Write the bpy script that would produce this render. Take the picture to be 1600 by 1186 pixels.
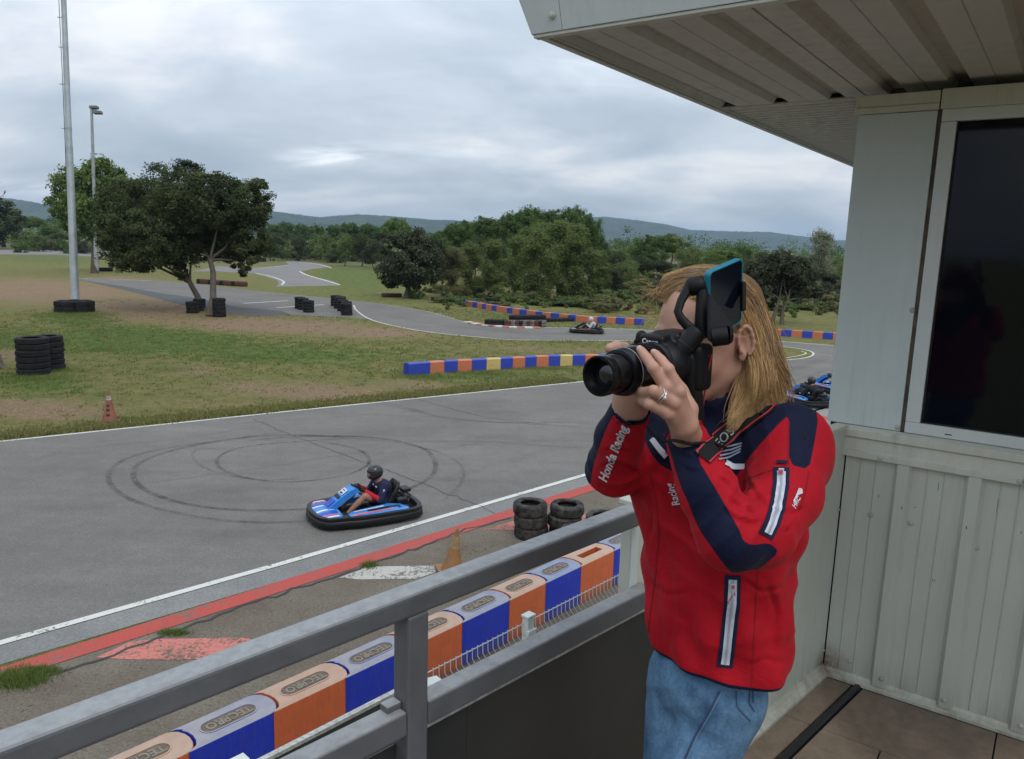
import bpy, math, random
import numpy as np
from mathutils import Vector, Matrix, noise as mnoise
from mathutils.bvhtree import BVHTree

for o in list(bpy.data.objects):
    bpy.data.objects.remove(o, do_unlink=True)
SC = bpy.context.scene
COL = SC.collection
RAD = math.radians
rng = np.random.default_rng(7)
random.seed(7)

# ------------------------------------------------------------------ camera
FPX, PITCH, ROLL, EYE = 1210.0, RAD(10.0), RAD(1.66), 5.3
FWD = np.array([0.0, math.cos(PITCH), -math.sin(PITCH)])
_r = np.array([1.0, 0, 0]); _u = np.cross(_r, FWD)
RGT = math.cos(ROLL) * _r + math.sin(ROLL) * _u
UPV = -math.sin(ROLL) * _r + math.cos(ROLL) * _u
CAM = np.array([0.0, 0.0, EYE])
cd = bpy.data.cameras.new('camera')
cam = bpy.data.objects.new('camera', cd); COL.objects.link(cam)
cd.sensor_fit = 'HORIZONTAL'; cd.sensor_width = 36.0; cd.lens = 36.0 * FPX / 1600.0
cd.clip_start = 0.05; cd.clip_end = 20000
m = Matrix(((RGT[0], UPV[0], -FWD[0], 0), (RGT[1], UPV[1], -FWD[1], 0), (RGT[2], UPV[2], -FWD[2], EYE), (0, 0, 0, 1)))
cam.matrix_world = m
SC.camera = cam
# ------------------------------------------------------------------ world
W = bpy.data.worlds.new('World'); SC.world = W; W.use_nodes = True
SUN_ELEV, SUN_AZ = RAD(52), RAD(150)      # azimuth clockwise from +Y
def build_world():
    nt = W.node_tree; N = nt.nodes; L = nt.links; N.clear()
    out = N.new('ShaderNodeOutputWorld')
    sky = N.new('ShaderNodeTexSky'); sky.sky_type = 'NISHITA'; sky.sun_disc = False
    sky.sun_elevation = SUN_ELEV; sky.sun_rotation = SUN_AZ
    bg1 = N.new('ShaderNodeBackground'); bg1.inputs[1].default_value = 0.08
    L.new(sky.outputs[0], bg1.inputs[0])
    tc = N.new('ShaderNodeTexCoord')
    sp = N.new('ShaderNodeSeparateXYZ'); L.new(tc.outputs['Generated'], sp.inputs[0])
    # cloud layer coordinates: project the direction on a plane overhead so clouds flatten towards the horizon
    def mth(op, a=None, b=None, c=None):
        n = N.new('ShaderNodeMath'); n.operation = op
        for i, v in enumerate((a, b, c)):
            if v is None: continue
            if isinstance(v, (int, float)): n.inputs[i].default_value = v
            else: L.new(v, n.inputs[i])
        return n.outputs[0]
    zz = mth('MAXIMUM', sp.outputs[2], 0.0)
    den = mth('ADD', zz, 0.30)
    cx = mth('DIVIDE', sp.outputs[0], den); cy = mth('DIVIDE', sp.outputs[1], den)
    cb = N.new('ShaderNodeCombineXYZ'); L.new(cx, cb.inputs[0]); L.new(cy, cb.inputs[1])
    def nz(scale, detail, rough, dist, off, sx=1.0):
        mp = N.new('ShaderNodeMapping'); L.new(cb.outputs[0], mp.inputs[0])
        mp.inputs['Location'].default_value = off; mp.inputs['Scale'].default_value = (sx, 1, 1)
        t = N.new('ShaderNodeTexNoise'); L.new(mp.outputs[0], t.inputs['Vector'])
        t.inputs['Scale'].default_value = scale; t.inputs['Detail'].default_value = detail
        t.inputs['Roughness'].default_value = rough; t.inputs['Distortion'].default_value = dist
        return t.outputs[0]
    n1 = nz(1.35, 5, 0.5, 0.5, (3.1, 1.7, 0), 0.8)
    n2 = nz(3.6, 8, 0.55, 0.5, (7.3, 2.2, 0), 0.8)
    mix = mth('ADD', mth('MULTIPLY', n1, 0.74), mth('MULTIPLY', n2, 0.26))
    # base luminance rises towards the zenith as under any overcast sky
    lum = mth('ADD', 0.42, mth('MULTIPLY', zz, 0.85))
    cl = N.new('ShaderNodeValToRGB'); L.new(mix, cl.inputs[0])
    e = cl.color_ramp.elements
    e[0].position = 0.37; e[0].color = (0.70, 0.83, 0.98, 1)
    e[1].position = 0.63; e[1].color = (1.42, 1.45, 1.50, 1)
    a = e.new(0.46); a.color = (0.83, 0.955, 1.09, 1)
    a = e.new(0.54); a.color = (1.02, 1.13, 1.27, 1)
    vm = N.new('ShaderNodeVectorMath'); vm.operation = 'SCALE'
    L.new(cl.outputs[0], vm.inputs[0]); L.new(lum, vm.inputs['Scale'])
    # a few brighter breaks low in the cloud, each a soft gap with a ragged edge
    dy = mth('MAXIMUM', sp.outputs[1], 0.05); ax_ = mth('DIVIDE', sp.outputs[0], dy); az_ = mth('DIVIDE', zz, dy)
    n3 = nz(7.0, 6, 0.6, 0.4, (1.3, 4.2, 0), 0.45)
    vec = vm.outputs[0]
    for (ca, cz, wa, wz, amp, tint) in ((-0.235, 0.098, 0.055, 0.013, 0.42, (1.0, .97, .93)), (-0.66, 0.052, 0.10, 0.012, 0.30, (1.0, .98, .96)), (-0.14, 0.108, 0.10, 0.010, 0.12, (1, 1, 1)), (0.18, 0.21, 0.22, 0.035, 0.16, (1, 1, 1.02)), (-0.30, 0.30, 0.30, 0.03, 0.12, (1, 1, 1))):
        q1 = mth('POWER', mth('ABSOLUTE', mth('DIVIDE', mth('SUBTRACT', ax_, ca), wa)), 2.0); q2 = mth('POWER', mth('ABSOLUTE', mth('DIVIDE', mth('SUBTRACT', az_, cz), wz)), 2.0)
        gsn = mth('EXPONENT', mth('MULTIPLY', mth('ADD', q1, q2), -1.0))
        gsn = mth('MULTIPLY', gsn, mth('MULTIPLY', mth('MAXIMUM', mth('SUBTRACT', n3, 0.36), 0.0), 4.5 * amp)); gsn = mth('MULTIPLY', gsn, mth('GREATER_THAN', sp.outputs[1], 0.05))
        sc_ = N.new('ShaderNodeVectorMath'); sc_.operation = 'SCALE'; sc_.inputs[0].default_value = tint; L.new(gsn, sc_.inputs['Scale'])
        ad = N.new('ShaderNodeVectorMath'); ad.operation = 'ADD'; L.new(vec, ad.inputs[0]); L.new(sc_.outputs[0], ad.inputs[1]); vec = ad.outputs[0]
    bg2 = N.new('ShaderNodeBackground'); L.new(vec, bg2.inputs[0]); bg2.inputs[1].default_value = 1.0
    ms = N.new('ShaderNodeMixShader'); ms.inputs[0].default_value = 0.9
    L.new(bg1.outputs[0], ms.inputs[1]); L.new(bg2.outputs[0], ms.inputs[2])
    L.new(ms.outputs[0], out.inputs['Surface'])
build_world()
sd = bpy.data.lights.new('sun', 'SUN'); sun = bpy.data.objects.new('sun', sd); COL.objects.link(sun)
sd.energy = 0.95; sd.angle = RAD(25); sd.color = (1.0, 0.95, 0.88)
_d = Vector((math.sin(SUN_AZ) * math.cos(SUN_ELEV), math.cos(SUN_AZ) * math.cos(SUN_ELEV), math.sin(SUN_ELEV)))
sun.rotation_euler = _d.to_track_quat('Z', 'Y').to_euler()
sun.location = (0, 0, 60)
SC.view_settings.view_transform = 'Standard'; SC.view_settings.look = 'None'
SC.view_settings.exposure = 0.30; SC.view_settings.gamma = 1.0; SC.view_settings.use_curve_mapping = False
SC.render.engine = 'CYCLES'
SC.cycles.use_denoising = True
SC.cycles.max_bounces = 6; SC.cycles.diffuse_bounces = 3; SC.cycles.transparent_max_bounces = 8
SC.cycles.volume_bounces = 0

# ------------------------------------------------------------------ measuring helpers
def ray(x, y): return FWD + RGT * (x - 800) / FPX + UPV * (593 - y) / FPX
def P(x, y, d): return CAM + ray(x, y) * d
def Z(x, y, z=0.0):
    r = ray(x, y); return CAM + r * (z - EYE) / r[2]
def px(p):
    v = np.asarray(p, float) - CAM; d = v @ FWD
    return np.stack([800 + FPX * (v @ RGT) / d, 593 - FPX * (v @ UPV) / d, d], -1)
def PV(x, y, p0, ang):
    n = np.array([-math.sin(RAD(ang)), math.cos(RAD(ang)), 0]); r = ray(x, y)
    return CAM + r * ((n @ (np.array(p0) - CAM)) / (n @ r))

# ------------------------------------------------------------------ object helpers
def tag(o, label=None, cat=None, group=None, kind=None):
    if label: o['label'] = label
    if cat: o['category'] = cat
    if group: o['group'] = group
    if kind: o['kind'] = kind
    return o
def empty(name, loc=(0, 0, 0), rz=0.0, **kw):
    o = bpy.data.objects.new(name, None); COL.objects.link(o)
    o.location = Vector([float(v) for v in loc]); o.rotation_euler = (0, 0, rz); o.empty_display_size = 0.1
    return tag(o, **kw)
def copy_tree(o, parent=None):
    c = o.copy(); COL.objects.link(c)
    if parent is not None: c.parent = parent
    for ch in list(o.children): copy_tree(ch, c)
    return c
class MB:
    """collects vertices and faces for one mesh"""
    def __init__(s): s.v = []; s.f = []; s.mi = []; s.cur = 0
    def add(s, vs, fs):
        b = len(s.v); s.v.extend([tuple(float(c) for c in v) for v in vs])
        for f in fs: s.f.append(tuple(b + i for i in f)); s.mi.append(s.cur)
        return b
    def box(s, c, hx, hy, hz, ax=None):
        """box; ax = three unit axes"""
        c = np.array(c, float)
        ax = np.eye(3) if ax is None else np.array(ax, float)
        vs = [c + ax[0] * hx * i + ax[1] * hy * j + ax[2] * hz * k for k in (-1, 1) for j in (-1, 1) for i in (-1, 1)]
        s.add(vs, [(0, 2, 3, 1), (4, 5, 7, 6), (0, 1, 5, 4), (2, 6, 7, 3), (0, 4, 6, 2), (1, 3, 7, 5)]); return s
    def box2(s, p, q, *a):
        p = np.array(p, float); q = np.array(q, float); return s.box((p + q) / 2, *(abs(q - p) / 2))
    def prism(s, poly, z0, z1):
        n = len(poly)
        vs = [(x, y, z0) for x, y in poly] + [(x, y, z1) for x, y in poly]
        s.add(vs, [tuple(range(n))[::-1], tuple(range(n, 2 * n))] + [(i, (i + 1) % n, n + (i + 1) % n, n + i) for i in range(n)]); return s
    def loft(s, rings, cap=True, closed=True):
        """rings: list of equal-length point loops"""
        n = len(rings[0]); b = len(s.v)
        for r in rings: s.v.extend([tuple(float(c) for c in p) for p in r])
        for k in range(len(rings) - 1):
            for i in range(n if closed else n - 1):
                j = (i + 1) % n
                s.f.append((b + k * n + i, b + k * n + j, b + (k + 1) * n + j, b + (k + 1) * n + i)); s.mi.append(s.cur)
        if cap:
            s.f.append(tuple(b + i for i in range(n))[::-1]); s.mi.append(s.cur)
            e = b + (len(rings) - 1) * n
            s.f.append(tuple(e + i for i in range(n))); s.mi.append(s.cur)
        return s
    def tube(s, pts, r, n=8, cap=True, ref=None, flat=None):
        pts = [np.array(p, float) for p in pts]
        rs = r if isinstance(r, (list, tuple, np.ndarray)) else [r] * len(pts)
        rings = []; prev = None
        for i, p in enumerate(pts):
            t = pts[min(i + 1, len(pts) - 1)] - pts[max(i - 1, 0)]; t = t / (np.linalg.norm(t) + 1e-12)
            if prev is None:
                a = np.array(ref if ref is not None else ((0, 0, 1) if abs(t[2]) < 0.9 else (1, 0, 0)), float)
            else: a = prev
            u = a - t * (a @ t); u /= np.linalg.norm(u) + 1e-12; prev = u; w = np.cross(t, u)
            fu = 1.0 if flat is None else flat
            rings.append([p + rs[i] * (math.cos(q) * u * fu + math.sin(q) * w) for q in np.arange(n) * 2 * math.pi / n])
        return s.loft(rings, cap)
    def lathe(s, prof, c=(0, 0, 0), n=24, ax=None, closed_prof=False, cap=False):
        """prof: (radius, height) pairs turned round axis ax[2]"""
        ax = np.eye(3) if ax is None else np.array(ax, float); c = np.array(c, float)
        rings = [[c + ax[0] * r * math.cos(a) + ax[1] * r * math.sin(a) + ax[2] * h for a in np.arange(n) * 2 * math.pi / n] for r, h in prof]
        if closed_prof: rings.append(rings[0])
        return s.loft(rings, cap)
    def build(s, name, mats, parent=None, smooth=None, bevel=None, world=True, seg=2):
        me = bpy.data.meshes.new(name)
        me.from_pydata(s.v, [], s.f)
        mats = mats if isinstance(mats, (list, tuple)) else [mats]
        for m_ in mats: me.materials.append(m_)
        if len(mats) > 1: me.polygons.foreach_set('material_index', s.mi)
        me.update()
        if smooth is not None:
            me.polygons.foreach_set('use_smooth', [True] * len(me.polygons))
            if smooth < 180: me.set_sharp_from_angle(angle=RAD(smooth))
        o = bpy.data.objects.new(name, me); COL.objects.link(o)
        if parent is not None:
            o.parent = parent
            if world: o.matrix_parent_inverse = parent_inv(parent)
        if bevel:
            md = o.modifiers.new('bevel', 'BEVEL'); md.width = bevel; md.segments = seg; md.limit_method = 'ANGLE'; md.angle_limit = RAD(35)
            md.harden_normals = False
        return o
def local_matrix(o):
    return Matrix.LocRotScale(o.location, o.rotation_euler.to_quaternion(), o.scale)
def world_matrix(o):
    mm = local_matrix(o)
    while o.parent is not None:
        mm = local_matrix(o.parent) @ o.matrix_parent_inverse @ mm; o = o.parent
    return mm
def parent_inv(p): return world_matrix(p).inverted()
def quick_mesh(name, verts, faces, mat, parent=None, smooth=False, world=True):
    """numpy arrays, all faces the same size"""
    me = bpy.data.meshes.new(name); nv = len(verts); nf, k = faces.shape
    me.vertices.add(nv); me.vertices.foreach_set('co', np.asarray(verts, np.float32).ravel())
    me.loops.add(nf * k); me.loops.foreach_set('vertex_index', faces.astype(np.int32).ravel())
    me.polygons.add(nf); me.polygons.foreach_set('loop_start', np.arange(nf, dtype=np.int32) * k)
    me.update(calc_edges=True)
    if smooth: me.polygons.foreach_set('use_smooth', np.ones(nf, bool))
    for m_ in (mat if isinstance(mat, (list, tuple)) else [mat]): me.materials.append(m_)
    o = bpy.data.objects.new(name, me); COL.objects.link(o)
    if parent is not None:
        o.parent = parent
        if world: o.matrix_parent_inverse = parent_inv(parent)
    return o
def attr(o, name, vals):
    a = o.data.attributes.new(name, 'FLOAT', 'POINT'); a.data.foreach_set('value', np.asarray(vals, np.float32))
ORD = ['', 'first', 'second', 'third', 'fourth', 'fifth', 'sixth', 'seventh', 'eighth', 'ninth', 'tenth', 'eleventh', 'twelfth', 'thirteenth',
       'fourteenth', 'fifteenth', 'sixteenth', 'seventeenth', 'eighteenth', 'nineteenth', 'twentieth']
def ordinal(n):
    return ORD[n] if n <= 20 else ('%d%s' % (n, {1: 'st', 2: 'nd', 3: 'rd'}.get(n % 10, 'th')))

# ------------------------------------------------------------------ materials
class NT:
    def __init__(s, name):
        s.m = bpy.data.materials.new(name); s.m.use_nodes = True
        s.nt = s.m.node_tree; s.N = s.nt.nodes; s.L = s.nt.links
        s.p = s.N['Principled BSDF']
        s.tc = s.N.new('ShaderNodeTexCoord')
        s.g = s.N.new('ShaderNodeNewGeometry')
    def obj(s): return s.tc.outputs['Object']
    def pos(s): return s.g.outputs['Position']
    def link(s, a, b): s.L.new(a, b); return s
    def val(s, inp, v):
        if hasattr(v, 'is_linked') or hasattr(v, 'links'): s.L.new(v, inp)
        elif isinstance(v, (tuple, list)) and len(v) == 3 and inp.type == 'RGBA': inp.default_value = (*v, 1)
        else: inp.default_value = v
    def mp(s, vec, scale=(1, 1, 1), loc=(0, 0, 0), rot=(0, 0, 0)):
        n = s.N.new('ShaderNodeMapping'); s.L.new(vec, n.inputs[0])
        n.inputs['Scale'].default_value = scale; n.inputs['Location'].default_value = loc; n.inputs['Rotation'].default_value = rot
        return n.outputs[0]
    def noise(s, vec, scale, detail=4, rough=0.55, dist=0.0):
        n = s.N.new('ShaderNodeTexNoise'); s.L.new(vec, n.inputs['Vector'])
        n.inputs['Scale'].default_value = scale; n.inputs['Detail'].default_value = detail
        n.inputs['Roughness'].default_value = rough; n.inputs['Distortion'].default_value = dist
        return n.outputs[0]
    def voro(s, vec, scale, feature='F1', out=0):
        n = s.N.new('ShaderNodeTexVoronoi'); s.L.new(vec, n.inputs['Vector']); n.feature = feature
        n.inputs['Scale'].default_value = scale; return n.outputs[out]
    def math(s, op, a, b=0.0, c=0.0, clamp=False):
        n = s.N.new('ShaderNodeMath'); n.operation = op; n.use_clamp = clamp
        s.val(n.inputs[0], a); s.val(n.inputs[1], b); s.val(n.inputs[2], c); return n.outputs[0]
    def ramp(s, fac, *stops):
        n = s.N.new('ShaderNodeValToRGB'); s.L.new(fac, n.inputs[0]); e = n.color_ramp.elements
        while len(e) < len(stops): e.new(0.5)
        for el, (p, c) in zip(e, stops):
            el.position = p; el.color = (c, c, c, 1) if isinstance(c, (int, float)) else (*c, 1)
        return n.outputs[0]
    def mix(s, fac, a, b, mode='MIX'):
        n = s.N.new('ShaderNodeMix'); n.data_type = 'RGBA'; n.blend_type = mode
        s.val(n.inputs[0], fac); s.val(n.inputs[6], a); s.val(n.inputs[7], b); return n.outputs[2]
    def attr(s, name):
        n = s.N.new('ShaderNodeAttribute'); n.attribute_name = name; return n.outputs['Fac']
    def col(s, c): s.val(s.p.inputs['Base Color'], c); return s
    def rough(s, v): s.val(s.p.inputs['Roughness'], v); return s
    def metal(s, v): s.val(s.p.inputs['Metallic'], v); return s
    def spec(s, v): s.val(s.p.inputs['Specular IOR Level'], v); return s
    def bump(s, h, strength=0.3, dist=0.01):
        n = s.N.new('ShaderNodeBump'); s.L.new(h, n.inputs['Height']); n.inputs['Strength'].default_value = strength
        n.inputs['Distance'].default_value = dist
        if s.p.inputs['Normal'].is_linked: s.L.new(s.p.inputs['Normal'].links[0].from_socket, n.inputs['Normal'])
        s.L.new(n.outputs[0], s.p.inputs['Normal']); return s
def simple(name, c, rough=0.6, metal=0.0, var=0.12, scale=8.0, bump=0.0, bscale=60.0, spec=0.5, coord='obj'):
    t = NT(name); v = t.obj() if coord == 'obj' else t.pos()
    n = t.noise(v, scale, 5, 0.6)
    f = t.ramp(n, (0.3, 1 - var), (0.7, 1 + var))
    t.col(t.mix(1.0, tuple(c), f, 'MULTIPLY')).rough(rough).metal(metal).spec(spec)
    if bump: t.bump(t.noise(v, bscale, 4), bump, 0.01)
    return t.m
# ================================================================== ground
def xy(x, y): q = Z(x, y); return (float(q[0]), float(q[1]))
def poly_px(pts): return [xy(*p) for p in pts]
def pip(pts, poly):
    pts = np.asarray(pts, float); x, y = pts[:, 0], pts[:, 1]; ins = np.zeros(len(pts), bool)
    n = len(poly)
    for i in range(n):
        x1, y1 = poly[i]; x2, y2 = poly[(i + 1) % n]
        c = ((y1 > y) != (y2 > y))
        with np.errstate(divide='ignore', invalid='ignore'):
            xi = (x2 - x1) * (y - y1) / (y2 - y1 + 1e-15) + x1
        ins ^= c & (x < xi)
    return ins
def smooth_line(pts, it=2):
    for _ in range(it):
        q = [pts[0]]
        for a, b in zip(pts, pts[1:]):
            q += [(a[0] * .75 + b[0] * .25, a[1] * .75 + b[1] * .25), (a[0] * .25 + b[0] * .75, a[1] * .25 + b[1] * .75)]
        q.append(pts[-1]); pts = q
    return pts

def ground_mat():
    t = NT('ground grass and dirt'); v = t.pos()
    dirt, lush, far = t.attr('dirt'), t.attr('lush'), t.attr('far')
    n0 = t.noise(v, 0.22, 6, 0.62); n1 = t.noise(v, 1.3, 8, 0.68); n2 = t.noise(v, 11, 5, 0.75); n3 = t.noise(v, 45, 3, 0.7)
    olive = t.mix(t.ramp(n1, (0.35, 0), (0.62, 1)), (0.185, 0.160, 0.056), (0.118, 0.124, 0.038))
    green = t.mix(t.ramp(n1, (0.35, 0), (0.65, 1)), (0.098, 0.130, 0.032), (0.062, 0.108, 0.020))
    lf = t.math('ADD', t.math('MULTIPLY', lush, .9), t.math('MULTIPLY', t.math('SUBTRACT', n1, 0.5), 1.6))
    gr = t.mix(t.ramp(lf, (0.25, 0), (0.75, 1)), olive, green)
    soil = t.mix(t.ramp(n2, (0.3, 0), (0.7, 1)), (0.160, 0.105, 0.064), (0.29, 0.195, 0.128))
    df = t.math('ADD', dirt, t.math('ADD', t.math('MULTIPLY', t.math('SUBTRACT', n0, 0.5), 1.1), t.math('MULTIPLY', t.math('SUBTRACT', n2, 0.5), 1.9)))
    c = t.mix(t.ramp(df, (0.38, 0), (0.95, 1)), gr, soil)
    dry = t.mix(t.ramp(n1, (0.3, 0), (0.7, 1)), (0.07, 0.082, 0.032), (0.16, 0.140, 0.070))
    c = t.mix(far, c, dry)
    c = t.mix(1.0, c, t.ramp(t.noise(v, 3.6, 6, 0.78), (0.28, 0.72), (0.72, 1.30)), 'MULTIPLY')
    grain = t.ramp(n3, (0.25, 0.62), (0.75, 1.38))
    c = t.mix(1.0, c, t.mix(1.0, grain, t.ramp(n2, (0.3, 0.80), (0.7, 1.22)), 'MULTIPLY'), 'MULTIPLY')
    t.col(c).rough(0.95).spec(0.15).bump(n2, 0.9, 0.06).bump(n3, 0.8, 0.03)
    return t.m
def axis_vals(lo, hi, step, far):
    v = list(np.arange(lo, hi + 1e-6, step)); s = step; a = hi
    while a < far: s *= 1.35; a += s; v.append(a)
    s = step; a = lo; w = []
    while a > -far: s *= 1.35; a -= s; w.append(a)
    return np.array(w[::-1] + v)
gx = axis_vals(-75, 45, 0.7, 9000); gy = axis_vals(2, 150, 0.7, 9000)
GX, GY = np.meshgrid(gx, gy, indexing='ij')
gv = np.stack([GX, GY, np.zeros_like(GX)], -1).reshape(-1, 3)
nx_, ny_ = len(gx), len(gy)
ii = (np.arange(nx_ - 1)[:, None] * ny_ + np.arange(ny_ - 1)[None]).ravel()
gf = np.stack([ii, ii + ny_, ii + ny_ + 1, ii + 1], 1)
def blobs(lst, pts, sharp=1.0):
    """lst: (px, py, half width px, half height px, strength) ellipses given by the pixels they cover on the ground"""
    val = np.zeros(len(pts))
    for cx, cy, wx, hy, s in lst:
        c = np.array(xy(cx, cy)); a = np.array(xy(cx + wx, cy + wx * 0.03)) - c
        b = (np.array(xy(cx, cy - hy)) - np.array(xy(cx, cy + hy))) / 2
        M = np.stack([a, b], 1); q = (pts[:, :2] - c) @ np.linalg.inv(M).T
        r = np.sqrt((q ** 2).sum(1)); val = np.maximum(val, s * np.clip(1.5 - r, 0, 1) ** sharp)
    return val
DIRT = [(60, 452, 190, 22, .9), (230, 478, 130, 20, .9), (420, 508, 190, 14, .95), (560, 519, 120, 11, .85), (300, 500, 110, 14, .8), (200, 440, 80, 10, .8),
        (60, 640, 140, 20, .85), (300, 577, 45, 9, .75), (480, 610, 160, 16, .85), (640, 600, 80, 9, .7), (760, 522, 60, 6, .5),
        (330, 630, 120, 9, .6), (20, 555, 50, 12, .8), (820, 545, 70, 7, .62), (900, 546, 50, 6, .6), (1235, 553, 20, 5, .5),
        (960, 590, 60, 4, .5), (540, 632, 300, 5, .45), (180, 600, 60, 6, .35), (770, 507, 60, 4, .7)]
LUSH = [(220, 530, 180, 22, 1.), (60, 600, 90, 18, .8), (420, 550, 200, 18, .8), (120, 500, 60, 10, 1.), (760, 590, 160, 10, .7), (560, 425, 90, 22, .65),
        (860, 498, 120, 6, .7), (80, 405, 110, 8, .6), (20, 530, 70, 20, .7), (640, 555, 80, 12, .45)]
gnd = quick_mesh('ground', gv, gf, ground_mat())
tag(gnd, kind='structure')
attr(gnd, 'dirt', blobs(DIRT, gv)); attr(gnd, 'lush', blobs(LUSH, gv))
dd = np.hypot(gv[:, 0], gv[:, 1])
attr(gnd, 'far', np.clip((gv[:, 1] - 125) / 60, 0, 1))

# ---- asphalt
def asphalt_mat(name, base, tint=(1, 1, 1), var=0.12, wear=True):
    t = NT(name); v = t.pos()
    n1 = t.noise(v, 0.35, 5, 0.6); n2 = t.noise(v, 3.0, 6, 0.65); n3 = t.noise(v, 90, 2, 0.6); vo = t.voro(v, 70)
    st = t.noise(t.mp(v, (0.25, 2.2, 1), rot=(0, 0, RAD(-44))), 0.8, 4, 0.6)
    f = t.mix(1.0, t.ramp(n1, (0.3, 1 - var), (0.7, 1 + var)), t.ramp(n2, (0.3, 1 - var * .6), (0.7, 1 + var * .6)), 'MULTIPLY')
    f = t.mix(1.0, f, t.ramp(n3, (0.2, 0.62), (0.8, 1.40)), 'MULTIPLY')
    f = t.mix(1.0, f, t.ramp(t.noise(v, 22, 3, 0.75), (0.25, 0.80), (0.75, 1.22)), 'MULTIPLY')
    f = t.mix(1.0, f, t.ramp(t.noise(v, 0.12, 4, 0.6, 1.0), (0.35, 0.93), (0.65, 1.06)), 'MULTIPLY')
    f = t.mix(1.0, f, t.ramp(st, (0.3, 0.93), (0.7, 1.06)), 'MULTIPLY')
    c = t.mix(1.0, tuple(base * k for k in tint), f, 'MULTIPLY')
    t.col(c).rough(0.9).spec(0.25).bump(vo, 0.5, 0.006)
    return t.m
M_ASPH = asphalt_mat('track asphalt', 0.140, (1.07, 0.99, 0.90))
M_ASPH2 = asphalt_mat('pale old asphalt', 0.18, (1.04, 0.99, 0.94), 0.1)
M_DARKASPH = asphalt_mat('dark asphalt', 0.085, (1, 1, 1.03))
M_CONC = asphalt_mat('worn concrete strip', 0.185, (1, .98, .94), 0.14)
def apron_mat():
    t = NT('gritty brown apron'); v = t.pos()
    n1 = t.noise(v, 0.9, 6, 0.65); n2 = t.noise(v, 28, 4, 0.75); vo = t.voro(v, 38)
    c = t.mix(t.ramp(n1, (0.3, 0), (0.7, 1)), (0.115, 0.092, 0.070), (0.175, 0.150, 0.120))
    c = t.mix(1.0, c, t.ramp(n2, (0.25, 0.55), (0.75, 1.45)), 'MULTIPLY')
    c = t.mix(t.ramp(vo, (0.0, 0.35), (0.12, 0)), c, (0.30, 0.28, 0.25))
    t.col(c).rough(0.95).spec(0.2).bump(n2, 0.7, 0.02); return t.m
M_APRON = apron_mat()
def paint_mat(name, c, wear=0.5, bare=(0.13, 0.12, 0.105), scale=14.0):
    """road paint worn through to what it was laid on"""
    t = NT(name); v = t.pos()
    n = t.noise(v, scale, 6, 0.75, 0.4); n2 = t.noise(v, 1.7, 3, 0.6)
    w = t.math('ADD', n, t.math('MULTIPLY', t.math('SUBTRACT', n2, 0.5), 0.5))
    f = t.ramp(w, (wear - 0.05, 0), (wear + 0.04, 1))
    cc = t.mix(1.0, tuple(c), t.ramp(t.noise(v, 60, 3, 0.7), (0.3, 0.8), (0.7, 1.15)), 'MULTIPLY')
    t.col(t.mix(f, tuple(bare), cc)).rough(0.8).spec(0.25); return t.m
M_WHITE = paint_mat('white line paint', (0.56, 0.56, 0.52), 0.39)
M_WHITE_OLD = paint_mat('old white paint', (0.42, 0.40, 0.36), 0.46)
M_RED = paint_mat('red kerb paint', (0.40, 0.072, 0.058), 0.40)
M_PINK = paint_mat('flaking red paint', (0.50, 0.17, 0.14), 0.45, bare=(0.12, 0.095, 0.07), scale=22.0)

def sheet(name, pts, z, mat, kind='structure', parent=None):
    b = MB(); b.add([(p[0], p[1], z) for p in pts], [tuple(range(len(pts)))])
    o = b.build(name, mat, parent)
    if o.data.polygons[0].normal.z < 0: o.data.flip_normals()
    return tag(o, kind=kind) if parent is None else o
def strip(name, pts, w, z, mat, parent=None, left=None, sm=2):
    """ribbon along a polyline on the ground; w = width in metres"""
    pts = smooth_line(pts, sm) if sm else pts
    b = MB(); n = len(pts); vs = []
    for i, p in enumerate(pts):
        a = np.array(pts[max(i - 1, 0)]); c = np.array(pts[min(i + 1, n - 1)]); t = c - a; t /= np.linalg.norm(t) + 1e-9
        q = np.array([-t[1], t[0]]); ww = w[0] + (w[1] - w[0]) * i / (n - 1) if isinstance(w, tuple) else w
        vs += [(*(np.array(p) + q * ww / 2), z), (*(np.array(p) - q * ww / 2), z)]
    b.add(vs, [(2 * i, 2 * i + 1, 2 * i + 3, 2 * i + 2) for i in range(n - 1)])
    o = b.build(name, mat, parent)
    if o.data.polygons[0].normal.z < 0: o.data.flip_normals()
    return tag(o, kind='structure') if parent is None else o
def extend(pts, a=0.0, b=0.0):
    pts = [tuple(p) for p in pts]
    if a: d = np.array(pts[0]) - np.array(pts[1]); d /= np.linalg.norm(d); pts = [tuple(np.array(pts[0]) + d * a)] + pts
    if b: d = np.array(pts[-1]) - np.array(pts[-2]); d /= np.linalg.norm(d); pts = pts + [tuple(np.array(pts[-1]) + d * b)]
    return pts

near_edge = extend(poly_px([(0, 1005), (450, 878), (915, 742)]), 12, 0)         # white line on the near side
near_edge = near_edge + [tuple(np.array(near_edge[-1]) + np.array([math.cos(RAD(44)), math.sin(RAD(44))]) * k) for k in (6, 14)]
far_edge = extend(poly_px([(0, 690), (450, 643), (905, 597)]), 25, 0) + poly_px([(1100, 577), (1190, 566)])
tip = smooth_line(poly_px([(1190, 566), (1225, 563), (1264, 559), (1274, 552), (1258, 546), (1209, 540), (1100, 534)]), 2)
lower = poly_px([(1100, 534), (947, 532), (862, 532), (795, 531), (760, 528), (673, 520), (612, 509), (575, 499), (558, 489), (552, 479)])
red_l = extend(poly_px([(0, 1055), (350, 945), (915, 765)]), 12, 0)
A_off = lambda pts, d: [tuple(np.array(p) + d * np.array([math.sin(RAD(44)), -math.cos(RAD(44))])) for p in pts]
right_out = [(18, 21), (40, 36), (60, 46)] 
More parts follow.
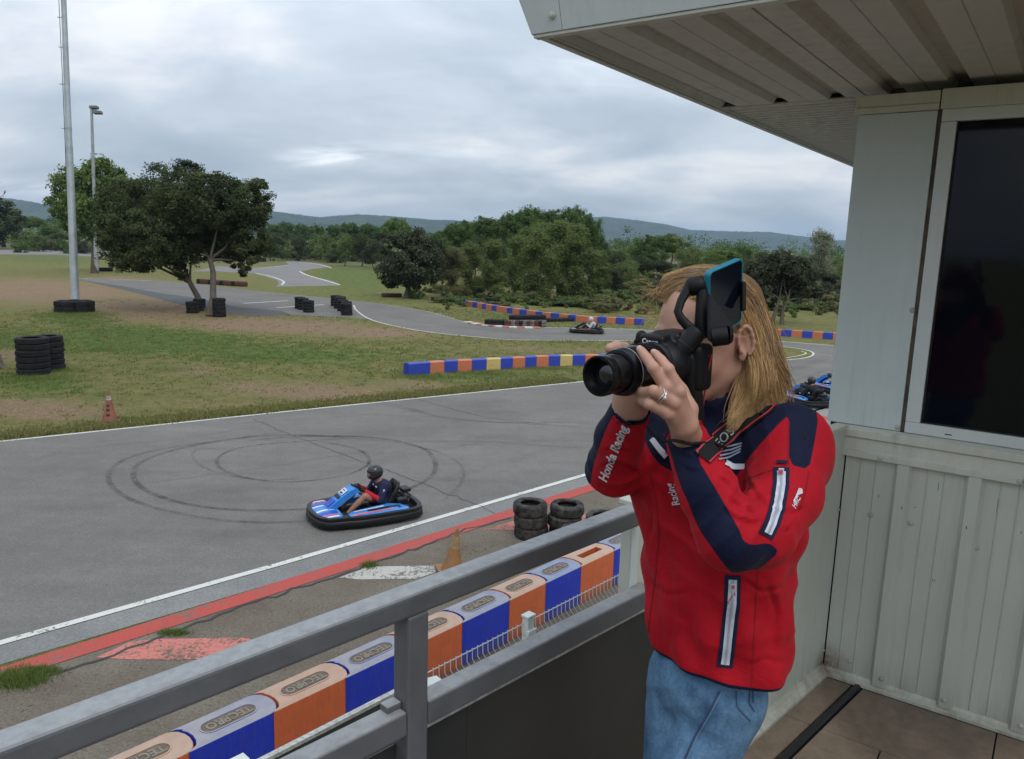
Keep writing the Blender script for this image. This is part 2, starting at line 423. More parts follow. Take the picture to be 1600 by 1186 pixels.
upper = [xy(1303, 540), xy(1150, 528), xy(1060, 520), xy(1002, 515), xy(929, 513), xy(850, 512), xy(790, 510), xy(728, 504), xy(680, 489), xy(620, 478), xy(552, 470), xy(400, 455), xy(330, 446), xy(238, 438), xy(123, 434)]
lower2 = poly_px([(123, 436), (190, 452), (261, 470), (300, 481), (357, 490), (400, 494), (455, 492), (555, 497), (575, 499)])
out = A_off(near_edge, 0.05) + right_out + [(40, 44)] + upper + lower2 + lower[::-1][3:] + tip[::-1] + far_edge[::-1]
sheet('track', out, 0.004, M_ASPH)
ASPHALT = out
sheet('road_patch', poly_px([(123, 437), (190, 452), (261, 470), (300, 481), (357, 490), (400, 494), (455, 492), (440, 486), (370, 480), (310, 466), (250, 458), (190, 447)]), 0.008, M_DARKASPH)
# far s-bend of the circuit
bend = poly_px([(300, 424), (340, 416), (400, 419), (430, 416), (453, 414), (445, 409), (461, 408), (500, 412), (518, 417), (491, 420), (470, 424), (479, 430), (521, 440), (532, 446), (430, 448), (436, 443), (433, 438), (415, 432), (395, 427), (340, 424)])
sheet('road', bend, 0.004, M_ASPH2)
BEND = bend
for nm, pts, w in (('l1', [(395, 419), (430, 417), (453, 414)], .22), ('l2', [(400, 427), (425, 432), (446, 440), (440, 445)], .25), ('l3', [(518, 419), (500, 413), (461, 409)], .25), ('l4', [(468, 424), (479, 430), (505, 437), (531, 445)], .3)):
    strip('line_marking', poly_px(pts), w, 0.008, M_WHITE)
sheet('road', poly_px([(-60, 392), (30, 390), (110, 391), (180, 396), (230, 402), (170, 402), (90, 398), (-60, 397)]), 0.004, M_ASPH2)
# white edge lines
strip('line_marking', near_edge, 0.135, 0.008, M_WHITE, sm=0)
strip('line_marking', extend(poly_px([(0, 690), (450, 643), (905, 597)]), 20, 0) + poly_px([(1100, 577), (1190, 567)]), 0.11, 0.008, M_WHITE, sm=0)
strip('line_marking', tip, 0.10, 0.008, M_WHITE, sm=0)
strip('line_marking', poly_px([(1222, 560), (1250, 556), (1262, 552), (1252, 549)]), 0.08, 0.008, M_WHITE)
strip('line_marking', lower[:-2] + poly_px([(555, 484), (553, 477)]), 0.12, 0.008, M_WHITE)
strip('line_marking', upper[:6], 0.13, 0.008, M_WHITE, sm=1)
strip('line_marking', upper[7:12], 0.10, 0.008, M_WHITE_OLD, sm=1)
strip('line_marking', poly_px([(380, 474), (450, 470)]), 0.3, 0.008, M_WHITE, sm=0)
strip('line_marking', poly_px([(432, 481), (507, 476)]), 0.26, 0.008, M_WHITE, sm=0)
strip('line_marking', extend(poly_px([(123, 435), (170, 436), (238, 439)]), 0, 0), 0.3, 0.008, M_WHITE_OLD, sm=0)
strip('road_patch', poly_px([(600, 648), (655, 655)]), 0.01, 0.0065, M_DARKASPH, sm=0)
# red and white kerb on the far bend
kb = smooth_line(poly_px([(724, 504), (745, 508), (790, 512.5), (845, 513.5)]), 2)
kp = np.array(kb); seg = np.r_[0, np.cumsum(np.hypot(*np.diff(kp, axis=0).T))]
kerb = empty('kerb', (*kp[0], 0), kind='structure')
for k in range(12):
    s0, s1 = seg[-1] * k / 12, seg[-1] * (k + .99) / 12
    q0 = np.array([np.interp(s0, seg, kp[:, i]) for i in (0, 1)]); q1 = np.array([np.interp(s1, seg, kp[:, i]) for i in (0, 1)])
    d = (q1 - q0) / np.linalg.norm(q1 - q0); nn = np.array([-d[1], d[0]])
    b = MB(); b.box([*((q0 + q1) / 2 + nn * .25), 0.03], np.linalg.norm(q1 - q0) / 2, 0.28, 0.04, [[*d, 0], [*nn, 0], [0, 0, 1]])
    b.build('kerb_block', [M_WHITE, M_PINK][k % 2], kerb, bevel=0.01)
# concrete strip, red line, brown apron on the near side
conc = A_off(near_edge, 0.09) + A_off(near_edge, 0.60)[::-1]
sheet('kerb_strip', conc, 0.0055, M_CONC)
strip('line_marking', red_l + [tuple(np.array(red_l[-1]) + np.array([math.cos(RAD(44)), math.sin(RAD(44))]) * k) for k in (6, 12)], 0.34, 0.0095, M_RED, sm=0)
dirn = np.array([math.cos(RAD(45)), math.sin(RAD(45))])
ap = [tuple(np.array(red_l[0]) - dirn * 4)] + red_l + [tuple(np.array(red_l[-1]) + dirn * 9), (30, 24), (30, -12), (-25, -12)]
sheet('apron', ap, 0.0020, M_APRON)
sheet('painted_patch', [xy(*p) for p in [(150, 1028), (205, 1003), (250, 999), (385, 997), (395, 1001), (340, 1030), (262, 1032), (200, 1031)]], 0.0075, M_PINK)
sheet('painted_patch', [xy(*p) for p in [(530, 903), (575, 886), (690, 884), (690, 892), (650, 905), (560, 906)]], 0.0075, M_WHITE_OLD)
sheet('painted_patch', [xy(*p) for p in [(753, 828), (800, 815), (960, 800), (1010, 806), (930, 826), (800, 829)]], 0.0075, M_PINK)
sheet('pavement', [tuple(Z(x, y)[:2]) for x, y in [(1215, 660), (1303, 618), (1420, 590), (1500, 640), (1500, 760), (1240, 760)]], 0.008, asphalt_mat('pale pavement', 0.22, (1, .96, .9), .08))
# cracks and a patched joint running across the track
M_CRACK = simple('dark crack', (0.045, 0.043, 0.042), 0.95)
def crack(pts, w, z=0.0085, amp=0.03):
    p = np.array(poly_px(pts)); L = np.r_[0, np.cumsum(np.hypot(*np.diff(p, axis=0).T))]; s = np.arange(0, L[-1], 0.18)
    q = np.stack([np.interp(s, L, p[:, 0]), np.interp(s, L, p[:, 1])], 1) + rng.normal(0, amp, (len(s), 2))
    o = strip('crack', [tuple(a) for a in q], w, z, M_CRACK, sm=0); return o
crack([(395, 655), (520, 705), (640, 748), (760, 795), (790, 812)], 0.018)
crack([(585, 628), (700, 655), (905, 668)], 0.014)
crack([(0, 1066), (90, 1052), (215, 1012), (330, 963), (560, 890), (700, 838), (800, 808)], 0.05, 0.0105, 0.035)
crack([(640, 690), (760, 690), (905, 700)], 0.012)
crack([(200, 760), (420, 730), (600, 700)], 0.008)

# ---- tyre marks: rings and arcs of rubber
def rubber_mat():
    t = NT('rubber marks'); v = t.pos()
    n = t.noise(v, 5.0, 5, 0.7); n2 = t.noise(v, 1.1, 3, 0.6); n3 = t.noise(v, 80, 2, 0.6)
    a = t.math('MULTIPLY', t.ramp(n, (0.30, 0.15), (0.62, 1)), t.ramp(n2, (0.32, 0.30), (0.62, 1)))
    a = t.math('MULTIPLY', a, t.attr('ink'), clamp=True)
    t.col((0.035, 0.034, 0.034)).rough(0.8).spec(0.3)
    t.val(t.p.inputs['Alpha'], t.math('MULTIPLY', a, t.ramp(n3, (0.3, 0.5), (0.6, 0.95))))
    return t.m
M_RUB = rubber_mat()
def rubber(pts, w, ink, z):
    n = len(pts); vs = []; ik = []
    for i, p in enumerate(pts):
        a = np.array(pts[max(i - 1, 0)]); c = np.array(pts[min(i + 1, n - 1)]); t = c - a; t /= np.linalg.norm(t) + 1e-9
        q = np.array([-t[1], t[0]])
        for k, f in zip((-1, -.55, .55, 1), (0, 1, 1, 0)): vs.append((*(np.array(p) + q * w / 2 * k), z)); ik.append(f * ink * min(1, i / 6, (n - 1 - i) / 6))
    fs = np.array([(4 * i + j, 4 * i + j + 1, 4 * i + j + 5, 4 * i + j + 4) for i in range(n - 1) for j in range(3)])
    o = quick_mesh('tyre_mark', np.array(vs), fs, M_RUB); attr(o, 'ink', ik); return tag(o, kind='structure')
def ring_pts(c, r, a0, a1, n=90, e=1.0, rot=0.0):
    return [(c[0] + r * math.cos(a) * math.cos(rot) - r * e * math.sin(a) * math.sin(rot), c[1] + r * math.cos(a) * math.sin(rot) + r * e * math.sin(a) * math.cos(rot)) for a in np.linspace(RAD(a0), RAD(a1), n)]
def px_curve(pts, n=3): return smooth_line(poly_px(pts), n)
zz_ = 0.0100
marks = [
 (px_curve([(440, 676), (300, 694), (200, 712), (163, 742), (185, 775), (260, 801), (390, 820), (520, 812)]), .16, .85),
 (px_curve([(560, 684), (430, 678), (290, 697), (215, 722), (205, 745), (225, 768), (290, 790), (380, 799), (470, 797), (500, 792)]), .17, 1.),
 (px_curve([(345, 703), (306, 700), (298, 716), (325, 737), (400, 752), (480, 748)]), .10, .6),
 (px_curve([(540, 686), (470, 690), (380, 697), (340, 712), (337, 730), (375, 747), (450, 756), (540, 745), (578, 728), (576, 712), (555, 700), (500, 690)]), .13, .95),
 (px_curve([(380, 690), (470, 681), (580, 682), (660, 697), (682, 720), (679, 745), (640, 765), (600, 778)]), .17, .95),
 (px_curve([(470, 681), (600, 688), (690, 706), (727, 730), (722, 758), (690, 785)]), .12, .5),
 (px_curve([(700, 700), (780, 690), (900, 690)]), .14, .35),
 (px_curve([(585, 625), (640, 638), (700, 655), (790, 662), (905, 660)]), .13, .75),
 (px_curve([(630, 617), (680, 632), (760, 655), (905, 668)]), .13, .7),
 (px_curve([(300, 665), (420, 660), (560, 650), (660, 642)]), .12, .35),
 (px_curve([(20, 730), (120, 700), (260, 690), (400, 668)]), .3, .22),
 (px_curve([(0, 800), (200, 790), (420, 760), (700, 700), (905, 650)]), .7, .16),
 (px_curve([(250, 830), (420, 840), (560, 790), (905, 690)]), .5, .16),
 (px_curve([(600, 492), (680, 508), (800, 520), (900, 523), (1000, 522)]), .9, .28),
 (px_curve([(1300, 556), (1250, 575), (1180, 590), (1000, 600)]), .8, .3),
 (px_curve([(1300, 575), (1260, 590), (1210, 605)]), .3, .4),
]
for k, (p, w, ink) in enumerate(marks): rubber(p, w * .9, ink * .56, zz_ + 0.0006 * k)

# ---- hills
def hill_mat():
    t = NT('wooded hillside'); v = t.pos()
    n = t.noise(v, 0.012, 6, 0.6); n2 = t.noise(v, 0.06, 5, 0.7); vo = t.voro(v, 0.09)
    c = t.mix(t.ramp(n, (0.3, 0), (0.7, 1)), (0.022, 0.040, 0.020), (0.085, 0.095, 0.045))
    c = t.mix(1.0, c, t.ramp(n2, (0.3, 0.6), (0.7, 1.4)), 'MULTIPLY')
    t.col(c).rough(0.95).spec(0.1).bump(vo, 1.0, 6.0); return t.m
def hills(prof, D, depth, seed, x0, x1, n=700, m=26):
    pxs = np.linspace(x0, x1, n); pr_ = np.array(prof); ys = np.interp(pxs, pr_[:, 0], pr_[:, 1]); vs = []
    r2 = np.random.default_rng(seed)
    for j in range(m):
        f = j / (m - 1) * 1.35            # 0 foot .. 1 crest .. beyond
        prof_h = math.sin(min(f, 1) * math.pi / 2) ** 1.4 if f <= 1 else 1 - (f - 1) * 1.6
        for x, y in zip(pxs, ys):
            top = P(x, y, D); h = top[2]; dirv = np.array([top[0], top[1]]) / math.hypot(top[0], top[1])
            r = math.hypot(top[0], top[1]) - depth * (1 - f)
            p = dirv * r
            nz_ = mnoise.fractal(Vector((p[0] * .003, p[1] * .003, seed)), 1.0, 2.0, 5) * 16 * (1 - abs(f - .98)) * (f if f < .9 else .12)
            fine = (mnoise.noise(Vector((p[0] * .05, p[1] * .05, seed))) * 2.2 + r2.random() * 1.6)
            vs.append((p[0], p[1], max(h * prof_h + nz_ + fine * min(1, f * 3), -0.5)))
    a = (np.arange(m - 1)[:, None] * n + np.arange(n - 1)[None]).ravel()
    o = quick_mesh('hills', np.array(vs), np.stack([a, a + 1, a + n + 1, a + n], 1), M_HILL, smooth=True); return tag(o, kind='structure')
M_HILL = hill_mat()
hills([(-300, 318), (0, 309), (40, 314), (80, 322), (200, 330), (330, 328), (420, 330), (445, 333), (500, 340), (560, 336), (610, 338), (680, 344), (740, 348), (830, 356), (900, 372)], 3400, 900, 3, -420, 900)
hills([(560, 372), (700, 352), (830, 347), (905, 341), (945, 339), (990, 344), (1040, 351), (1080, 360), (1120, 361), (1180, 363), (1240, 369), (1290, 375), (1320, 376), (1500, 384), (2000, 372)], 4300, 1200, 9, 560, 2000)
# ================================================================== cabin, deck and railing
DZ = 3.6
C0 = Z(1285, 1048, DZ)
A1 = RAD(-35.6); U1 = np.array([math.cos(A1), math.sin(A1), 0.0]); U2 = np.array([-U1[1], U1[0], 0.0]); ZZ = np.array([0, 0, 1.0])
AS = RAD(45.5); S1 = np.array([math.cos(AS), math.sin(AS), 0.0]); N1 = np.array([S1[1], -S1[0], 0.0])   # N1 points inboard
AX = [U1, U2, ZZ]; AXS = [S1, N1, ZZ]
def wl(a, b, h): return C0 + U1 * a + U2 * b + ZZ * h            # wall coordinates: along, behind, above deck
def sl(a, b, h): return C0 + S1 * a + N1 * b + ZZ * h            # side coordinates: along (negative = towards camera), inboard, above deck
def wbox(mb, a0, a1, b0, b1, h0, h1): mb.box(wl((a0 + a1) / 2, (b0 + b1) / 2, (h0 + h1) / 2), abs(a1 - a0) / 2, abs(b1 - b0) / 2, abs(h1 - h0) / 2, AX); return mb
def sbox(mb, a0, a1, b0, b1, h0, h1): mb.box(sl((a0 + a1) / 2, (b0 + b1) / 2, (h0 + h1) / 2), abs(a1 - a0) / 2, abs(b1 - b0) / 2, abs(h1 - h0) / 2, AXS); return mb

def painted_metal(name, c, dirt=0.35, rough=0.45, dcol=(0.16, 0.12, 0.075), spec=0.5, rust=False):
    return _painted(name, c, dirt, rough, dcol, spec, rust)
def _painted(name, c, dirt=0.35, rough=0.45, dcol=(0.16, 0.12, 0.075), spec=0.5, rust=False):
    t = NT(name); v = t.pos()
    n = t.noise(v, 2.2, 6, 0.65); n2 = t.noise(t.mp(v, (9, 9, 1.2)), 2.0, 5, 0.7); n3 = t.noise(v, 55, 3, 0.6)
    f = t.math('MULTIPLY', t.ramp(n, (0.42, 0), (0.72, 1)), t.ramp(n2, (0.45, 0), (0.75, 1)))
    speck = t.ramp(n3, (0.66, 0), (0.75, 0.35))
    f = t.math('ADD', t.math('MULTIPLY', f, dirt), t.math('MULTIPLY', speck, dirt), clamp=True)
    base = t.mix(t.ramp(n, (0.3, 0), (0.7, 1)), tuple(k * 0.92 for k in c), tuple(min(1, k * 1.06) for k in c))
    full = t.mix(f, base, tuple(dcol))
    if rust:   # rust bleeding from the corner foot, splashed grime low down
        vd = t.N.new('ShaderNodeVectorMath'); vd.operation = 'DISTANCE'; t.L.new(v, vd.inputs[0]); vd.inputs[1].default_value = tuple(float(q) for q in C0 + ZZ * .03)
        rf = t.math('SUBTRACT', 1.0, t.math('MULTIPLY', vd.outputs['Value'], 9.0), clamp=True); rf = t.math('MULTIPLY', rf, t.ramp(n3, (.3, .5), (.6, 1.2)), clamp=True)
        full = t.mix(rf, full, (0.16, 0.085, 0.045))
        sz = t.N.new('ShaderNodeSeparateXYZ'); t.L.new(v, sz.inputs[0]); lo = t.math('SUBTRACT', 1.0, t.math('MULTIPLY', t.math('SUBTRACT', sz.outputs[2], DZ), 5.5), clamp=True)
        lo = t.math('MULTIPLY', t.math('MULTIPLY', lo, lo), t.ramp(n2, (.35, .1), (.7, .8))); full = t.mix(lo, full, (0.20, 0.17, 0.12))
        stv = t.ramp(t.noise(t.mp(v, (26, 26, .9)), 1.0, 4, .7), (.60, 0), (.75, .35)); full = t.mix(stv, full, tuple(k * .62 for k in c))
    t.col(full).rough(t.ramp(n2, (0.3, rough - .08), (0.7, rough + .12))).spec(spec)
    t.bump(t.noise(v, 6, 3), 0.12, 0.01); return t.m
M_WALL = painted_metal('pale painted steel', (0.52, 0.575, 0.565), 0.25, rust=True)
M_LEDGE = painted_metal('yellowed painted steel', (0.53, 0.535, 0.46), 0.5, rust=True)
M_CLAD = painted_metal('pale green cladding', (0.485, 0.50, 0.435), 0.32, rust=True)
M_SOFFIT = painted_metal('dusty soffit sheet', (0.52, 0.50, 0.45), 0.5, 0.6, (0.13, 0.095, 0.06))
M_RECESS = painted_metal('brown recess sheet with painted shade', (0.42, 0.375, 0.30), 0.55, 0.7, (0.10, 0.075, 0.045))  # darker, browner copy of the soffit sheet; recess shade put into its colour
M_FASCIA = painted_metal('pale fascia sheet', (0.58, 0.62, 0.62), 0.25)
M_ALU = painted_metal('white window frame', (0.57, 0.60, 0.585), 0.14, 0.35)
M_BLACK = simple('black gap', (0.012, 0.012, 0.012), 0.8)
M_SEAL = simple('stained brown seal', (0.10, 0.082, 0.06), 0.8, var=0.5, scale=14)
M_BOLT = simple('painted bolt head', (0.40, 0.40, 0.35), 0.4, var=0.3)
def glass_mat():
    t = NT('dark window glass'); v = t.pos()
    n = t.noise(v, 3, 3); t.col((0.004, 0.005, 0.009)).rough(0.05).spec(0.26); t.bump(t.noise(v, 1.3, 2), 0.02, 0.02); return t.m
M_GLASS = glass_mat()
def rail_mat():
    t = NT('grey painted steel rail'); v = t.pos()
    n = t.noise(v, 9, 6, 0.7); n2 = t.noise(v, 40, 4, 0.7)
    c = t.mix(t.ramp(n, (0.3, 0), (0.7, 1)), (0.078, 0.081, 0.087), (0.112, 0.115, 0.121))
    up = t.N.new('ShaderNodeSeparateXYZ'); t.L.new(t.g.outputs['Normal'], up.inputs[0])
    dust = t.math('MULTIPLY', t.ramp(up.outputs[2], (0.45, 0), (0.95, 1)), t.ramp(n2, (0.3, 0.55), (0.6, 1)))
    t.col(t.mix(dust, c, (0.27, 0.275, 0.28))).rough(t.ramp(n, (0.3, 0.38), (0.7, 0.6))).spec(0.5).bump(n2, 0.15, 0.004); return t.m
M_RAIL = rail_mat()
M_INFILL = simple('dark infill sheet', (0.024, 0.026, 0.025), 0.4, var=0.35, scale=1.6, bump=0.15, bscale=8, coord='pos')
def tile_mat():
    t = NT('tan deck tile'); v = t.pos(); n = t.noise(v, 3.2, 6, 0.65); n2 = t.noise(v, 34, 5, 0.7); n3 = t.noise(v, 0.9, 4, 0.6, 0.5)
    c = t.mix(t.ramp(n, (0.3, 0), (0.7, 1)), (0.235, 0.172, 0.122), (0.335, 0.255, 0.186))
    c = t.mix(t.ramp(n3, (0.50, 0), (0.66, 0.6)), c, (0.075, 0.058, 0.045))
    t.col(t.mix(1.0, c, t.ramp(n2, (0.3, 0.82), (0.7, 1.14)), 'MULTIPLY')).rough(0.75).bump(n2, 0.3, 0.003); return t.m
M_TILE = tile_mat()

bld = empty('cabin', C0, label='pale steel trackside cabin with corrugated cladding, dark window and jutting roof', cat='cabin')
def corr(mb, lo, hi, period, flat0, crest, slope, depth, fn, off=0.0):
    """trapezoid sheet profile: list of (along, out) pairs then extruded between fn(a, d, 0) and fn(a, d, 1)"""
    prof = []; a = lo + off - period
    while a < hi + period:
        for da, d in ((0, 0), (flat0, 0), (flat0 + slope, depth), (flat0 + slope + crest, depth), (flat0 + 2 * slope + crest, 0)):
            prof.append((a + da, d))
        a += period
    prof = [p for p in prof if lo <= p[0] <= hi]
    out = []
    for p in prof:
        if not out or p[0] - out[-1][0] > 1e-6: out.append(p)
    return out
# --- wall below the window: one sheet per cover width, ribs standing proud, fine grooves pressed in the flats
def clad_sheet(a0, a1, name='cladding_sheet'):
    prof = []; per = 0.232; k0 = math.floor((a0 - .19) / per) - 1
    for k in range(k0, k0 + 20):
        s = 0.178 + k * per
        # crest then flat with two shallow press lines
        for da, d in ((0, 0), (.014, -.024), (.052, -.024), (.066, 0), (.110, 0), (.113, -.004), (.116, 0), (.165, 0), (.168, -.004), (.171, 0)):
            prof.append((s + da, d))
    prof = [(a0, 0)] + [p for p in prof if a0 < p[0] < a1] + [(a1, 0)]
    b = MB(); vs = []
    for a, d in prof: vs += [wl(a, d, 0.02), wl(a, d, 0.94), wl(a, d + .002, 0.94), wl(a, d + .002, 0.02)]
    b.add(vs, [(4 * i, 4 * i + 4, 4 * i + 5, 4 * i + 1) for i in range(len(prof) - 1)] + [(4 * i + 3, 4 * i + 2, 4 * i + 6, 4 * i + 7) for i in range(len(prof) - 1)])
    return b.build(name, M_CLAD, bld, bevel=None)
clad_sheet(0.004, 0.873); clad_sheet(0.877, 1.80); clad_sheet(1.804, 2.7)
wbox(MB(), -0.07, 2.7, 0.012, 0.06, 0.0, 2.2).build('wall', M_BLACK, bld)     # solid wall behind the sheets
b = MB(); wbox(b, -0.07, -0.005, 0.062, 4.2, -3.6, 2.2); wbox(b, 0.0, 2.7, 4.1, 4.2, -3.6, 2.2); wbox(b, 2.702, 2.8, 0.0, 4.2, -3.6, 2.2)
b.build('wall', M_WALL, bld, bevel=0.004)
wbox(MB(), -0.0735, 2.8, -1.6, 0.0, -3.6, -0.12)     # noqa (space under the deck is closed by the lower wall below)
wbox(MB(), 0.1, 2.7, -0.2, -0.1, -3.6, -0.14).build('wall', M_WALL, bld)
# pillar panel, header, window
wbox(MB(), -0.075, 0.182, -0.006, 0.008, 1.046, 2.198).build('pillar_panel', M_WALL, bld, bevel=0.002)
b = MB(); wbox(b, -0.079, -0.0745, -0.004, 0.3, 1.046, 2.198); b.build('edge_trim', M_WALL, bld)
wbox(MB(), 0.1825, 0.196, 0.001, 0.011, 1.046, 2.198).build('seal', M_SEAL, bld)
b = MB(); wbox(b, 0.197, 2.7, -0.012, 0.03, 1.046, 1.088); wbox(b, 0.197, 2.7, -0.012, 0.03, 2.158, 2.2); wbox(b, 0.197, 0.246, -0.0125, 0.03, 1.0885, 2.1575); wbox(b, 1.45, 1.50, -0.0125, 0.03, 1.0885, 2.1575)
wf = b.build('window_frame', M_ALU, bld, bevel=0.003)
for a0, a1 in ((0.2465, 1.4495), (1.5005, 2.69)):
    wbox(MB(), a0, a1, 0.006, 0.012, 1.0885, 2.1575).build('pane', M_GLASS, wf)
    b = MB(); wbox(b, a0, a0 + .006, -0.002, 0.0055, 1.0885, 2.1575); wbox(b, a0 + .0062, a1, -0.002, 0.0055, 1.0885, 1.094); b.build('gasket', M_BLACK, wf)
wbox(MB(), 0.33, 0.352, -0.0135, -0.0121, 1.060, 1.0635).build('drain_slot', M_BLACK, wf)
# header strips: left piece over the pillar, right piece over the window
b = MB(); wbox(b, -0.09, 0.186, -0.016, 0.008, 2.2, 2.222); wbox(b, -0.09, 0.186, -0.011, 0.008, 2.2222, 2.265); b.build('header_trim', M_LEDGE, bld, bevel=0.002)
b = MB(); wbox(b, 0.19, 2.7, -0.014, 0.008, 2.2005, 2.268); b.build('header_trim', M_LEDGE, bld, bevel=0.002)
wbox(MB(), 0.1862, 0.1898, -0.01, 0.006, 2.2005, 2.262).build('rust_streak', simple('rusty joint', (0.11, 0.045, 0.025), 0.9, var=0.5), bld)
# ledge under the window: stepped pressed sill
b = MB()
sill = [(-0.004, 0.925), (-0.028, 0.925), (-0.030, 0.950), (-0.020, 0.955), (-0.020, 1.00), (-0.034, 1.005), (-0.036, 1.034), (-0.004, 1.045)]
def sill_piece(a0, a1):
    m_ = MB(); n = len(sill)
    m_.loft([[wl(a0, y, h) for y, h in sill], [wl(a1, y, h) for y, h in sill]]); return m_.build('sill', M_LEDGE, bld, bevel=0.002)
sill_piece(-0.012, 0.5855); sill_piece(0.588, 1.35); sill_piece(1.353, 2.7)
# floor channel
b = MB(); b.loft([[wl(a, y, h) for y, h in ((0.0, 0.0), (-0.034, 0.0), (-0.034, 0.012), (-0.014, 0.020), (-0.008, 0.032), (0.0, 0.032))] for a in (0.0, 2.7)])
b.build('floor_channel', M_LEDGE, bld)
# bolts
def bolt(p, nrm, r=0.007, parent=None):
    nrm = np.array(nrm); t1 = np.cross(nrm, (0, 0, 1)); 
    if np.linalg.norm(t1) < .1: t1 = np.array([1., 0, 0])
    t1 /= np.linalg.norm(t1); t2 = np.cross(nrm, t1)
    b = MB(); b.lathe([(r * 1.45, 0), (r * 1.45, .0012), (r, .002), (r * .95, .005), (r * .5, .0066), (0.0002, .007)], p, 10, [t1, t2, nrm]); return b.build('bolt', M_BOLT, parent, smooth=40)
for a, h in ((0.115, .70), (0.255, .70), (0.475, .66), (0.10, .08), (0.223, .06), (0.44, .055), (0.685, .05), (0.70, .64)):
    crest = any(0.178 + k * .232 + .01 < a < 0.178 + k * .232 + .056 for k in range(6))
    bolt(wl(a, -0.025 if crest else -0.001, h), -U2, parent=bld)
for a, h in ((0.172, 1.06), (0.176, 1.50)): bolt(wl(a, -0.007, h), -U2, parent=bld)
for a, h in ((0.13, .937), (0.575, .937)): bolt(wl(a, -0.030, h), -U2, parent=bld)

M_SCR = simple('dark scratch', (.05, .05, .045), .8)
for a, h, w, l in ((0.135, .78, .002, .012), (0.222, .76, .003, .010), (0.262, .765, .006, .002), (0.437, .735, .003, .010), (0.60, .75, .002, .008), (0.35, .50, .002, .008), (0.358, .50, .002, .008), (0.33, .86, .0015, .03), (0.52, .83, .001, .05)):
    d_ = -.0255 if any(0.178 + k * .232 + .012 < a < 0.178 + k * .232 + .054 for k in range(6)) else -.0012
    wbox(MB(), a - w / 2, a + w / 2, d_, d_ + .0008, h - l / 2, h + l / 2).build('scratch', M_SCR, bld)
# --- roof: fascia leaning out, soffit of trapezoid sheet, fine sheet beyond the wall line
SZ = 2.30
E1, E2 = -0.715, -1.20          # roof corner in wall coordinates
roof = empty('roof', wl(E1, E2, SZ)); roof.parent = bld; roof.matrix_parent_inverse = parent_inv(bld)
def soffit_sheet(a0, a1, b0, b1):
    prof = []; per = 0.2205
    for k in range(-12, 16):
        s = -0.022 + k * per
        for da, d in ((0, 0), (.012, .022), (.056, .022), (.068, 0), (.140, 0), (.143, .004), (.146, 0)): prof.append((s + da, d))
    prof = [(a0, 0)] + [p for p in prof if a0 < p[0] < a1] + [(a1, 0)]
    b = MB(); vs = []
    for a, d in prof: vs += [wl(a, b0, SZ + d), wl(a, b1, SZ + d)]
    fs = [(2 * i, 2 * i + 1, 2 * i + 3, 2 * i + 2) for i in range(len(prof) - 1)]
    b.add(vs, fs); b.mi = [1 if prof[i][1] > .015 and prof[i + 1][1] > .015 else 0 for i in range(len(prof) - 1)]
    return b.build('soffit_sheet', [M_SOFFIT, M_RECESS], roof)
wls = -0.022
cuts = [E1 + .03, -0.022 - 0.2205 * 1 + .14, -0.022 + 0.2205 * 3 + .14, -0.022 + .2205 * 7 + .14, 2.9]
for a0, a1 in zip(cuts, cuts[1:]): soffit_sheet(a0 + .001, a1 - .001, E2 + .02, 0.20)
# fine corrugated sheet over the passage beyond
b = MB(); vs = []; nn = 0; y = 0.205
while y < 4.2:
    for dy, d in ((0, 0.004), (.022, 0.004), (.030, .016), (.052, .016), (.060, .004)):
        vs += [wl(E1 + .03, y + dy, SZ + d), wl(-0.08, y + dy, SZ + d)]; nn += 1
    y += .066
b.add(vs, [(2 * i, 2 * i + 2, 2 * i + 3, 2 * i + 1) for i in range(nn - 1)]); b.build('soffit_sheet', M_SOFFIT, roof)
wbox(MB(), E1 + .03, -0.08, 0.196, 0.212, SZ - .003, SZ + .003).build('joint_strip', M_SOFFIT, roof)
# fascia: front (towards the camera) and left side, sloping outwards
tz = 0.34; lean = 0.115
def fas(a, b_, h, k): return wl(a, b_, SZ + h)
cb0 = (E1, E2); 
def quadbox(name, p0, p1, p2, p3, th, mat, parent, bev=0.002):
    p = [np.array(q) for q in (p0, p1, p2, p3)]; n = np.cross(p[1] - p[0], p[3] - p[0]); n /= np.linalg.norm(n)
    m_ = MB(); m_.loft([p, [q + n * th for q in p]]); return m_.build(name, mat, parent, bevel=bev)
Lf = 0.16
fx = [E1 - .004, E1 + 0.10, E1 + 1.15, E1 + 2.4, 2.9]
for a0, a1 in zip(fx, fx[1:]):
    first = a0 == fx[0]
    quadbox('fascia_panel', wl(a0 - (0 if not first else 0), E2, SZ - .004), wl(a1 - .0012, E2, SZ - .004), wl(a1 - .0012, E2 - lean, SZ + tz), wl(a0 - (lean * .9 if first else 0), E2 - lean, SZ + tz), 0.004, M_FASCIA, roof)
sy = [E2, 0.3, 1.9, 4.2]
for b0, b1 in zip(sy, sy[1:]):
    quadbox('fascia_panel', wl(E1 - .004, b1 - .002, SZ - .004), wl(E1 - .004, b0, SZ - .004), wl(E1 - .004 - lean * .9, b0 - (lean if b0 == E2 else 0), SZ + tz), wl(E1 - .004 - lean * .9, b1 - .002, SZ + tz), 0.004, M_FASCIA, roof)
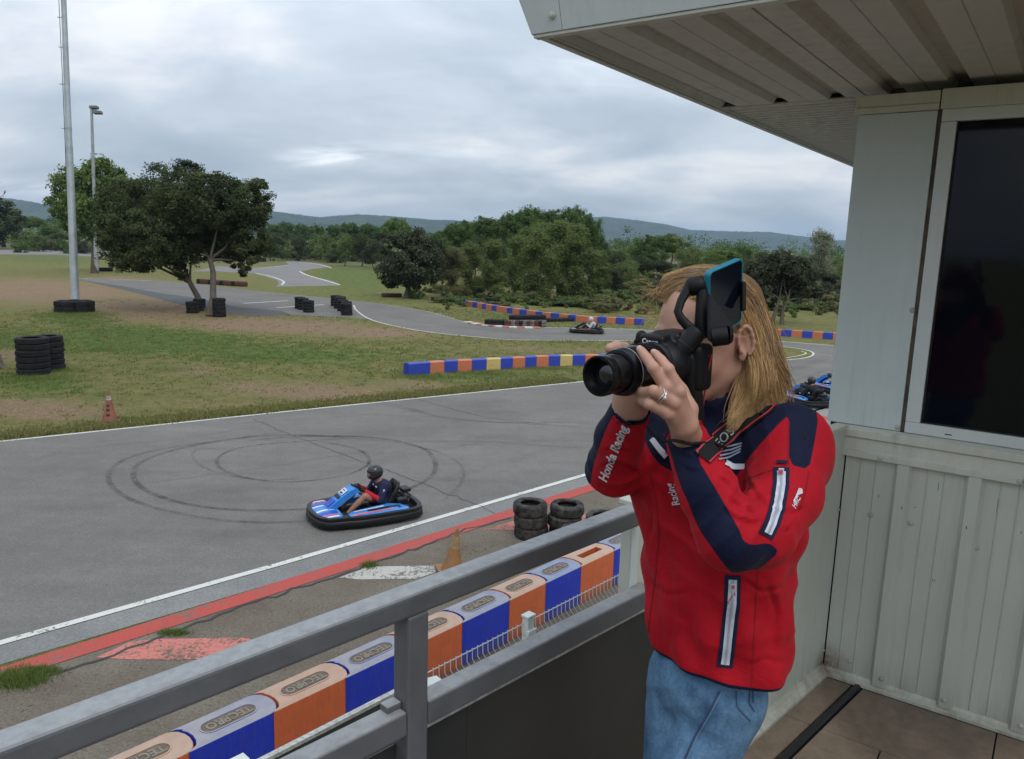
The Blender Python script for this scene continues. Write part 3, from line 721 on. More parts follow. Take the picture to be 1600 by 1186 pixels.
# lips under the fascia
wbox(MB(), E1 - .002, 2.9, E2 + .0005, E2 + .028, SZ - .014, SZ - .0045).build('drip_edge', M_LEDGE, roof, bevel=0.002)
b = MB(); wbox(b, E1 + .0005, E1 + .022, E2 + .03, 4.2, SZ - .012, SZ - .0045); wbox(b, E1 + .0225, E1 + .032, E2 + .03, 4.2, SZ - .005, SZ + .02); b.build('drip_edge', M_LEDGE, roof, bevel=0.002)
wbox(MB(), E1 - .09, 2.9, E2 - .09, 4.2, SZ + tz - .03, SZ + tz + .03).build('roof_deck', M_FASCIA, roof)
wbox(MB(), E1 + .04, 2.9, E2 + .06, 4.15, SZ + .06, SZ + .10).build('roof_underside', M_BLACK, roof)
bolt(wl(E1 + .072, E2 - .018, SZ + .035), -U2, 0.008, roof)
for k, a in enumerate((0.02, 0.23)): 
    pass

# --- deck
deck = empty('deck', C0 - ZZ * .1, kind='structure')
m0 = MB(); 
dk = [sl(0, 0.02, 0), wl(2.7, 0.0, 0), wl(2.7, -4.6, 0), sl(-4.6, 0.02, 0)]
m0.loft([[p - ZZ * .14 for p in dk], [p - ZZ * .012 for p in dk]]); m0.build('deck_slab', M_BLACK, deck)
# tiles: rows parallel with the cabin wall, the joint pattern seen by the corner
dB = float((Z(1281, 1137, DZ) - C0) @ U2); dC = float((Z(1555, 1160, DZ) - C0) @ U1)
g0, g1 = Z(1332, 1080, DZ), Z(1222, 1186, DZ)
def side_a(bb, off=0.0):
    """where the gutter beside the parapet crosses row b (wall coordinates)"""
    a0, b0 = (g0 - C0) @ U1, (g0 - C0) @ U2; a1, b1 = (g1 - C0) @ U1, (g1 - C0) @ U2
    return a0 + (a1 - a0) * (bb - b0) / (b1 - b0) + off
rows = [-0.036, dB, dB * 2 - .0, dB * 3, dB * 4, dB * 5, dB * 6, dB * 7]
gap = 0.005
def tile(poly):
    m_ = MB(); m_.loft([[wl(a, b_, -0.0115) for a, b_ in poly], [wl(a, b_, 0.0) for a, b_ in poly]]); return m_.build('floor_tile', M_TILE, deck, bevel=0.0015)
def sa(bb, inb):   # parapet line in wall coordinates
    # points sl(t, inb): solve for U2 component = bb
    t = (bb - (N1 @ U2) * inb) / (S1 @ U2); return float((S1 * t + N1 * inb) @ U1)
for i in range(len(rows) - 1):
    b1, b0 = rows[i] - gap / 2, rows[i + 1] + gap / 2
    tile([(sa(b0, .03), b0), (side_a(b0, -0.022), b0), (side_a(b1, -0.022), b1), (sa(b1, .03), b1)])
    xs = [dC + .55 * (k + (0.42 if i % 2 else 0)) for k in range(-1, 6)]
    xs = [x for x in xs if x > side_a(b1, .02) + .12]
    prev = None
    ed = [None] + xs + [2.68]
    for x0, x1 in zip(ed, ed[1:]):
        if x0 is None: tile([(side_a(b0, .022), b0), (x1 - gap / 2, b0), (x1 - gap / 2, b1), (side_a(b1, .022), b1)])
        else: tile([(x0 + gap / 2, b0), (x1 - gap / 2, b0), (x1 - gap / 2, b1), (x0 + gap / 2, b1)])
b = MB(); gd = (g0 - g1) / np.linalg.norm(g0 - g1); b.tube([g1 - gd * 2.6 - ZZ * .004, g0 + gd * .05 - ZZ * .004], 0.0145, 10, flat=1.0); b.build('cable_hose', simple('black rubber hose', (0.016, 0.016, 0.018), 0.42), deck, smooth=60)

# --- parapet wall by the corner, railing and infill sheets
par = empty('parapet_wall', sl(-0.7, 0, 0), label='pale green sheet metal parapet between the railing and the cabin corner', cat='parapet wall')
a_end = float((PV(986, 850, C0, 45.5) - C0) @ S1)
sbox(MB(), a_end, -0.55, -0.035, 0.0, 0.0, 1.028).build('panel', M_CLAD, par, bevel=0.003)
sbox(MB(), -0.547, -0.002, -0.035, 0.0, 0.0, 1.028).build('panel', M_CLAD, par, bevel=0.003)
sbox(MB(), a_end - .004, 0.0, -0.045, 0.006, 1.0285, 1.044).build('cap_rail', M_LEDGE, par, bevel=0.003)
b = MB(); b.loft([[sl(a, y, h) for y, h in ((0.0, 0.0), (0.034, 0.0), (0.034, 0.012), (0.014, 0.030), (0.008, 0.045), (0.0, 0.045))] for a in (a_end, -0.03)][::-1]); b.build('floor_channel', M_LEDGE, par)
sbox(MB(), a_end - .0005, a_end + .03, 0.0005, 0.004, 0.0, 1.028).build('edge_trim', M_WALL, par)
for a, h in ((-0.02, .70), (-0.02, .1), (-0.62, .6)): bolt(sl(a, 0.001, h), N1, 0.006, par)
# corner post of the parapet and rusty stain at its foot
rail = empty('railing', sl(-2.4, 0, 0), label='dark grey square-tube steel railing running across the front of the deck', cat='railing')
RT = 1.046
sbox(MB(), -5.2, a_end + .0, -0.002, 0.050, RT - .047, RT).build('top_rail', M_RAIL, rail, bevel=0.008, seg=3)
pp = float((PV(630, 1100, C0, 45.5) - C0) @ S1)
for ps in (pp, pp - 1.35): sbox(MB(), ps - .025, ps + .025, 0.0, 0.048, 0.0, RT - .0475).build('post', M_RAIL, rail, bevel=0.005)
for q0, q1 in ((pp + .0255, a_end + .05), (pp - 1.32, pp - .0255), (-5.2, pp - 1.3755)):
    sbox(MB(), q0, q1, 0.002, 0.048, 0.755, 0.808).build('lower_rail', M_RAIL, rail, bevel=0.006, seg=3)
for q0, q1 in ((pp + .0265, pp + .16), (pp + .163, a_end + .22), (pp - 1.32, pp - .0265)):
    sbox(MB(), q0, q1, 0.008, 0.012, 0.02, 0.722).build('infill_sheet', M_INFILL, rail)
M_GALV = simple('pale galvanised trim', (0.40, 0.40, 0.37), 0.5, var=0.4, scale=40, coord='pos')
sbox(MB(), pp + .0265, a_end + .22, 0.005, 0.0145, 0.7225, 0.731).build('trim', M_GALV, rail)
sbox(MB(), pp - .06, pp - .0265, 0.004, 0.03, 0.808, 0.822).build('weld_tab', M_RAIL, rail, bevel=0.003)
# ================================================================== barrier blocks
def plastic(name, side, top):
    t = NT(name); v = t.obj(); n = t.noise(v, 5, 6, 0.7); n2 = t.noise(v, 1.5, 4, 0.6, 0.6); n3 = t.noise(t.mp(v, (14, 14, 1.5)), 2.5, 5, 0.7)
    sx = t.N.new('ShaderNodeSeparateXYZ'); t.L.new(t.tc.outputs['Normal'], sx.inputs[0])
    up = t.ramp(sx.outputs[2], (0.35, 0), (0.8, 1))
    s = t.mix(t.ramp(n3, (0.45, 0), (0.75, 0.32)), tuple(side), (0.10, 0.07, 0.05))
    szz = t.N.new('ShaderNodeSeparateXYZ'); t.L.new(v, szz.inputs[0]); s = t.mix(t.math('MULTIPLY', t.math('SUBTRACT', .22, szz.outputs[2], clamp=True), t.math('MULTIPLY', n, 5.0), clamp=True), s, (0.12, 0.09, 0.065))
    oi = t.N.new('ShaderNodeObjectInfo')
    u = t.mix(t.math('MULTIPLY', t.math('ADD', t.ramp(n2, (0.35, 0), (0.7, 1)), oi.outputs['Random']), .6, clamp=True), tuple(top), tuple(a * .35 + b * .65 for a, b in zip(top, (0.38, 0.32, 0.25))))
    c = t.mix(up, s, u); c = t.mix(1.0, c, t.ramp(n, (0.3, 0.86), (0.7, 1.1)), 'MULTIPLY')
    t.col(c).rough(0.55).spec(0.35).bump(n, 0.1, 0.01); return t.m
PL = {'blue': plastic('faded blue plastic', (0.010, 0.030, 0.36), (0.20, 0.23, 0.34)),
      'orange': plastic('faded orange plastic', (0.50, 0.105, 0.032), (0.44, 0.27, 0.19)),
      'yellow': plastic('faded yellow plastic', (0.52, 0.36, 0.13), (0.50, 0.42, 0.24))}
FARPL = {'blue': simple('blue plastic of the far rows', (0.022, 0.046, 0.33), 0.5, var=.15), 'orange': simple('orange plastic of the far rows', (0.47, 0.145, 0.065), 0.5, var=.15),
         'yellow': simple('yellow plastic of the middle row', (0.50, 0.37, 0.13), 0.5, var=.15)}
def block_outline(L, Wd, n=9, inset=0.0):
    """plan of one interlocking block: hollow end at 0, round end at L (x along the row, y 0..Wd away from the viewer)"""
    r = Wd / 2 - inset; bulge = Wd * 0.30
    pts = []
    for a in np.linspace(-90, 90, n): pts.append((L - bulge * 0 + bulge * math.cos(RAD(a)) - inset, Wd / 2 + r * math.sin(RAD(a))))
    for a in np.linspace(90, -90, n): pts.append((0.006 + bulge * math.cos(RAD(a)) + inset, Wd / 2 + r * math.sin(RAD(a))))
    return pts
M_GRIME = simple('grime settled in the recess', (0.135, 0.105, 0.075), 0.9, var=0.35, scale=9)
M_LETTER = simple('worn raised lettering', (0.20, 0.165, 0.13), 0.8, var=0.3, scale=12)
def text_mesh(s, size=1.0, extrude=0.0, shear=0.0, align='CENTER', bold=0.0, space=1.0):
    c = bpy.data.curves.new('t', 'FONT'); c.body = s; c.size = size; c.extrude = extrude; c.shear = shear; c.align_x = align; c.align_y = 'CENTER'; c.offset = bold; c.space_character = space
    c.resolution_u = 3
    o = bpy.data.objects.new('t', c); COL.objects.link(o); bpy.context.view_layer.update()
    me = o.evaluated_get(bpy.context.evaluated_depsgraph_get()).to_mesh()
    v = np.array([list(p.co) for p in me.vertices]); f = [tuple(p.vertices) for p in me.polygons]
    o.evaluated_get(bpy.context.evaluated_depsgraph_get()).to_mesh_clear()
    bpy.data.objects.remove(o); return v, f
TEC = text_mesh('TECPRO', 0.13, 0.004, bold=0.004)
def block(p0, p1, colour, Wd, Hh, label, group, near=False, slot=False):
    p0 = np.array(p0[:2]); p1 = np.array(p1[:2]); d = p1 - p0; L = float(np.linalg.norm(d)); rz = math.atan2(d[1], d[0])
    t = empty('barrier_block', (*p0, 0), rz, label=label, cat='barrier block', group=group)
    tp = 0.012 if near else 0.01
    def ringz(z, ins): return [(x, y, z) for x, y in block_outline(L, Wd, 9 if near else 5, ins)]
    b = MB(); lv = [(0.0, 0.0), (Hh * .25, 0.0), (Hh * .25 + .01, 0.004), (Hh - .03, 0.006), (Hh - .008, 0.014), (Hh, 0.032)] if near else [(0, 0), (Hh - .02, .004), (Hh, .03)]
    rings = [ringz(z, i) for z, i in lv]
    if slot:
        # open slot in the top: top face built round a rectangular hole
        b.loft(rings, cap=False); n = len(rings[0]); top = [(x, y) for x, y, z in rings[-1]]
        hole = [(L * .32, Wd * .38), (L * .92, Wd * .38), (L * .92, Wd * .66), (L * .32, Wd * .66)]
        import mathutils.geometry as mg
        tri = mg.tessellate_polygon([[Vector((x, y, 0)) for x, y in top], [Vector((x, y, 0)) for x, y in hole[::-1]]])
        allp = [(x, y, Hh) for x, y in top] + [(x, y, Hh) for x, y in hole[::-1]]
        b.add(allp, [tuple(q) for q in tri])
        b.loft([[(x, y, Hh) for x, y in hole], [(x, y, Hh - .3) for x, y in hole]], cap=False); b.add([(x, y, Hh - .3) for x, y in hole], [(0, 1, 2, 3)])
    else: b.loft(rings)
    b.build('body', (PL if near else FARPL)[colour], t, world=False, smooth=30 if near else None)
    if near and not slot:
        # rounded recess with raised lettering read from the track side
        def stadium(l, w, cx, cy, n=8):
            r = w / 2; q = []
            for a in np.linspace(-90, 90, n): q.append((cx + l / 2 - r + r * math.cos(RAD(a)), cy + r * math.sin(RAD(a))))
            for a in np.linspace(90, 270, n): q.append((cx - l / 2 + r + r * math.cos(RAD(a)), cy + r * math.sin(RAD(a))))
            return q
        cx, cy = L * .60, Wd * .50
        outr, innr = stadium(L * .68, Wd * .46, cx, cy), stadium(L * .68 - .03, Wd * .46 - .03, cx, cy)
        g = MB(); g.loft([[(x, y, Hh + .0005) for x, y in outr], [(x, y, Hh + .006) for x, y in outr], [(x, y, Hh + .006) for x, y in innr], [(x, y, Hh + .002) for x, y in innr]], cap=False)
        g.build('recess_rim', PL[colour], t, world=False, smooth=30)
        g = MB(); g.add([(x, y, Hh + .0018) for x, y in innr], [tuple(range(len(innr)))]); g.build('recess_floor', M_GRIME, t, world=False)
        v, f = TEC; v2 = np.array(v); k = (L * .54) / (v2[:, 0].max() - v2[:, 0].min())
        q = np.stack([cx - v2[:, 0] * k, cy - v2[:, 1] * 1.15, Hh + .006 + v2[:, 2]], 1)
        g = MB(); g.add(q, f); g.build('lettering', M_LETTER, t, world=False)
    return t
BH = 0.60
nj = [Z(x, y, BH) for x, y in [(-40, 1332), (88, 1272), (190, 1224), (305, 1171), (426.5, 1114), (540, 1061), (634, 1016), (722.7, 974), (793.8, 938), (854, 912), (912, 887), (960, 861)]]
step = (nj[-1] - nj[-4]) / 3
for k in range(4): nj.append(nj[-1] + step)
# straighten onto one line, keep the spacing
base, dirb = nj[4].copy(), (nj[11] - nj[4]) / np.linalg.norm(nj[11] - nj[4])
ts = [float((p - base) @ dirb) for p in nj]
ts[6] = (ts[5] + ts[7]) / 2
ts[0:4] = [ts[4] - .87 * k for k in (4, 3, 2, 1)]
cols = ['blue', 'orange']
n_near = len(ts) - 1
for i in range(n_near):
    c = 'blue' if i % 2 == 1 else 'orange'
    j = i - 1                       # first block in view
    sl_ = (i == 10)
    lab = ('faded orange plastic barrier block with an open slot in its top' if sl_ else
           '%s plastic barrier block, %s in view from the left in the row below the deck' % (c, ordinal(j)) if 1 <= j <= 8 else
           '%s plastic barrier block in the row below the deck, %s beyond the slotted one' % (c, ordinal(i - 10)) if i > 10 else
           '%s plastic barrier block next to the slotted block, on its near side' % c)
    if not 1 <= j <= 12 : continue
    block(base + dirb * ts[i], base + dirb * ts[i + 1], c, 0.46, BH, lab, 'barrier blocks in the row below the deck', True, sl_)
# middle row on the grass
mx = [638, 672, 694, 715, 737, 760, 782, 801, 820, 838, 857, 875, 894, 914, 935, 955, 975, 995]
my = np.interp(mx, [638, 694, 782, 857, 914, 1000], [587, 582, 577, 572.5, 571, 569])
mc = ['blue', 'orange', 'blue', 'orange', 'blue', 'yellow', 'blue', 'orange', 'blue', 'orange', 'blue', 'yellow', 'blue', 'orange', 'blue', 'orange', 'blue']
for i, c in enumerate(mc[:15]):
    block(Z(mx[i], my[i]), Z(mx[i + 1], my[i + 1]), c, 0.42, 0.46, '%s plastic barrier block, %s from the left in the middle row on the grass' % (c, ordinal(i + 1)), 'barrier blocks in the middle row')
# far row below the trees
fx_ = [110, 130, 143, 163, 190, 215, 240, 260, 290, 315, 368, 397, 432, 470, 515, 550, 593, 637, 683, 722, 779, 785, 832, 880, 927, 975, 1022, 1065]
fx_ = [680 + .3035 * x for x in fx_]
fc = ['blue', 'orange'] * 9 + ['blue', 'orange', None, 'orange', 'blue', 'orange', 'blue', 'orange', 'blue']
fyy = lambda x: float(np.interp(x, [713, 752, 790, 838, 885, 915, 1000, 1200, 1303], [475, 482.5, 489, 496, 501, 504, 508, 524, 531]))
cnt = 0
for i in range(len(fx_) - 1):
    if fc[i] is None: continue
    cnt += 1
    block(Z(fx_[i], fyy(fx_[i])), Z(fx_[i + 1], fyy(fx_[i + 1])), fc[i], 0.36, 0.44, '%s plastic barrier block, %s from the left end of the far row below the trees' % (fc[i], ordinal(cnt)), 'barrier blocks in the far row')
rx = [1180, 1196.7, 1204, 1220, 1236, 1252.6, 1268.7, 1284.8, 1301, 1317, 1333]
for i in range(len(rx) - 1):
    c = ['orange', 'blue', 'orange', 'blue'][(i + 1) % 2] if i else 'orange'
    c = ['orange', 'blue'][(i + 0) % 2]
    block(Z(rx[i], fyy(rx[i])), Z(rx[i + 1], fyy(rx[i + 1])), c, 0.36, 0.42, '%s plastic barrier block, %s from the left in the far row seen beside the hair' % (c, ordinal(i)) if 0 < i < 8 else '%s plastic barrier block in the far row, %s' % (c, ['hidden behind the hair', 'touching the pillar edge', 'behind the cabin pillar'][0 if i == 0 else i - 7]), 'barrier blocks in the far row')

# ================================================================== tyres
def rubber_tyre(name, base=(0.018, 0.018, 0.019), dust=(0.11, 0.095, 0.075), amt=0.5):
    t = NT(name); v = t.obj(); n = t.noise(v, 6, 6, 0.7); n2 = t.noise(v, 22, 4, 0.7)
    f = t.math('MULTIPLY', t.ramp(n, (0.4, 0), (0.7, 1)), amt)
    t.col(t.mix(f, tuple(base), tuple(dust))).rough(0.8).spec(0.22).bump(n2, 0.3, 0.01); return t.m
M_TYRE = rubber_tyre('dusty tyre rubber', (0.010, 0.010, 0.012), (0.07, 0.06, 0.05), .3); M_TYRE_NEAR = rubber_tyre('cracked tyre rubber', (0.010, 0.010, 0.010), (0.13, 0.115, 0.10), 0.7)
M_TYRE_RED = rubber_tyre('tyre painted red', (0.095, 0.034, 0.026), (0.08, 0.065, 0.05), 0.5); M_TYRE_WHITE = rubber_tyre('tyre painted white', (0.17, 0.165, 0.15), (0.07, 0.055, 0.04), 0.8)
def tyre_mesh(R, w, mat, n=24, tread=True, hole=0.58):
    b = MB(); h = w / 2; ri = R * hole
    prof = [(ri, -h * .72), (ri * 1.03, -h * .9), (R * .80, -h), (R * .92, -h * .93), (R * .985, -h * .66), (R, -h * .3), (R, h * .3), (R * .985, h * .66), (R * .92, h * .93), (R * .80, h), (ri * 1.03, h * .9), (ri, h * .72), (ri * 1.12, h * .45), (R * .9, 0), (ri * 1.12, -h * .45)]
    if tread:
        prof = prof[:4] + [(R * .985, -h * .66), (R * .985, -h * .42), (R * .965, -h * .40), (R * .965, -h * .34), (R, -h * .32), (R, -h * .04), (R * .975, -h * .03), (R * .975, h * .03), (R, h * .04), (R, h * .32), (R * .965, h * .34), (R * .965, h * .40), (R * .985, h * .42), (R * .985, h * .66)] + prof[8:]
    b.lathe(prof, (0, 0, h), n, closed_prof=True)
    return b.build('tyre', mat, None, smooth=35)
tyre_cache = {}
def tyre(p, R, w, mat, label, group, tilt=(0, 0, 0), n=24):
    key = (round(R, 3), round(w, 3), mat.name, n)
    if key not in tyre_cache: tyre_cache[key] = o = tyre_mesh(R, w, mat, n, tread=n > 18)
    else:
        o = tyre_cache[key].copy(); COL.objects.link(o)
    o.location = Vector([float(c) for c in p]); o.rotation_euler = (tilt[0], tilt[1], random.uniform(0, 6.28) if tilt == (0, 0, 0) else tilt[2])
    return tag(o, label, 'tyre', group)
def stack(p, n, R, w, mat, what, group, seg=24, jit=0.02, lab=None):
    for k in range(n):
        q = (p[0] + random.uniform(-jit, jit), p[1] + random.uniform(-jit, jit), k * w * 0.97)
        pos = 'top tyre' if k == n - 1 else 'bottom tyre' if k == 0 else '%s tyre up' % ordinal(k + 1)
        tyre(q, R, w, mat, '%s of %s' % (pos, what), group, n=seg)
stack(Z(54, 584), 6, .56, .235, M_TYRE, 'the front stack of black tyres at the left grass edge', 'tyres stacked at the left of the grass')
stack(Z(80, 577), 6, .50, .225, M_TYRE, 'the rear stack of black tyres at the left grass edge', 'tyres stacked at the left of the grass')
pc = Z(117, 487)
for k in range(7):
    a = k * 2 * math.pi / 7 + .3
    for l in range(2):
        tyre((pc[0] + .80 * math.cos(a), pc[1] + .80 * math.sin(a), l * .36), .42, .37, M_TYRE, 'black tyre, %s %s round the foot of the tall lamp mast' % (ordinal(k + 1), 'on top' if l else 'on the ground'), 'tyres ringed round the lamp mast', n=20)
stack(Z(301, 489), 3, .42, .26, M_TYRE, 'the tyres left of the oak trunks', 'tyres at the foot of the oak', 20)
stack(Z(312, 486), 4, .42, .22, M_TYRE, 'the tyres between the oak trunks', 'tyres at the foot of the oak', 20)
stack(Z(343, 495), 5, .42, .25, M_TYRE, 'the stack of tyres just right of the oak', 'tyres at the foot of the oak', 20)
for k, (x, y) in enumerate([(469, 482), (474, 484), (482, 488)]): stack(Z(x, y), 4, .40, .22, M_TYRE, 'the %s stack of the smaller tyre group on the track' % ordinal(k + 1), 'tyres in the smaller track group', 16)
for k, (x, y) in enumerate([(525, 478), (530, 482), (536, 486), (541, 489), (541.5, 492.5), (533, 480)]): stack(Z(x, y), 4, .40, .215, M_TYRE, 'the %s stack of the larger tyre group on the track' % ordinal(k + 1), 'tyres in the larger track group', 16)
# tyres just below the deck
stack(Z(829, 838), 3, .315, .225, M_TYRE_NEAR, 'the tallest tyre stack beyond the railing', 'tyres beyond the railing', 36, 0.03)
stack(Z(883, 838), 3, .315, .215, M_TYRE_NEAR, 'the second tyre stack beyond the railing', 'tyres beyond the railing', 36, 0.03)
stack(Z(938, 853), 3, .31, .20, M_TYRE_NEAR, 'the low tyre pair under the railing', 'tyres beyond the railing', 36, 0.03)
stack(Z(902, 858), 2, .31, .20, M_TYRE_NEAR, 'the single tyres under the railing', 'tyres beyond the railing', 36, 0.03)
# rows by the far bend
for k, x in enumerate([764, 770, 776, 782, 788]): stack(Z(x, 508.5 + (x - 764) * .02), 2, .30, .2, M_TYRE, 'the %s black pair at the far bend' % ordinal(k + 1), 'tyres at the far bend', 12, .01)
for k, x in enumerate([794, 800, 806, 812, 818, 824, 830, 836, 842, 847]):
    stack(Z(x, 510), 2, .29, .2, [M_TYRE_RED, M_TYRE_WHITE, M_TYRE_RED, M_TYRE, M_TYRE_WHITE][k % 5], 'the %s painted pair at the far bend' % ordinal(k + 1), 'painted tyres at the far bend', 12, .01)
for k, x in enumerate(range(803, 892, 7)): stack(Z(x, 503.5 - (x - 803) * .02), 2 if x < 850 else 1, .36, .24, M_TYRE, 'the %s stack of the rear black row at the far bend' % ordinal(k + 1), 'tyres in the rear row of the far bend', 12, .01)
for k, x in enumerate(range(602, 626, 4)): stack(Z(x, 464), 1, .36, .35, M_TYRE_RED, 'the %s place in the brown row left of the dark oak' % ordinal(k + 1), 'brown tyres by the dark oak', 12, .01)
for k, x in enumerate(range(314, 386, 6)): stack(Z(x, 443 + (x - 314) * .07), 1, .48, .5, M_TYRE_RED if k % 3 else M_TYRE, 'the %s place in the row across the track behind the oak' % ordinal(k + 1), 'tyres in a row behind the oak', 12, .01)
for k, x in enumerate(range(396, 414, 4)): stack(Z(x, 409), 1, .55, .75, M_TYRE, 'the %s place in the dark row at the far s-bend' % ordinal(k + 1), 'tyres at the s-bend', 12, .01)
for k, x in enumerate((158, 164, 170)): stack(Z(x, 424), 1, .5, .5, M_TYRE, 'the %s place at the foot of the far lamp post' % ordinal(k + 1), 'tyres at the far lamp post', 12, .01)

# ================================================================== cones
def cone_mat(name, c, band, b0, b1, dirt=.5):
    t = NT(name); v = t.obj(); n = t.noise(v, 7, 5, 0.7); sx = t.N.new('ShaderNodeSeparateXYZ'); t.L.new(v, sx.inputs[0])
    bm_ = t.math('MULTIPLY', t.math('GREATER_THAN', sx.outputs[2], b0), t.math('LESS_THAN', sx.outputs[2], b1))
    cc = t.mix(bm_, tuple(c), tuple(band)); t.col(t.mix(t.ramp(n, (0.45, 0), (0.72, dirt)), cc, (0.12, 0.09, 0.06))).rough(0.6); return t.m
def cone(p, h, r, mat, label, tilt=(0, 0)):
    o = empty('traffic_cone', p, 0.4, label=label, cat='traffic cone', group='traffic cones'); o.rotation_euler = (tilt[0], tilt[1], .4)
    b = MB(); b.lathe([(r, .03), (r * .97, .05), (r * .62, h * .36), (r * .60, h * .37), (r * .42, h * .6), (r * .22, h * .88), (r * .13, h * .97), (r * .12, h), (r * .06, h)], (0, 0, 0), 20); b.build('body', mat, o, smooth=40, world=False)
    b = MB(); b.box((0, 0, .018), r * 1.28, r * 1.28, .018); b.build('base', mat, o, world=False, bevel=.01)
    return o
c1 = cone(Z(172, 657), .86, .21, cone_mat('orange cone with white band', (0.23, 0.068, 0.036), (0.36, 0.32, 0.28), .60, .72, .8), 'dull orange traffic cone with white band at the grass edge by the track')
b = MB(); 
for k, (z0, w) in enumerate(((.16, .07), (.30, .06), (.42, .045))): 
    r_ = .21 * (1 - z0 / .95) * .97
    for a in (-1.9, -1.6): b.box((math.cos(a) * r_ * 1.0, math.sin(a) * r_ * 1.0, z0 + .03), .004, w * .35, .035, [[math.cos(a), math.sin(a), 0], [-math.sin(a), math.cos(a), 0], [0, 0, 1]])
b.build('dark_mark', simple('dark scuff', (0.09, 0.03, 0.02), 0.8), c1, world=False)
cone(Z(706, 893), .74, .185, cone_mat('sun bleached yellow cone', (0.27, 0.125, 0.035), (0.30, 0.20, 0.09), .42, .62, .85), 'bleached yellow-orange traffic cone tilting on the gravel beyond the railing', (0.04, 0.10))

# ================================================================== lamp masts
M_POLE = simple('galvanised mast', (0.33, 0.36, 0.37), 0.5, 0.3, var=0.22, scale=1.2, coord='pos')
q0 = Z(118, 484); dpt = float(px(q0)[2]); q1 = P(96, -90, float(px(q0)[2]) - 1.5)
mast = empty('lamp_mast', q0, label='tall grey galvanised mast rising out of frame from a ring of tyres', cat='lamp mast')
b = MB(); b.tube([q0, q0 + (q1 - q0) * .45, q0 + (q1 - q0) * .46, q1], [.275, .215, .20, .15], 16); b.build('pole', M_POLE, mast, smooth=50)
for f in (.19, .33, .50, .62, .72, .80):
    c = q0 + (q1 - q0) * f; b = MB(); b.tube([c - ZZ * .07, c + ZZ * .07], .265 - .12 * f, 14); b.build('clamp_band', M_POLE, mast)
    b = MB(); b.tube([c + np.array([-.2, 0, 0]), c + np.array([-.46, 0, .02])], .03, 6); b.build('step_peg', M_POLE, mast)
b = MB(); b.tube([q0 + ZZ * .9 + RGT * -.24, q0 + (q1 - q0) * .6 + RGT * -.27, q0 + (q1 - q0) * .97 + RGT * -.34], .022, 6); b.build('cable', M_BLACK, mast)
b = MB(); top = q1; b.box(top, .9, .12, .06); b.build('crossarm', M_POLE, mast)
q0 = Z(151, 427); d2 = float(px(q0)[2]); q1 = P(143, 169, d2 - 4.0)
post = empty('lamp_post', q0, label='thin grey lamp post with twin floodlight head behind the pine', cat='lamp post')
b = MB(); b.tube([q0, q1], [.27, .15], 12); b.build('pole', M_POLE, post, smooth=50)
b = MB(); b.tube([q1 - ZZ * .15, P(151, 173, d2 - 4), P(160, 177, d2 - 4)], .10, 6); b.build('arm', M_POLE, post)
for (x, y) in ((147, 168), (153, 176)):
    c = P(x, y, d2 - 4); b = MB(); b.box(c, .48, .30, .16, [RGT, np.cross(UPV, RGT), UPV]); b.build('floodlight', simple('lamp housing', (0.12, 0.12, 0.12), 0.5), post, bevel=.04)

# ================================================================== wire fence below the deck
M_FENCE = simple('white coated wire', (0.62, 0.63, 0.60), 0.45, var=.1)
M_FPAN = simple('olive backing sheet', (0.060, 0.066, 0.050), 0.6, var=.3, scale=2)
FZ = 2.5
fa, fb = Z(603, 1084, FZ), Z(985, 889, FZ); fd = (fb - fa) / np.linalg.norm(fb - fa); fn = np.array([fd[1], -fd[0], 0]); 
def fp(s, o, z): return np.array([*(fa + fd * s + fn * o)[:2], z])
s_post = float((Z(822, 972, FZ) - fa) @ fd); s_left = float((Z(368, 1200, FZ) - fa) @ fd); s_sheet = float((Z(655, 1058, FZ) - fa) @ fd); s_end = float(np.linalg.norm(fb - fa)) + 2.2
fence = empty('wire_fence', fp(0, 0, 0), label='white welded wire fence with folded top and olive sheet below the deck', cat='fence')
AF = [fd, fn, ZZ]
for s in (s_left, s_post, s_post + 2.52):
    b = MB(); b.box(fp(s, .02, FZ / 2 + .03), .035, .03, FZ / 2 + .03, AF); b.box(fp(s, .055, FZ - .06), .045, .012, .02, AF); b.box(fp(s, .055, FZ - .25), .045, .012, .02, AF); p_ = b.build('post', M_FENCE, fence, bevel=.004)
    b = MB(); b.box(fp(s, .02, FZ + .064), .045, .036, .008, AF); b.build('post_cap', M_FENCE, p_, bevel=.003)
wire_m = None
def fold(z):       # out-of-plane fold near the top
    return float(np.interp(z, [FZ - .26, FZ - .20, FZ - .13, FZ - .07, FZ], [0, 0.004, 0.035, 0.004, 0]))
zs = [FZ + .012, FZ - .07, FZ - .13, FZ - .20, FZ - .28, 0.06]
s = s_sheet + .02; k = 0
while s < s_end:
    if wire_m is None:
        b = MB(); b.tube([np.array([0, 0, 0]) + np.array([0.0 + (.028 if .0 < abs(z - (FZ - .13)) < .02 or abs(z - (FZ - .13)) < 1e-6 else 0), -fold(z), z - FZ]) for z in zs], .0032, 5)
        wire_m = b.build('wire', M_FENCE, None, smooth=60); w = wire_m
    else: w = wire_m.copy(); COL.objects.link(w)
    w.parent = fence; w.location = Vector(fp(s, 0, FZ) - fp(0, 0, 0)); w.rotation_euler = (0, 0, math.atan2(fd[1], fd[0])); s += .052; k += 1
for z in (FZ - .004, FZ - .215, FZ - .42):
    b = MB(); b.tube([fp(s_sheet, -.004, z), fp(s_end, -.004, z)], .0042 if z > FZ - .1 else .0035, 5); b.build('rail_wire', M_FENCE, fence)
b = MB(); b.box(fp((s_left * 1 - 1.2 + s_sheet) / 2, .0, FZ / 2 - .02), (s_sheet - s_left + 1.2) / 2, .006, FZ / 2 - .02, AF); b.build('backing_sheet', M_FPAN, fence)
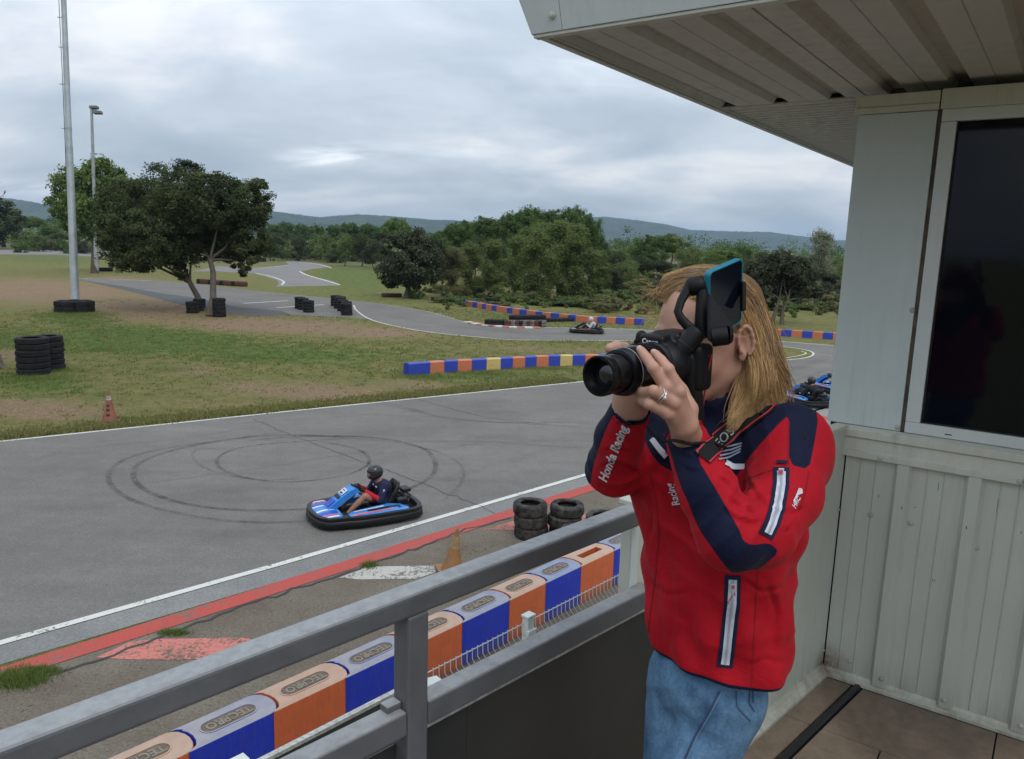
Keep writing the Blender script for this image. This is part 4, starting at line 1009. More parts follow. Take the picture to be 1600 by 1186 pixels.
b = MB(); b.box(fp((s_left - 1.2 + s_sheet) / 2, .005, FZ - .018), (s_sheet - s_left + 1.2) / 2, .018, .012, AF); b.build('cap_strip', M_GALV, fence)
# folded white offcut clipped on the fence beside the railing post
b = MB(); q = [P(655, 1062, 5.0), P(682, 1055, 5.1), P(697, 1067, 5.0), P(668, 1082, 4.9), P(654, 1085, 4.9)]
b.loft([q, [p - ZZ * .012 for p in q]]); br = b.build('fence_bracket', M_FENCE, None, bevel=.003); br.parent = fence; br.matrix_parent_inverse = parent_inv(fence)
# ================================================================== vegetation
def leaf_mat(name, dark, light, rough=0.65, trans=0.35):
    t = NT(name); tone = t.attr('tone')
    n = t.noise(t.pos(), 0.9, 3, 0.6)
    f = t.math('ADD', t.math('MULTIPLY', tone, 0.7), t.math('MULTIPLY', n, 0.5))
    c = t.mix(t.ramp(f, (0.2, 0), (0.95, 1)), tuple(dark), tuple(light))
    t.col(c).rough(rough).spec(0.25)
    out = [n_ for n_ in t.N if n_.type == 'OUTPUT_MATERIAL'][0]
    tr = t.N.new('ShaderNodeBsdfTranslucent'); t.L.new(c, tr.inputs[0]); ms = t.N.new('ShaderNodeMixShader'); ms.inputs[0].default_value = trans
    t.L.new(t.p.outputs[0], ms.inputs[1]); t.L.new(tr.outputs[0], ms.inputs[2]); t.L.new(ms.outputs[0], out.inputs[0]); return t.m
L_OAK = leaf_mat('holm oak leaves', (0.014, 0.025, 0.009), (0.108, 0.134, 0.046))
L_OAK2 = leaf_mat('grey green oak leaves', (0.026, 0.036, 0.016), (0.095, 0.108, 0.055))
L_PINE = leaf_mat('pine needles', (0.034, 0.070, 0.018), (0.135, 0.205, 0.052))
L_PINE2 = leaf_mat('light pine needles', (0.060, 0.105, 0.024), (0.190, 0.260, 0.065))
L_WILLOW = leaf_mat('olive willow leaves', (0.066, 0.096, 0.026), (0.205, 0.255, 0.074))
L_WILLOW2 = leaf_mat('green poplar leaves', (0.070, 0.105, 0.028), (0.195, 0.240, 0.075))
L_BROWN = leaf_mat('brown tinged leaves', (0.085, 0.088, 0.034), (0.22, 0.21, 0.088))
L_PALE = leaf_mat('pale silver leaves', (0.15, 0.165, 0.10), (0.30, 0.31, 0.21))
M_BARK = simple('grey brown bark', (0.085, 0.066, 0.050), 0.9, var=.35, scale=3, bump=.6, bscale=9, coord='pos')
M_BARKP = simple('reddish pine bark', (0.085, 0.055, 0.040), 0.9, var=.3, scale=2, coord='pos')
def leaf_quads(blobs_, n, size, r_, clump=0.16, shell=0.55, per=70, droop=0.0, flat=0.0):
    """blobs_: (centre xyz, radii xyz). Clumps of leaves sit on and inside each blob."""
    vols = np.array([b[1][0] * b[1][1] * b[1][2] for b in blobs_]) ** (2 / 3); vols /= vols.sum()
    nc = max(8, n // per); ci = r_.choice(len(blobs_), nc, p=vols)
    C_ = np.array([b[0] for b in blobs_], float)[ci]; R_ = np.array([b[1] for b in blobs_], float)[ci]
    d = r_.normal(size=(nc, 3)); d /= np.linalg.norm(d, axis=1)[:, None]
    rad = shell + (1 - shell) * r_.random(nc) ** .6
    rad *= 1 + r_.normal(0, .07, nc)
    cc = C_ + d * R_ * rad[:, None]; rm = R_.mean(1)
    k = r_.integers(0, nc, n)
    tonec = r_.random(nc) * .75
    csz = (rm * clump * (0.6 + .8 * r_.random(nc)))[k]
    p = cc[k] + np.clip(r_.normal(size=(n, 3)), -1.7, 1.7) * csz[:, None] * np.array([1, 1, .75])
    nrm = (p - C_[k]) / R_[k] + r_.normal(0, .8, (n, 3)) + np.array([0, 0, .35])
    nrm /= np.linalg.norm(nrm, axis=1)[:, None] + 1e-9
    t1 = np.cross(nrm, r_.normal(size=(n, 3))); t1 /= np.linalg.norm(t1, axis=1)[:, None] + 1e-9; t2 = np.cross(nrm, t1)
    s = size * (0.6 + .8 * r_.random(n))[:, None]
    bend = nrm * s * .25
    V = np.stack([p - t1 * s, p - t2 * s * .5 + bend, p + t1 * s, p + t2 * s * .5 + bend], 1).reshape(-1, 3)
    F = np.arange(4 * n).reshape(n, 4)
    tone = np.repeat(np.clip(tonec[k] + .25 * r_.random(n), 0, 1), 4)
    return V, F, tone
def branches(mb, base, tips, r0, r_, trunk_top=None, lean=(0, 0), seg=6, wob=.05, n=8):
    base = np.array(base, float); H_ = np.mean([t[2] for t in tips]) - base[2]
    tt = np.array(trunk_top, float) if trunk_top is not None else base + np.array([lean[0], lean[1], H_ * .45])
    pts = [base + (tt - base) * f + (r_.normal(0, wob * H_ * .4, 3) * [1, 1, 0] if 0 < f < 1 else 0) for f in np.linspace(0, 1, 5)]
    mb.tube(pts, [r0 * (1.35 - .35 * min(1, f * 4)) * (1 - .35 * f) for f in np.linspace(0, 1, 5)], n)
    for tip in tips:
        tip = np.array(tip, float); a = tt + (tip - tt) * .02; mid = (tt + tip) / 2 + np.array([0, 0, -.06 * H_]) + r_.normal(0, wob * H_, 3) * .6
        q = [tt + (pts[-2] - tt) * .05, tt * .6 + mid * .4, mid, mid * .45 + tip * .55, tip]
        mb.tube(q, [r0 * .55, r0 * .42, r0 * .32, r0 * .2, r0 * .06], 6)
def local_tree(name, crown, trunk_fn, n, size, lm, bark, seed, clump=.16, shell=.5, per=70):
    """variant built at the origin, unit-ish metres"""
    r_ = np.random.default_rng(seed); root = empty(name)
    V, F, tone = leaf_quads(crown, n, size, r_, clump, shell, per)
    o = quick_mesh('crown', V, F, lm, root, world=False); attr(o, 'tone', tone)
    if trunk_fn:
        b = MB(); trunk_fn(b, r_); b.build('trunk', bark, root, smooth=60, world=False)
    return root
def umbrella_pine(seed, n, size, lm, h=10.0):
    r_ = np.random.default_rng(seed + 100); bl = []
    for k in range(9):
        a = r_.uniform(0, 6.28); rr = r_.uniform(.0, 2.4)
        z = h * (.86 - .05 * rr) - r_.uniform(0, 2.2) * (k > 2); bl.append(((rr * math.cos(a), rr * math.sin(a), z - .9), (1.5 + r_.random() * .6, 1.5 + r_.random() * .6, 1.05 + .3 * r_.random())))
    tips = [b[0] for b in bl]
    return local_tree('pine_tree', bl, lambda mb, q: branches(mb, (0, 0, 0), tips, .17, q, (q.normal(0, .3), q.normal(0, .3), h * .55)), n, size, lm, M_BARKP, seed)
def round_tree(seed, n, size, lm, h=8.0, w=3.2, name='broadleaf_tree', low=0.3):
    r_ = np.random.default_rng(seed + 200); bl = []
    for k in range(12):
        a = r_.uniform(0, 6.28); z = r_.uniform(low, .86); rr = w * (1 - abs(z - .5) * 1.1) * r_.uniform(.2, .75)
        bl.append(((rr * math.cos(a), rr * math.sin(a), z * h), (w * r_.uniform(.34, .5), w * r_.uniform(.34, .5), h * r_.uniform(.13, .2))))
    tips = [b[0] for b in bl[:7]]
    return local_tree(name, bl, lambda mb, q: branches(mb, (0, 0, 0), tips, .16, q, (q.normal(0, .2), q.normal(0, .2), h * max(low, .2))), n, size, lm, M_BARK, seed, .2, .45, 32)
def bush(seed, n, size, lm, h=2.0, w=1.8):
    r_ = np.random.default_rng(seed + 300); bl = []
    for k in range(6):
        a = r_.uniform(0, 6.28); rr = w * r_.uniform(0, .6); bl.append(((rr * math.cos(a), rr * math.sin(a), h * r_.uniform(.2, .6)), (w * .5, w * .5, h * r_.uniform(.25, .42))))
    tips = [b[0] for b in bl]
    return local_tree('shrub', bl, lambda mb, q: branches(mb, (0, 0, 0), tips, .05, q, (0, 0, h * .2)), n, size, lm, M_BARK, seed, .2, .4)
def wispy(seed, n, size, lm, h=9.0, w=2.4):
    """tall loose willow or poplar with foliage down to the ground"""
    r_ = np.random.default_rng(seed + 400); bl = []
    for k in range(22):
        z = r_.uniform(.08, .95); a = r_.uniform(0, 6.28); rr = w * (1.05 - z * .75) * r_.uniform(.1, .85)
        bl.append(((rr * math.cos(a), rr * math.sin(a), z * h), (w * r_.uniform(.22, .36), w * r_.uniform(.22, .36), h * r_.uniform(.08, .14))))
    tips = [b[0] for b in bl[:12]]
    return local_tree('willow_tree', bl, lambda mb, q: branches(mb, (0, 0, 0), tips, .10, q, (0, 0, h * .25)), n, size, lm, M_BARK, seed, .30, .25, 30)
VAR = {
 'pineA': (umbrella_pine(1, 15000, .12, L_PINE), 10, 3.6), 'pineB': (umbrella_pine(2, 15000, .12, L_PINE), 10, 3.6), 'pineC': (umbrella_pine(3, 15000, .12, L_PINE2), 10, 3.6),
 'oakA': (round_tree(4, 13000, .115, L_OAK, name='oak_tree', low=.35), 8, 3.2), 'oakB': (round_tree(5, 13000, .115, L_OAK2, name='oak_tree', low=.3), 8, 3.2),
 'brdA': (round_tree(6, 13000, .105, L_WILLOW2), 8, 3.2), 'brdB': (round_tree(7, 13000, .105, L_PINE2, low=.2), 8, 3.2),
 'wilA': (wispy(8, 26000, .075, L_WILLOW), 9, 2.4), 'wilB': (wispy(9, 26000, .075, L_WILLOW2), 9, 2.4), 'wilC': (wispy(10, 22000, .072, L_BROWN), 9, 2.4), 'palA': (wispy(11, 9000, .095, L_PALE), 9, 2.4),
 'bshA': (bush(12, 3000, .09, L_OAK2), 2, 1.8), 'bshB': (bush(13, 3000, .09, L_WILLOW2), 2, 1.8), 'bshC': (bush(14, 3000, .09, L_BROWN), 2, 1.8), 'bshD': (bush(15, 2600, .09, L_PINE), 2, 1.8)}
used_var = set(); REAL = {}
KINDWORD = {'pineA': 'dark green pine', 'pineB': 'green pine', 'pineC': 'bright green pine', 'oakA': 'dark holm oak', 'oakB': 'grey-green oak', 'brdA': 'light green broadleaf tree', 'brdB': 'fresh green tree',
            'wilA': 'olive-yellow willow', 'wilB': 'green feathery poplar', 'wilC': 'brown-tinged thin willow', 'palA': 'pale silvery poplar', 'bshA': 'grey-green shrub', 'bshB': 'light green shrub', 'bshC': 'brownish dry shrub', 'bshD': 'dark green shrub'}
def place(kind, x, top, D, wpx, label, group, cat=None):
    root, h0, w0 = VAR[kind]
    if kind not in REAL:
        co = np.empty(len(root.children[0].data.vertices) * 3, np.float32); root.children[0].data.vertices.foreach_get('co', co); co = co.reshape(-1, 3)
        REAL[kind] = (float(np.percentile(co[:, 2], 99.3)), float(np.percentile(np.hypot(co[:, 0], co[:, 1]), 93)))
    h0, w0 = REAL[kind]
    if kind in used_var: root = copy_tree(root)
    used_var.add(kind)
    c = P(x, 500, D); g = np.array([c[0], c[1], 0.0])
    # ground point below the pixel column at depth D
    h = float(P(x, top, D)[2]) + .1; w = wpx * D / FPX / 2 * (.80 if kind[:3] == 'wil' else 1.0)
    root.location = Vector([float(v) for v in g]); root.scale = (w / w0, w / w0, max(.3, h) / h0); root.rotation_euler = (0, 0, random.uniform(0, 6.28))
    tag(root, label, cat or ('shrub' if kind.startswith('bsh') else 'tree'), group); return root
# ---- hero oak with two trunks
def px_tree(name, D, blobs_px, trunks, n, size, lm, label, seed, clump=.16, shell=.5, bark=M_BARK, group=None, thick=.75, per=70):
    r_ = np.random.default_rng(seed); bl = []; k = D / FPX
    for b_ in blobs_px:
        x, y, rx, ry = b_[:4]; dz = b_[4] if len(b_) > 4 else 0.0
        bl.append((P(x, y, D + dz), (rx * k, (rx + ry) / 2 * k * thick * 1.1, ry * k)))
    basep = trunks[0][0][0]; root = empty(name, Z(*basep), label=label, cat='tree', group=group)
    V, F, tone = leaf_quads(bl, n, size, r_, clump, shell, per); o = quick_mesh('crown', V, F, lm, root); attr(o, 'tone', tone)
    for tr in trunks:
        b = MB(); pts, r0 = tr[0], tr[1]
        d0 = float(px(Z(*pts[0]))[2]); q = [Z(*pts[0]) - ZZ * .1] + [P(x, y, d0 + (D - d0) * (i + 1) / len(pts)) for i, (x, y) in enumerate(pts[1:])]
        b.tube(q, [r0 * 1.5] + [r0 * (1 - .5 * i / len(q)) for i in range(1, len(q))], 10)
        for tx, ty, dz in tr[2]:
            e = P(tx, ty, D + dz); a = q[-1]; mid = (a + e) / 2 + np.array([0, 0, -.2]) + r_.normal(0, .15, 3); b.tube([a - (a - q[-2]) * .1, a * .6 + mid * .4, mid, mid * .4 + e * .6, e], [r0 * .5, r0 * .4, r0 * .3, r0 * .2, r0 * .05], 7)
        b.build('trunk', bark, root, smooth=60)
    return root
oakD = float(px(Z(318, 488))[2])
px_tree('oak_tree', oakD, [(200, 318, 42, 38, 1), (250, 295, 48, 38, 0), (300, 290, 45, 38, 1), (345, 320, 42, 42, -1), (385, 320, 36, 42, 0), (392, 365, 28, 42, 0), (205, 362, 48, 42, -1.5), (255, 360, 55, 52, 1), (310, 355, 52, 50, 2),
         (222, 398, 44, 30, -1.5), (280, 392, 36, 30, 0), (182, 388, 26, 28, 0), (350, 380, 38, 34, 1.5), (385, 405, 18, 22, -.5), (190, 345, 34, 34, 0), (278, 322, 40, 40, -2.5), (240, 378, 40, 38, -2.5), (330, 300, 40, 30, 0), (170, 335, 20, 26, 0), (286, 424, 13, 14, 0), (405, 300, 18, 20, 0), (205, 418, 20, 12, -1), (408, 330, 16, 22, 0), (378, 412, 14, 18, 0)],
        [([(318, 486), (308, 462), (296, 440)], .24, [(262, 385, 0), (230, 370, -1), (278, 350, 1), (300, 385, 0), (210, 385, 0)]), ([(329, 494), (333, 465), (333, 425), (328, 405)], .24, [(310, 360, 1), (355, 385, 0), (375, 350, 0), (345, 330, -1), (395, 390, 0)])],
        150000, .086, L_OAK, 'large dark holm oak with two bare trunks standing on the grass by the lamp mast', 21, .145, .55, per=130)
px_tree('oak_tree', float(px(Z(636, 466))[2]), [(620, 392, 24, 24, 0), (650, 385, 26, 22, 0), (672, 398, 22, 26, 0), (615, 420, 22, 22, 0), (645, 415, 32, 28, -1), (672, 425, 18, 18, 0), (612, 437, 16, 13, 0), (645, 437, 24, 16, 0), (640, 376, 22, 14, 0), (688, 395, 8, 14, 0)],
        [([(636, 466), (638, 452), (637, 440)], .30, [(615, 415, 0), (650, 400, 0), (670, 420, 0)])], 26000, .125, L_OAK2, 'rounded dark oak alone on the grass in front of the willows', 22, .17, .6)
px_tree('pine_tree', float(px(Z(149, 427))[2]), [(120, 290, 34, 30, 0), (150, 275, 36, 26, 0), (170, 290, 34, 30, 1), (105, 318, 27, 24, 0), (140, 320, 36, 30, -1), (175, 330, 30, 34, 0), (115, 348, 28, 18, 0), (145, 355, 28, 20, 0), (185, 295, 20, 26, 0), (90, 330, 12, 12, 0)],
        [([(148, 427), (147, 390), (146, 352)], .34, [(120, 310, 0), (160, 300, 0), (175, 340, 0)])], 26000, .22, L_PINE2, 'tall rounded pine behind the lamp masts at the left', 23, .2, .5, M_BARKP)
px_tree('oak_tree', 200.0, [(10, 335, 22, 22, 0), (-15, 345, 30, 36, 0), (22, 350, 16, 18, 0), (5, 362, 24, 16, 0), (-40, 330, 30, 30, 0)], [([(6, 385), (5, 378), (4, 368)], .5, [(10, 340, 0)])], 9000, .34, L_OAK, 'dark tree cut by the left edge beyond the grass', 24)
rt = px_tree('oak_tree', float(px(Z(1222, 507))[2]), [(1185, 425, 26, 20, 0), (1220, 415, 34, 20, 0), (1250, 425, 30, 20, 0), (1180, 450, 24, 20, 0), (1215, 440, 30, 20, 1), (1255, 450, 24, 18, 0), (1272, 455, 14, 10, 0), (1200, 470, 20, 12, 1)],
        [([(1205, 507), (1212, 485), (1218, 465)], .13, [(1190, 440, 0), (1225, 430, 0)]), ([(1222, 507), (1222, 488), (1232, 468)], .13, [(1250, 440, 0), (1270, 455, 0), (1225, 430, 0)])],
        17000, .115, L_OAK2, 'spreading grey-green oak with thin forked trunks seen right of the hair', 25, .2, .4)
tb = Z(-22, 574); trk = empty('tree_trunk', tb, label='thick bark trunk foot cut by the left edge beside the tyre stacks', cat='tree')
b = MB(); b.tube([tb + np.array([.55, -.1, -.1]), tb + np.array([.30, 0, .12]), tb + np.array([.05, 0, .6]), tb + np.array([-.25, 0, 1.6]), tb + np.array([-.5, .1, 4.5])], [.22, .34, .42, .36, .30], 12); b.tube([tb + np.array([1.0, -.3, -.05]), tb + np.array([.5, -.1, .12]), tb + np.array([0, 0, .4])], [.06, .15, .2], 8); b.build('trunk', M_BARK, trk, smooth=60)
V, F, tone = leaf_quads([(tb + np.array([-3.2, .5, 6.5]), (2.2, 2.6, 1.7)), (tb + np.array([-4.5, 1.5, 8.0]), (2.2, 2.6, 1.7))], 9000, .11, np.random.default_rng(2), .17, .5); o = quick_mesh('crown', V, F, L_OAK, trk); attr(o, 'tone', tone)
# ---- willows in front of the pines
W_ = [('wilC', 706, 388, 74, 58), ('wilA', 733, 382, 77, 62), ('wilB', 770, 378, 75, 66), ('wilB', 806, 372, 78, 60), ('wilA', 838, 364, 74, 72), ('wilB', 868, 350, 79, 84), ('wilA', 898, 356, 76, 80), ('wilC', 884, 352, 83, 62), ('wilB', 930, 395, 78, 62), ('wilC', 690, 402, 80, 40), ('wilA', 820, 360, 84, 60)]
wl_ = ['left end of the willow thicket', 'second in the thicket', 'third in the thicket', 'middle of the thicket', 'in front of the tall pines', 'tallest, in the thicket', 'right shoulder of the thicket', 'behind the tallest willow', 'right foot of the thicket', 'close beside the dark oak', 'behind the middle of the thicket']
for (k, x, y, D, w), l in zip(W_, wl_): place(k, x, y, D, w, '%s, %s' % (KINDWORD[k], l), 'willows behind the far barrier row')
# ---- tall pines above the willows
for i, (k, x, y, D, w) in enumerate([('pineA', 708, 352, 118, 46), ('pineB', 728, 348, 122, 44), ('pineB', 752, 342, 118, 52), ('oakA', 742, 372, 105, 44), ('pineC', 775, 346, 126, 46), ('pineA', 798, 336, 116, 52), ('pineA', 826, 328, 112, 58), ('pineB', 858, 332, 116, 56), ('pineC', 838, 348, 104, 44), ('pineA', 888, 328, 112, 56), ('pineB', 908, 338, 108, 48), ('oakB', 770, 378, 98, 46), ('pineB', 925, 362, 112, 48), ('pineB', 694, 362, 130, 40)]):
    place(k, x, y, D, w, '%s, %s from the left in the tall clump above the willows' % (KINDWORD[k], ordinal(i + 1)), 'tall pines above the willows')
# ---- right hand woods
for i, (k, x, y, D, w) in enumerate([('brdB', 948, 376, 125, 48), ('oakA', 968, 395, 100, 44), ('pineC', 985, 384, 135, 46), ('pineB', 1012, 370, 128, 54), ('pineC', 1042, 368, 130, 52), ('oakA', 1000, 402, 98, 44), ('oakB', 1030, 408, 96, 40), ('brdA', 1070, 386, 124, 48), ('brdB', 1102, 390, 118, 48), ('pineC', 1128, 390, 120, 46), ('pineA', 1150, 386, 126, 44), ('oakA', 1182, 396, 120, 40), ('brdB', 1205, 398, 116, 46),
        ('brdA', 1235, 402, 118, 46), ('oakA', 1262, 402, 122, 42), ('brdB', 1292, 400, 110, 48), ('oakA', 1312, 404, 112, 42), ('brdB', 1345, 400, 112, 50), ('pineA', 1385, 396, 118, 50), ('brdA', 1168, 408, 96, 44), ('oakB', 1290, 428, 92, 40), ('brdB', 1190, 418, 92, 46), ('brdA', 1240, 414, 94, 50), ('oakB', 1268, 420, 90, 44), ('brdB', 1316, 414, 94, 46), ('brdA', 975, 408, 92, 44), ('oakB', 950, 420, 86, 38), ('pineC', 1215, 404, 104, 44)]):
    place(k, x, y, D, w, '%s, %s from the left in the woods behind the woman' % (KINDWORD[k], ordinal(i + 1)), 'trees in the woods behind the photographer')
place('palA', 1274, 362, 104, 58, 'tall pale silvery poplar rising above the woods near the cabin pillar', 'poplars')
# ---- far trees between oak and willows
for i, (k, x, y, D, w) in enumerate([('pineB', 428, 352, 230, 34), ('pineA', 450, 349, 240, 34), ('pineA', 474, 352, 235, 32), ('pineB', 498, 354, 230, 34), ('pineA', 524, 353, 225, 34), ('pineB', 548, 350, 220, 38), ('pineA', 574, 352, 225, 36), ('pineB', 596, 356, 220, 34), ('pineC', 618, 343, 165, 46), ('oakA', 441, 366, 190, 34), ('oakB', 468, 372, 180, 30), ('brdA', 512, 368, 175, 30), ('brdB', 494, 366, 182, 28),
        ('brdA', 540, 366, 150, 34), ('oakA', 566, 368, 150, 34), ('oakB', 584, 380, 140, 30), ('oakA', 655, 360, 170, 36), ('pineB', 676, 366, 160, 36), ('wilB', 524, 380, 168, 34), ('oakA', 425, 376, 170, 34)]):
    place(k, x, y, D, w, '%s, %s from the left in the distant trees between oak and willows' % (KINDWORD[k], ordinal(i + 1)), 'distant trees between the oak and the willows')
for i, (k, x, y, D, w) in enumerate([('pineC', 62, 340, 260, 38), ('oakB', 45, 362, 220, 30), ('pineB', 85, 356, 230, 34), ('brdA', 70, 368, 190, 30), ('oakA', 100, 366, 210, 34), ('pineA', 205, 350, 200, 44), ('oakA', -60, 340, 210, 60), ('pineA', -110, 335, 190, 60)]):
    place(k, x, y, D, w, '%s, %s of the distant trees behind the lamp masts' % (KINDWORD[k], ordinal(i + 1)), 'distant trees behind the lamp masts')
# ---- shrubs
r_s = np.random.default_rng(77); sk = ['bshA', 'bshB', 'bshC', 'bshD']; cnts = {}
zones = [(418, 600, 170, 205, 376, 388, 30, 'below the distant trees'), (30, 140, 170, 215, 368, 380, 12, 'beyond the grass behind the masts'), (690, 930, 66, 71, 455, 478, 16, 'at the foot of the willows'), (925, 1060, 62, 96, 420, 478, 26, 'on the slope left of the photographer'), (1060, 1330, 66, 92, 432, 490, 34, 'in the scrub behind the far right barrier row')]
for x0, x1, d0, d1, y0, y1, n, where in zones:
    for i in range(n):
        f = r_s.random(); D = d0 + (d1 - d0) * f; x = x0 + (x1 - x0) * (i + r_s.random()) / n; y = y1 + (y0 - y1) * (f * .8 + .2 * r_s.random())
        k = sk[r_s.integers(4)]
        place(k, x, y, D, 22 + 26 * r_s.random() * (80 / D) + (16 if D < 100 else 0), '%s, %s from the left %s' % (KINDWORD[k], ordinal(i + 1), where), 'shrubs ' + where)
place('bshD', 655, 452, 71.5, 30, 'dark green shrub beside the trunk of the dark oak', 'shrubs'); place('bshC', 590, 414, 118, 12, 'small brown shrub alone on the far grass', 'shrubs')
# ---- far treeline and low scrub: nobody could count it
def cover(name, label, fn, n, size, lm, seed, group=None):
    r_ = np.random.default_rng(seed); bl = fn(r_); V, F, tone = leaf_quads(bl, n, size, r_, .22, .2, 60)
    V[:, 2] = np.maximum(V[:, 2], .02); o = quick_mesh(name, V, F, lm); attr(o, 'tone', tone); tag(o, label, name.replace('_', ' '), kind='stuff'); return o
def line_fn(x0, x1, D0, D1, hpx, m):
    def f(r_):
        out = []
        for i in range(m):
            x = r_.uniform(x0, x1); D = r_.uniform(D0, D1); g = P(x, 500, D); h = r_.uniform(.5, 1.0) * hpx
            out.append(((g[0], g[1], h * .5), (h * .7, h * .7, h * .55)))
        return out
    return f
cover('treeline', 'low dark belt of distant woods along the foot of the hills', line_fn(-700, 2300, 270, 480, 11.0, 520), 110000, .42, L_PINE, 31)
cover('treeline', 'greener strip of low trees in front of the distant woods', line_fn(-400, 1700, 190, 270, 5.5, 260), 60000, .26, L_PINE2, 32)
cover('undergrowth', 'low mixed scrub on the ground below the distant trees', line_fn(380, 1500, 165, 230, 1.9, 420), 50000, .16, L_OAK2, 33)
cover('undergrowth', 'dry brown brush between the shrubs beyond the barrier', line_fn(660, 1500, 62, 110, 1.1, 260), 30000, .11, L_BROWN, 34)
cover('undergrowth', 'green weeds at the feet of the shrubs beyond the barrier', line_fn(670, 1450, 60, 85, .8, 160), 16000, .09, L_WILLOW2, 35)
# ---- grass
def grass_blades(name, label, pts, h, w, seed, mat, lean=.5):
    r_ = np.random.default_rng(seed); n = len(pts); a = r_.uniform(0, 6.28, n); hh = h * r_.uniform(.5, 1.3, n)
    t = np.stack([np.cos(a), np.sin(a), 0 * a], 1) * w / 2; up = np.stack([r_.normal(0, lean, n), r_.normal(0, lean, n), np.ones(n)], 1) * hh[:, None]
    b_ = np.concatenate([pts, np.zeros((n, 1))], 1)
    V = np.stack([b_ - t, b_ + t, b_ + up], 1).reshape(-1, 3); o = quick_mesh(name, V, np.arange(3 * n).reshape(n, 3), mat); attr(o, 'tone', np.repeat(r_.random(n), 3))
    return tag(o, label, 'grass', kind='stuff')
L_GRASS = leaf_mat('grass blades', (0.13, 0.14, 0.04), (0.26, 0.23, 0.09)); L_GRASS2 = leaf_mat('fresh grass blades', (0.085, 0.135, 0.028), (0.17, 0.21, 0.055))
def scatter(n, seed, keep, x0=-32, x1=12, y0=18.5, y1=62, clumps=None, spread=.10):
    r_ = np.random.default_rng(seed)
    c = np.stack([r_.uniform(x0, x1, n), r_.uniform(y0, y1, n)], 1)
    c = c[keep(c, r_)]; c = c[~pip(c, ASPHALT)]; c = c[(c - np.array(xy(0, 690))) @ np.array([-math.sin(RAD(35.4)), math.cos(RAD(35.4))]) > .12]
    k = np.repeat(c, clumps or 6, 0); return k + r_.normal(0, spread, k.shape)
def k_lush(c, r_):
    p3 = np.concatenate([c, np.zeros((len(c), 1))], 1); return (blobs(LUSH, p3) * 1.0 + .25 - blobs(DIRT, p3) * .9) > r_.random(len(c)) * .8
def k_dry(c, r_):
    p3 = np.concatenate([c, np.zeros((len(c), 1))], 1); return (1.0 - blobs(DIRT, p3) * .93) > r_.random(len(c)) * .85
grass_blades('grass', 'short green grass on the field inside the track', scatter(12000, 41, k_lush), .07, .05, 1, L_GRASS2)
grass_blades('grass', 'short dry grass on the field inside the track', scatter(9000, 42, k_dry), .065, .05, 2, L_GRASS)
def along(poly, n, seed, off, sd_):
    r_ = np.random.default_rng(seed); p = np.array(poly); s = np.r_[0, np.cumsum(np.hypot(*np.diff(p, axis=0).T))]; q = r_.uniform(0, s[-1], n)
    x = np.stack([np.interp(q, s, p[:, 0]), np.interp(q, s, p[:, 1])], 1); d = np.stack([np.interp(q + .2, s, p[:, 0]), np.interp(q + .2, s, p[:, 1])], 1) - x; d /= np.linalg.norm(d, axis=1)[:, None] + 1e-9
    nn = np.stack([-d[:, 1], d[:, 0]], 1); return x + nn * (off + np.abs(r_.normal(0, sd_, n)))[:, None]
fe = extend(poly_px([(0, 690), (450, 643), (905, 597)]), 12, 0)
e_ = along(fe, 9000, 5, .16, .45); e_ = np.repeat(e_, 4, 0) + rng.normal(0, .05, (36000, 2)); e_ = e_[~pip(e_, ASPHALT)]
grass_blades('grass', 'ragged verge of grass along the far edge of the straight', e_, .085, .045, 3, L_GRASS)
# weeds growing at the kerb on the near side
def tuft(c, n, r, h, seed, label):
    r_ = np.random.default_rng(seed); a = np.array(c)[:2] + r_.normal(0, 1, (n, 2)) * np.array(r); return grass_blades('grass_tuft', label, a, h, .012, seed, L_GRASS2, .55)
g1_ = Z(30, 1062); tuft(g1_, 3000, (.15, .10), .07, 51, 'green tuft of grass growing over the red kerb line at the lower left')
tuft(Z(66, 1049), 1000, (.10, .04), .055, 54, 'small spread of grass beside the tuft at the lower left')
tuft(Z(272, 990), 500, (.10, .04), .06, 52, 'thin weeds at the edge of the pink painted patch'); tuft(Z(577, 885), 360, (.05, .05), .09, 53, 'small weed by the white painted patch')
tuft(Z(190, 655), 500, (.25, .12), .10, 55, 'grass at the foot of the traffic cone'); tuft(Z(120, 492), 2600, (1.3, .9), .16, 56, 'taller grass round the tyres of the lamp mast')
for i, (x, y, n_) in enumerate([(52, 592, 1500), (90, 580, 900), (270, 578, 500), (155, 548, 700), (400, 560, 500), (876, 535, 500), (660, 590, 900), (760, 583, 900), (850, 577, 900)]):
    tuft(Z(x, y), n_, (.8, .35), .13, 60 + i, 'scattered taller grass, %s clump on the field' % ordinal(i + 1))
